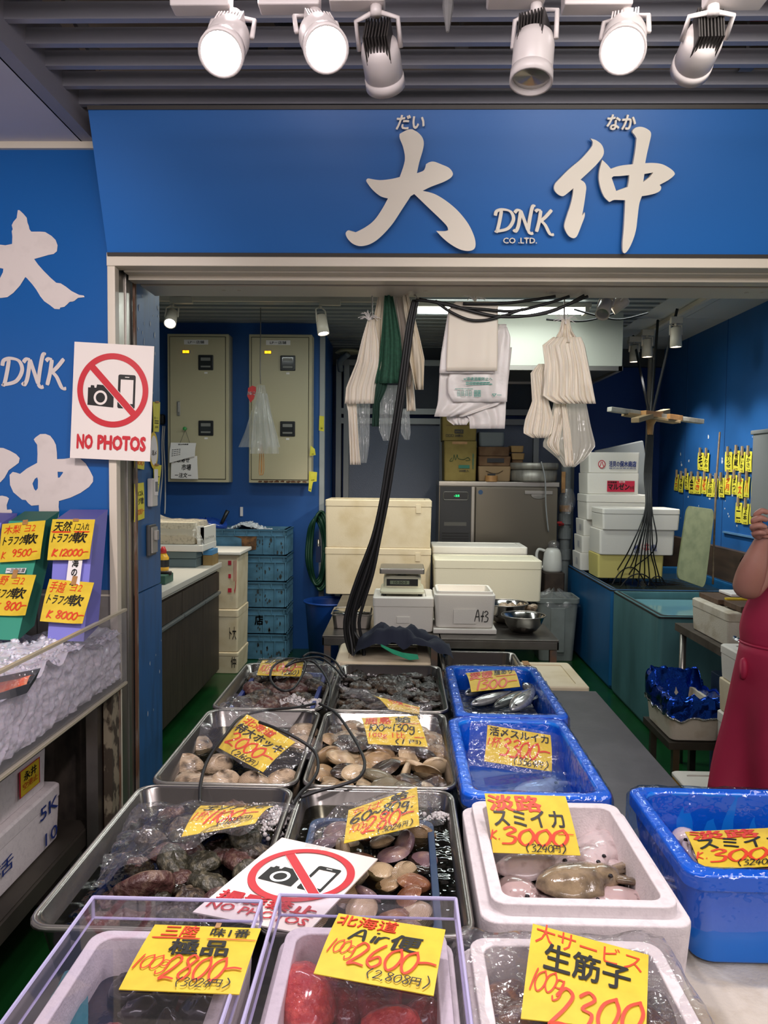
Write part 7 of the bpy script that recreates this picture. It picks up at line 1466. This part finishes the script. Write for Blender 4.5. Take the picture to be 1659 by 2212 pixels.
m = MB(); m.box(.13, .37, .72, 1.105, .835, .845); tag(m.build('brown_brine', mat('brown_brine', '#38302f', .12, n=(16, '#54443f', .4, .7), bump=(18, .25), spec=.5)), 'brown brine in the film-wrapped box', 'water', kind='stuff')
q = [PZ(75, 2230, .872), PZ(190, 2230, .872), PZ(190, 2092, .872), PZ(140, 2100, .872)]; m = MB(); m.sheet(lambda u, v: q[0].lerp(q[1], u).lerp(q[3].lerp(q[2], u), v) + V((0, 0, .008 * noise.noise(V((u * 3, v * 3, 0))))), 8, 8); tag(m.build('teal_sheet', mat('teal_plastic', '#1f6d74', .3, coat=.4), solid=.002), 'teal plastic sheet in the left covered box', 'sheet')
RC = [('dark red', mat('red_clam_meat', '#7a2a26', .2, n=(30, '#3a1716', .4, .7), coat=.7)), ('blackish', mat('black_shell', '#211c20', .2, n=(30, '#3b3238', .4, .7), coat=.7))]
prD = [(w, one_mesh('ark_shell', 'x', 'shell', abal(k + 31, .06, .045, .03), mt, 'g')) for k, (w, mt) in enumerate(RC)]
lay(prD, cells(-.37, -.25, .80, 1.05, 3, 5, 8), 'dark shells in the left covered box', 'of the left covered box', 75, .855, .02, .5, noun='shell')

# ================================================================== PRICE CARDS ON THE SEAFOOD
Z = lambda pts, zt, zb=None: [PZ(*p, zt if i < 2 else (zb if zb is not None else zt)) for i, p in enumerate(pts)]
Yd = lambda pts, ys: [P(*p, y) for p, y in zip(pts, ys)]
price_card('yellow card on the left clear cover, 三陸 極品 at 2800 yen', Z([(335, 1997), (564, 2005.5), (517, 2147.6), (256.6, 2136.8)], .9545), [('tr', '三陸', .12, .78, .44, .98, {'b': .02, 'sh': .05}), ('sr', '-', .05, .70, .46, .80, {'w': .14}), ('tb', '味1番', .56, .80, .92, .95, {'b': .02, 'sh': 0}), ('sr', '-', .56, .72, .98, .78, {'w': .14}), ('tb', '極品', .26, .47, .78, .72, {'b': .03, 'sh': -.05}), ('sr', '100g', .02, .25, .32, .46, {'w': .04, 'adv': .5}), ('sr', '2800-', .30, .12, .95, .46, {'w': .05}), ('sb', '(3024', .44, .04, .74, .15, {'w': .05}), ('tb', '円', .74, .05, .83, .14), ('sb', ')', .84, .04, .92, .15, {'w': .05})], bend=.003, curl=.0, tapes=((.60, .985, .05, .09),))
price_card('yellow card on the middle clear cover, 北海道 Air便 at 2600 yen', Z([(731.8, 1972.8), (962.4, 2008), (936.7, 2150.6), (677.5, 2102.4)], .9545), [('tr', '北海道', .03, .76, .58, .97, {'b': .01, 'sh': .05}), ('sb', 'Air', .20, .54, .58, .74, {'w': .06}), ('tb', '便', .56, .48, .82, .74, {'b': .03}), ('sr', '100g', .04, .30, .28, .52, {'w': .04, 'adv': .5}), ('sr', '2600-', .26, .18, .98, .52, {'w': .05}), ('sb', '(2,808', .42, .05, .80, .16, {'w': .05}), ('tb', '円', .80, .05, .88, .15), ('sb', ')', .90, .04, .97, .18, {'w': .05})], bend=.004)
price_card('big yellow card on the film-wrapped box, 大サービス 生筋子', [PZ(1151, 1995, .935), PZ(1401, 2062.7, .93), PZ(1396, 2228, .925), PZ(1125, 2200, .925)], [('tr', '大サービス', .04, .70, .95, .98, {'b': -.005, 'sh': .0, 'r': -.12}), ('tb', '生筋子', .14, .42, .86, .74, {'b': .025, 'sh': .0, 'r': -.12}), ('sr', '100g', .03, .24, .32, .46, {'w': .04, 'adv': .5}), ('sr', '2300', .24, -.05, .98, .30, {'w': .05})], bend=.006)
KSM = [('tr', '淡路', .03, .68, .66, .97, {'b': .035, 'sh': -.05}), ('tb', 'スミイカ', .06, .42, .90, .70, {'b': .025, 'sh': -.05}), ('sr', 'K.', .0, .20, .12, .36, {'w': .07}), ('sr', '3000', .11, .12, .92, .40, {'w': .06}), ('sr', '-', .78, .28, .96, .34, {'w': .15}), ('sb', '(3240', .38, .02, .70, .14, {'w': .06}), ('tb', '円', .70, .02, .78, .13), ('sb', ')', .79, .01, .86, .15, {'w': .06})]
price_card('yellow card standing in the white cuttlefish box, 淡路 スミイカ at 3000 yen', Yd([(1046.7, 1713.6), (1221.5, 1719.7), (1254, 1847.8), (1065, 1841.7)], [1.52, 1.52, 1.42, 1.42]), KSM, bend=.004)
price_card('yellow card in the inky tub at the right edge, 淡路 スミイカ', Z([(1479.4, 1796.7), (1712, 1786), (1722, 1868), (1514, 1879)], .835), KSM, bend=.006)
price_card('yellow card at the back of the silver fish tub, 愛媛 脂あり', Z([(1006, 1454), (1108, 1443.5), (1123.6, 1483), (1018, 1494.5)], .875, .855), [('tr', '愛媛', .05, .45, .52, .92, {'b': .03}), ('tb', '脂あり', .56, .58, .94, .95, {'b': .02}), ('sr', '-', .55, .45, .95, .55, {'w': .2}), ('sr', '1300-', .10, .02, .95, .40, {'w': .06})], bend=.01)
price_card('yellow card in the middle blue tub, 活〆スルイカ at 3300 yen', Yd([(1053, 1566), (1189, 1588), (1192, 1667), (1046, 1644)], [2.12, 2.12, 2.02, 2.02]), [('tb', '活〆スルイカ', .04, .68, .96, .96, {'b': .03, 'sh': 0}), ('tr', '1杯', .03, .36, .22, .66, {'b': .01}), ('sr', '3300-', .22, .18, .96, .66, {'w': .06}), ('sb', '(3564', .42, .03, .78, .20, {'w': .06}), ('tb', '円', .78, .04, .86, .18), ('sb', ')', .88, .02, .96, .2, {'w': .06})], bend=.008, sleeve=.010, sl=(.25, .15, .55, .05))
price_card('yellow sleeved card on the brown clam heap, 鹿島 蛤 100 to 130 g', Yd([(781, 1550.5), (900.6, 1546), (924.5, 1613), (795.7, 1606.4)], [2.20, 2.20, 2.05, 2.05]), [('tr', '鹿島', .04, .66, .50, .97, {'b': .02}), ('tb', '蛤', .58, .70, .86, .96, {'b': .03}), ('sr', '-', .56, .62, .96, .70, {'w': .15}), ('sb', '100~130g.', .05, .38, .95, .66, {'w': .06}), ('tr', '100g 1比', .04, .14, .66, .36, {'b': .0}), ('sb', '(1', .45, .02, .62, .15, {'w': .06}), ('tb', '円)', .70, .02, .9, .14), ('sr', '-', .80, .18, .96, .24, {'w': .2})], bend=.006, sleeve=.012, sl=(.55, .2, .3, .5), seed=3)
price_card('folded yellow card in clear film on the dark flat shells', [PZ(804, 1502, .885), PZ(908, 1528, .865), PZ(906, 1543, .855), PZ(840, 1532, .86)], [('tr', '相模', .25, .35, .6, .95, {'b': .02}), ('sr', '-', .6, .3, .95, .5, {'w': .2})], bend=.012, sleeve=.012, sl=(.6, .3, .1, .4), seed=5)
price_card('tilted yellow sleeved card over the surf clams, 北海道 特大ホッキ at 2000', Yd([(534, 1543), (638, 1603), (568, 1668), (472, 1615)], [2.12, 2.02, 1.93, 2.03]), [('tr', '北海道', .06, .76, .66, .96, {'b': .02}), ('tb', '特大ホッキ', .04, .50, .98, .74, {'b': .03}), ('sr', '2000-', .06, .16, .98, .50, {'w': .06}), ('sb', '(2160', .26, .02, .68, .14, {'w': .06}), ('tb', '円', .68, .02, .76, .13), ('sb', ')', .78, .02, .84, .14, {'w': .06})], bend=.006, sleeve=.014, sl=(.55, .1, .35, .35), seed=7)
price_card('yellow card at the back of the back left tray by the black cable coil', Yd([(568.4, 1425.4), (658.6, 1424.6), (650, 1460.7), (555, 1458)], [2.86, 2.86, 2.72, 2.72]), [('tb', '房州アワビ', .12, .60, .92, .95, {'b': .03}), ('sr', '100g', .03, .15, .30, .50, {'w': .06, 'adv': .5}), ('sr', '2000-', .28, .15, .98, .58, {'w': .07}), ('sb', '(2160)', .55, .02, .95, .22, {'w': .07})], bend=.01, sleeve=.006, sl=(.1, .05, .9, .1), seed=9)
price_card('yellow sleeved card on the front left tray, エゾアワビ at 1100 yen', Z([(434, 1740), (591, 1741), (551, 1778), (392, 1807)], .885), [('tb', 'エゾアワビ', .12, .68, .96, .95, {'b': .02}), ('tr', '1杯', .04, .34, .24, .68, {'b': .0}), ('sr', '1100-', .22, .2, .92, .64, {'w': .06}), ('sb', '(1188', .42, .1, .74, .3, {'w': .06}), ('tb', '円)', .74, .1, .9, .3)], bend=.008, sleeve=.016, sl=(1.0, .35, .3, .15), seed=11)
price_card('yellow sleeved card over the navy basket, ちば 蛤 60 to 80 g at 280', Z([(753, 1750), (900.6, 1700), (905.7, 1783), (743, 1821.5)], .885, .875), [('tr', 'ちば', .06, .70, .48, .94, {'b': .0}), ('tb', '蛤', .60, .74, .86, .98, {'b': .04}), ('sr', '-', .58, .68, .94, .76, {'w': .15}), ('sb', '60~80g.', .06, .44, .96, .74, {'w': .07}), ('sr', '100g', .05, .2, .28, .42, {'w': .04, 'adv': .5}), ('sr', '280-', .24, .1, .92, .5, {'w': .05}), ('sb', '(3024', .42, .02, .76, .14, {'w': .06}), ('tb', '円', .77, .02, .84, .14), ('sb', ')', .86, .02, .93, .15, {'w': .06})], bend=.004, sleeve=.014, sl=(.5, .05, .35, .15), seed=13)
c4 = Z([(609, 1809), (816, 1855), (660, 2018), (416, 1970)], .868)
t = thing('no_photos_poster', 'white no-photos poster lying flat across the front trays', 'poster', (c4[2] + c4[3]) / 2); sh = Sheet(c4[3], c4[2], c4[1], c4[0]); m = MB(); m.sheet(lambda u, v: sh.at(u, v), 1, 1); m.sheet(lambda u, v: sh.at(1 - u, v, -.0025), 1, 1)
for i in range(4): a, b = e[i], e[(i + 1) % 4]; m.add([sh.at(*a), sh.at(*b), sh.at(*b, -.0025), sh.at(*a, -.0025)], [(0, 1, 2, 3)])
no_photo(m, sh, .52, .60, .46, .34, thick=.15); sh.put(m, ('t', '撮影禁止', .06, .16, .94, .265, {'sh': 0, 'b': .035}), 4, 3); sh.put(m, ('t', 'NO PHOTOS', .06, .06, .94, .135, {'sh': 0, 'b': .02}), 4, 3)
m.build('poster_sheet', [mat('poster_white', '#efe4da', .12, coat=.4), INKB, INKR, INKC], t)

# --- cables lying over the trays
def lcable(label, pts, z=.885, r=.0042, k=6):
    m = MB(); m.tube(spline([PZ(a, b, c if len(q) > 2 else z) for q in pts for a, b, c in [(q + (z,))[:3]]], k), r, 7); return tag(m.build('black_cable', RUBBER, smooth=True), label, 'cable')
lcable('black cable loop coiled on the back left tray', [(655, 1425, .90), (620, 1423, .90), (590, 1440, .895), (585, 1468, .89), (605, 1490, .885), (632, 1488, .885), (652, 1460, .89), (660, 1432, .90), (640, 1424, .905), (618, 1440, .9), (640, 1430, .905), (672, 1428, .90), (695, 1448, .89), (712, 1480, .88), (712, 1505, .875), (705, 1535, .87)])
lcable('black cable running from the coil to the back centre tray corner', [(655, 1418, .91), (672, 1410, .915), (700, 1415, .91), (725, 1430, .90), (742, 1455, .885), (748, 1462, .87)])
lcable('second black cable beside it at the corner of the back trays', [(650, 1424, .91), (690, 1420, .905), (720, 1440, .895), (738, 1460, .88), (742, 1466, .87)])
lcable('black cable arching over the left of the surf clam tray', [(680, 1520, .87), (640, 1528, .875), (570, 1535, .89), (520, 1550, .91), (485, 1590, .91), (450, 1640, .89), (434, 1690, .88), (432, 1732, .865)])
lcable('black cable curving over the brown clam heap', [(690, 1520, .87), (725, 1540, .88), (755, 1580, .885), (778, 1620, .88), (788, 1652, .875), (775, 1680, .872), (735, 1697, .868), (690, 1708, .862), (650, 1722, .858)])
lcable('black cable crossing the yellow surf clam card to the tray edge', [(560, 1560, .925), (600, 1575, .92), (650, 1600, .90), (680, 1625, .88), (687, 1660, .87), (672, 1690, .862), (650, 1712, .86), (632, 1738, .856)])
# --- things at the back of the display
foam_box('foam_box', 'white foam box behind the display under the navy jacket', -.26, .12, 2.98, 3.32, .702, .855, .04, FOAMW, noth=False)
foam_box('foam_box', 'ivory foam box with a strip of tape behind the dark counter', .49, .83, 3.34, 3.78, .3, .67, .05, FOAMW, noth=False)
MB()
m = MB(); m.box(.60, .63, 3.335, 3.785, .671, .6725); tag(m.build('packing_tape', TAPE), 'strip of tape across the ivory foam box behind the counter', 'tape')
foam_box('foam_box', 'lower foam box carrying the taped ivory one behind the counter', .47, .85, 3.33, 3.8, .0, .299, .05, FOAM, noth=False)
NAV = mat('navy_cloth', '#1b2233', .85); JG = mat('green_lining', '#1f9a70', .7)
t = thing('folded_jacket', 'crumpled navy jacket with a bright green lining behind the trays', 'jacket', (-.02, 3.2, .86))
def fj(u, v):
    x = -.19 + .40 * u; y = 3.02 + .28 * v; k = math.sin(PI * u) ** .5 * math.sin(PI * min(1, v + .12)) ** .6; return V((x, y, .862 + .135 * k * (1 - .5 * u) + .06 * noise.noise(V((u * 5, v * 4, 2))) * k + .025 * noise.noise(V((u * 11, v * 9, 6))) * k))
MB().sheet(fj, 26, 18).build('jacket_body', NAV, t, smooth=True)
m = MB(); a = [P(822, 1392, 3.02), P(845, 1402, 3.0), P(870, 1410, 2.985), P(902, 1414, 2.98)]; b = [P(824, 1397, 3.0), P(850, 1413, 2.985), P(885, 1426, 2.97), P(905, 1424, 2.975)]; m.rings([a, b], closed=False); m.build('lining', JG, t, solid=.003)
# ================================================================== RIGHT SIDE AND THE PERSON
m = MB(); m.box(2.56, 2.70, 5.15, 5.72, 1.30, 1.90); m.box(2.55, 2.70, 5.13, 5.74, 1.90, 1.93)
tag(m.build('grey_wall_box', mat('locker_grey', '#7a7d7c', .45), bevel=.006), 'grey steel box mounted on the right wall beside the name slips', 'wall box')
t = thing('steel_rack', 'rusty steel rack holding a stained foam box on the right', 'rack', (1.9, 3.9, 0))
m = MB(); m.box(1.53, 2.3, 3.62, 4.30, .735, .775); m.build('rack_top', mat('dirty_rack', '#5a5148', .6, .3, n=(9, '#3f372f', .4, .65)), t)
for x, y in ((1.56, 4.25), (2.26, 4.25), (1.56, 3.66), (2.26, 3.66)): MB().tube([(x, y, 0), (x, y, .735)], .018, 10).build('leg', STEEL, t, smooth=True)
foam_box('foam_box', 'brown-stained foam box on the rusty rack beside the person', 1.56, 2.05, 3.68, 4.15, .776, .945, .045, FOAMD, noth=False, wr=[('', mat('cyan_label', '#2b7fc0', .5), .42, .05, .62, .45, {'plain': 1}), ('魚', INKB, .45, .1, .55, .38, {'d': .001})])
for k, (y0, y1, x0) in enumerate(((3.68, 3.88, 1.62), (3.9, 4.15, 1.60))): tag(MB().box(x0, 2.1, y0, y1, .947, .975 - .003 * k).build('wooden_board', mat('brown_board', '#5f4634', .6, n=(8, '#4a3526', .4, .7), stretch=(1, 6, 1)), bevel=.003), 'dark brown wooden board on the stained foam box, %s one' % ('front', 'rear')[k], 'board')
tag(MB().box(1.70, 2.0, 3.98, 4.14, .974, .990).build('foam_slab', PAPER, bevel=.004), 'thin white lid lying on the rear brown board', 'foam slab')
m = MB(); m.box(1.63, 1.95, 3.87, 3.895, .976, .985); tag(m.build('yellow_ruler', YEL), 'long yellow strip lying on the brown boards', 'strip')
m = MB(); m.tube([(1.74, 3.80, .984), (1.90, 3.80, .984)], .007, 8); tag(m.build('marker_pen', mat('pen_blue', '#3f9ac0', .4), smooth=True), 'blue and white marker pen on the front brown board', 'pen')
# foil-lined foam box on a low stand
t = thing('low_stand', 'low dark stand under the foil-lined foam box', 'stand', (1.42, 3.76, 0)); MB().box(1.26, 1.52, 3.57, 3.96, .315, .348).build('stand_top', mat('dark_shelf', '#4b453d', .5), t)
for x in (1.30, 1.50):
    for y in (3.6, 3.92): MB().box(x - .015, x + .015, y - .015, y + .015, 0, .315).build('leg', DSTEEL, t)
t = open_foam('foam_box', 'dirty foam box lined with shiny blue foil on a low stand', 1.265, 1.515, 3.58, 3.95, .349, .52, .03, .01, .03, FOAMD)
def ffoil(u, v):
    a = 2 * PI * u; sx = max(-1, min(1, 1.35 * math.cos(a))); sy = max(-1, min(1, 1.35 * math.sin(a))); k = [1.03, 1.05, 1.0, .92, .80, .72][min(5, int(v * 5.999))]; z = [.47, .51, .545, .56, .48, .40][min(5, int(v * 5.999))]
    q = noise.noise(V((math.cos(a) * 4, math.sin(a) * 4, v * 5))); return V((1.39 + .128 * k * sx + .012 * q, 3.765 + .188 * k * sy + .012 * q, z + .03 * q + (.05 if sy > .5 and .2 < v < .8 else 0)))
MB().sheet(ffoil, 60, 15).build('foil_liner', mat('blue_foil', '#1246b4', .16, .8, bump=(22, 1.0)), t, smooth=True)
m = MB(); m.tube([ffoil(i / 60, .0) + V((0, 0, -.004)) for i in range(61)], .006, 5, caps=False); m.build('foil_edge', mat('silver_foil', '#c9ccd2', .15, 1.0, bump=(60, .8)), t, smooth=True)
t = foam_box('ribbed_crate', 'dark blue ribbed crate standing behind the person', 1.588, 1.9, 3.56, 3.95, .0, .60, 0, mat('dark_crate', '#1f3350', .5), cat='crate', noth=False)
m = MB()
for k in range(14): m.box(-.158, .152, -.202, -.194, .04 + .04 * k, .06 + .04 * k)
m.build('ribs', mat('dark_crate2', '#2b4468', .5), t, local=True)
foam_box('foam_box', 'white foam box behind the person, top of the pair', 1.465, 1.85, 3.26, 3.54, .676, .83, .04, FOAM, noth=False)
foam_box('foam_box', 'cream foam box behind the person, below the white one', 1.46, 1.85, 3.26, 3.54, .526, .675, 0, FOAMW, noth=False)
foam_box('foam_box', 'tall foam box on the floor behind the person', 1.46, 1.85, 3.26, 3.54, .0, .525, .05, FOAM, noth=False)
m = MB(); m.sheet(lambda u, v: V((1.47 + .16 * u, 3.28 + .14 * v, .834 + .05 * abs(math.sin(3 * u + 2 * v)) + .02 * noise.noise(V((u * 6, v * 6, 0))))), 14, 10); tag(m.build('foil_sheet', mat('silver_foil', '#c9ccd2', .15, 1.0, bump=(60, .8)), smooth=True), 'crumpled silver foil on the white foam box behind the person', 'foil')
t = foam_box('foam_box', 'white-lidded yellow box on the floor in front of the person', 1.195, 1.45, 2.98, 3.36, .0, .30, .02, mat('amber_box', '#c28f2c', .6), noth=False, lidm=FOAM)

# person: one continuous skinned body, clothes as children
SKIN = mat('skin', '#c08a78', .45, n=(9, '#b57c6b', .4, .7), sss=.1)
t = thing('person', 'person in a crimson bib apron and navy shirt, hand raised to the chin', 'person', (1.64, 2.98, 0)); PX0, PY0 = 1.64, 2.98
J = {'pel': (PX0, PY0, .93, .13), 'spi': (PX0, PY0, 1.08, .135), 'che': (PX0, PY0, 1.27, .15), 'nb': (PX0, PY0 - .01, 1.41, .07), 'nk': (PX0, PY0 - .02, 1.47, .055), 'jaw': (PX0 - .01, PY0 - .045, 1.53, .07), 'hd': (PX0 - .01, PY0 - .03, 1.61, .09), 'top': (PX0 - .01, PY0 - .02, 1.68, .065)}
sr = V((PX0 - .17, PY0 - .02, 1.37)); el = P(1609, 1280, 2.80); wr = P(1641, 1183, 2.755); kn = P(1652, 1142, 2.74)
J.update({'sr': (*sr, .065), 'ua': (*sr.lerp(el, .55), .056), 'el': (*el, .052), 'fa': (*el.lerp(wr, .3), .057), 'fb': (*el.lerp(wr, .65), .049), 'wr': (*wr, .036), 'pm': (*wr.lerp(kn, .5), .036), 'kn': (*kn, .034)})
J.update({'sl': (PX0 + .19, PY0 - .01, 1.37, .065), 'ell': (PX0 + .28, PY0 - .02, 1.10, .045), 'fl': (PX0 + .24, PY0 - .14, .98, .045), 'wl': (PX0 + .16, PY0 - .24, .92, .03), 'pl': (PX0 + .12, PY0 - .29, .91, .03)})
J.update({'hr': (PX0 - .09, PY0, .88, .10), 'kr': (PX0 - .10, PY0 - .02, .48, .06), 'ar': (PX0 - .10, PY0 + .02, .09, .04), 'tr': (PX0 - .10, PY0 - .12, .04, .035), 'hl': (PX0 + .09, PY0, .88, .10), 'kl': (PX0 + .10, PY0 - .02, .48, .06), 'al': (PX0 + .10, PY0 + .02, .09, .04), 'tl': (PX0 + .10, PY0 - .12, .04, .035)})
E_ = [('pel', 'spi'), ('spi', 'che'), ('che', 'nb'), ('nb', 'nk'), ('nk', 'jaw'), ('jaw', 'hd'), ('hd', 'top'), ('che', 'sr'), ('sr', 'ua'), ('ua', 'el'), ('el', 'fa'), ('fa', 'fb'), ('fb', 'wr'), ('wr', 'pm'), ('pm', 'kn'), ('che', 'sl'), ('sl', 'ell'), ('ell', 'fl'), ('fl', 'wl'), ('wl', 'pl'), ('pel', 'hr'), ('hr', 'kr'), ('kr', 'ar'), ('ar', 'tr'), ('pel', 'hl'), ('hl', 'kl'), ('kl', 'al'), ('al', 'tl')]
# right hand: four curled fingers and a thumb, px positions of the joints
FR = [('i', [(1640, 1132), (1632, 1112), (1646, 1102), (1660, 1108)], (2.715, 2.69, 2.675, 2.68)), ('m', [(1636, 1140), (1626, 1124), (1643, 1118), (1658, 1124)], (2.715, 2.68, 2.665, 2.675)), ('r', [(1634, 1150), (1624, 1138), (1642, 1134), (1656, 1140)], (2.72, 2.685, 2.665, 2.675)), ('l', [(1636, 1160), (1628, 1152), (1643, 1149), (1654, 1153)], (2.725, 2.70, 2.68, 2.69)), ('t', [(1662, 1158), (1676, 1135), (1680, 1115)], (2.735, 2.72, 2.71))]
for nm, pts, ys in FR:
    prev = 'pm' if nm == 't' else 'kn'
    for k, (q, y) in enumerate(zip(pts, ys)): J['r%s%d' % (nm, k)] = (*P(*q, y), (.0125 if k == 0 else .0115) if k < 3 else .009); E_.append((prev, 'r%s%d' % (nm, k))); prev = 'r%s%d' % (nm, k)
for k in range(5):
    o = V(J['pl'][:3]); b = V((.028 * (k - 2), 0, 0)); prev = 'pl'
    for j, (dy, dz, r) in enumerate(((-.03, .0, .010), (-.06, -.015, .009), (-.075, -.04, .008))):
        if k == 4 and j == 2: continue
        q = o + b * (1 if k < 4 else 1.6) + V((0, dy * (1 if k < 4 else .5), dz)); J['q%d%d' % (k, j)] = (*q, r); E_.append((prev, 'q%d%d' % (k, j))); prev = 'q%d%d' % (k, j)
names = list(J); ix = {n: i for i, n in enumerate(names)}
me = bpy.data.meshes.new('body'); b0 = V(t.location); me.from_pydata([tuple(V(J[n][:3]) - b0) for n in names], [(ix[a], ix[b]) for a, b in E_], []); me.materials.append(SKIN)
o = bpy.data.objects.new('body', me); COL.objects.link(o); o.parent = t; _MW[o.name] = _MW[t.name]
md = o.modifiers.new('skin', 'SKIN'); md.use_smooth_shade = True; md.branch_smoothing = .4
for i, n in enumerate(names): sv = me.skin_vertices[0].data[i]; sv.radius = (J[n][3], J[n][3] * (.72 if n in ('pel', 'spi', 'che') else 1)); sv.use_root = (n == 'pel')
md = o.modifiers.new('sub', 'SUBSURF'); md.levels = 2; md.render_levels = 2
# face details and hair (outside the frame)
hd = V(J['hd'][:3]); m = MB(); m.tube([hd + V((0, -.085, .015)), hd + V((0, -.108, -.018)), hd + V((0, -.09, -.03))], [.008, .014, .01], 8); m.build('nose', SKIN, o, smooth=True)
for q in (-1, 1): MB().lathe([(0, .006), (.009, .003), (.011, -.004)], 12, hd + V((q * .035, -.086, .018)), M=Matrix.Rotation(PI / 2, 4, 'X')).build('eye', mat('eye_dark', '#1d1714', .2), t, smooth=True); MB().lathe([(0, .012), (.02, .008), (.024, -.01)], 10, hd + V((q * .092, 0, -.0)), M=Matrix.Rotation(PI / 2, 4, 'Y')).build('ear', SKIN, t, smooth=True)
m = MB(); m.tube([hd + V((-.028, -.083, -.055)), hd + V((0, -.092, -.057)), hd + V((.028, -.083, -.055))], [.004, .007, .004], 8); m.build('mouth', mat('lips', '#9a5550', .4), t, smooth=True)
m = MB(); m.lathe([(.098, -.02), (.106, .03), (.095, .075), (.05, .105), (0, .112)], 24, hd + V((0, .012, 0)), c0=False); m.build('hair', mat('black_hair', '#15110f', .5), t, smooth=True)
# shirt
NSH = mat('navy_shirt', '#151c3d', .8); m = MB()
def ell(z, rx, ry, cx=0.0, cy=0.0, n=26): return [V((PX0 + cx + rx * math.cos(2 * PI * j / n), PY0 + cy + ry * math.sin(2 * PI * j / n), z)) for j in range(n)]
m.rings([ell(.80, .22, .15), ell(.95, .205, .15), ell(1.1, .205, .155), ell(1.27, .215, .16), ell(1.37, .21, .13), ell(1.425, .10, .09)], c0=False, c1=False); m.build('shirt', NSH, t, smooth=True)
m = MB(); m.tube([sr + V((.05, 0, .0)), sr, sr.lerp(el, .35), sr.lerp(el, .62)], [.085, .085, .078, .082], 16, caps=False); m.build('sleeve', NSH, t, smooth=True)
sl_ = V(J['sl'][:3]); le = V(J['ell'][:3]); m = MB(); m.tube([sl_ - V((.05, 0, 0)), sl_, sl_.lerp(le, .35), sl_.lerp(le, .62)], [.085, .085, .078, .08], 16, caps=False); m.build('sleeve', NSH, t, smooth=True)
for q in (-1, 1): m = MB(); m.tube([(PX0 + q * .09, PY0, .88), (PX0 + q * .10, PY0 - .02, .48), (PX0 + q * .10, PY0 + .02, .16)], [.125, .10, .085], 16); m.build('trouser_leg', mat('dark_trousers', '#1b1c22', .8), t, smooth=True); m = MB(); m.tube([(PX0 + q * .10, PY0 + .04, .18), (PX0 + q * .10, PY0 + .03, .06), (PX0 + q * .10, PY0 - .13, .05)], [.075, .07, .05], 12); m.build('boot', mat('white_boot', '#d9d7d0', .4), t, smooth=True)
# apron: bib and skirt wrapped around the front of the body
APR = mat('crimson_apron', '#bf2d52', .55, n=(5, '#b02849', .4, .7), bump=(9, .12))
def apr(rows, name, fold, n=34, thick=.004):
    def fn(u, v):
        i = min(len(rows) - 2, int(v * (len(rows) - 1))); f = v * (len(rows) - 1) - i; z, rx, ry, a = [rows[i][k] + (rows[i + 1][k] - rows[i][k]) * f for k in range(4)]
        th = -PI / 2 + (u - .5) * 2 * a; q = fold * math.sin(u * 23 + 2 * math.sin(3 * v)) * v; return V((PX0 + (rx + q) * math.cos(th), PY0 + (ry + q) * math.sin(th), z))
    m = MB(); m.sheet(fn, n, 14); return m.build(name, APR, t, smooth=True, solid=thick)
apr([(1.30, .24, .175, .85), (1.20, .305, .195, 1.3), (1.08, .322, .205, 1.55), (1.02, .325, .21, 1.65), (.95, .315, .21, 1.75)], 'apron_bib', .0)
apr([(.955, .317, .212, 1.75), (.80, .33, .23, 1.75), (.6, .355, .25, 1.75), (.34, .40, .28, 1.75)], 'apron_skirt', .035)
m = MB(); m.tube([(PX0 + .317 * math.cos(a), PY0 + .212 * math.sin(a), .955) for a in [-PI / 2 + (k - 12) / 12 * 1.75 for k in range(25)]], .006, 6); m.build('waist_seam', APR, t, smooth=True)
m = MB(); m.lathe([(0, -.01), (.03, -.01), (.034, 0), (.03, .01), (0, .01)], 14, (PX0 - .325, PY0 - .03, .86), M=Matrix.Rotation(PI / 2, 4, 'Y') @ Matrix.Diagonal((1.3, .6, 1, 1))); m.build('apron_tie', APR, t, smooth=True)
for q in (-1, 1): m = MB(); m.tube(spline([(PX0 + q * .12, PY0 - .165, 1.25), (PX0 + q * .10, PY0 - .14, 1.38), (PX0 + q * .07, PY0 - .02, 1.45), (PX0 + q * .05, PY0 + .1, 1.38)]), .014, 6, flat=.3); m.build('shoulder_strap', APR, t, smooth=True)
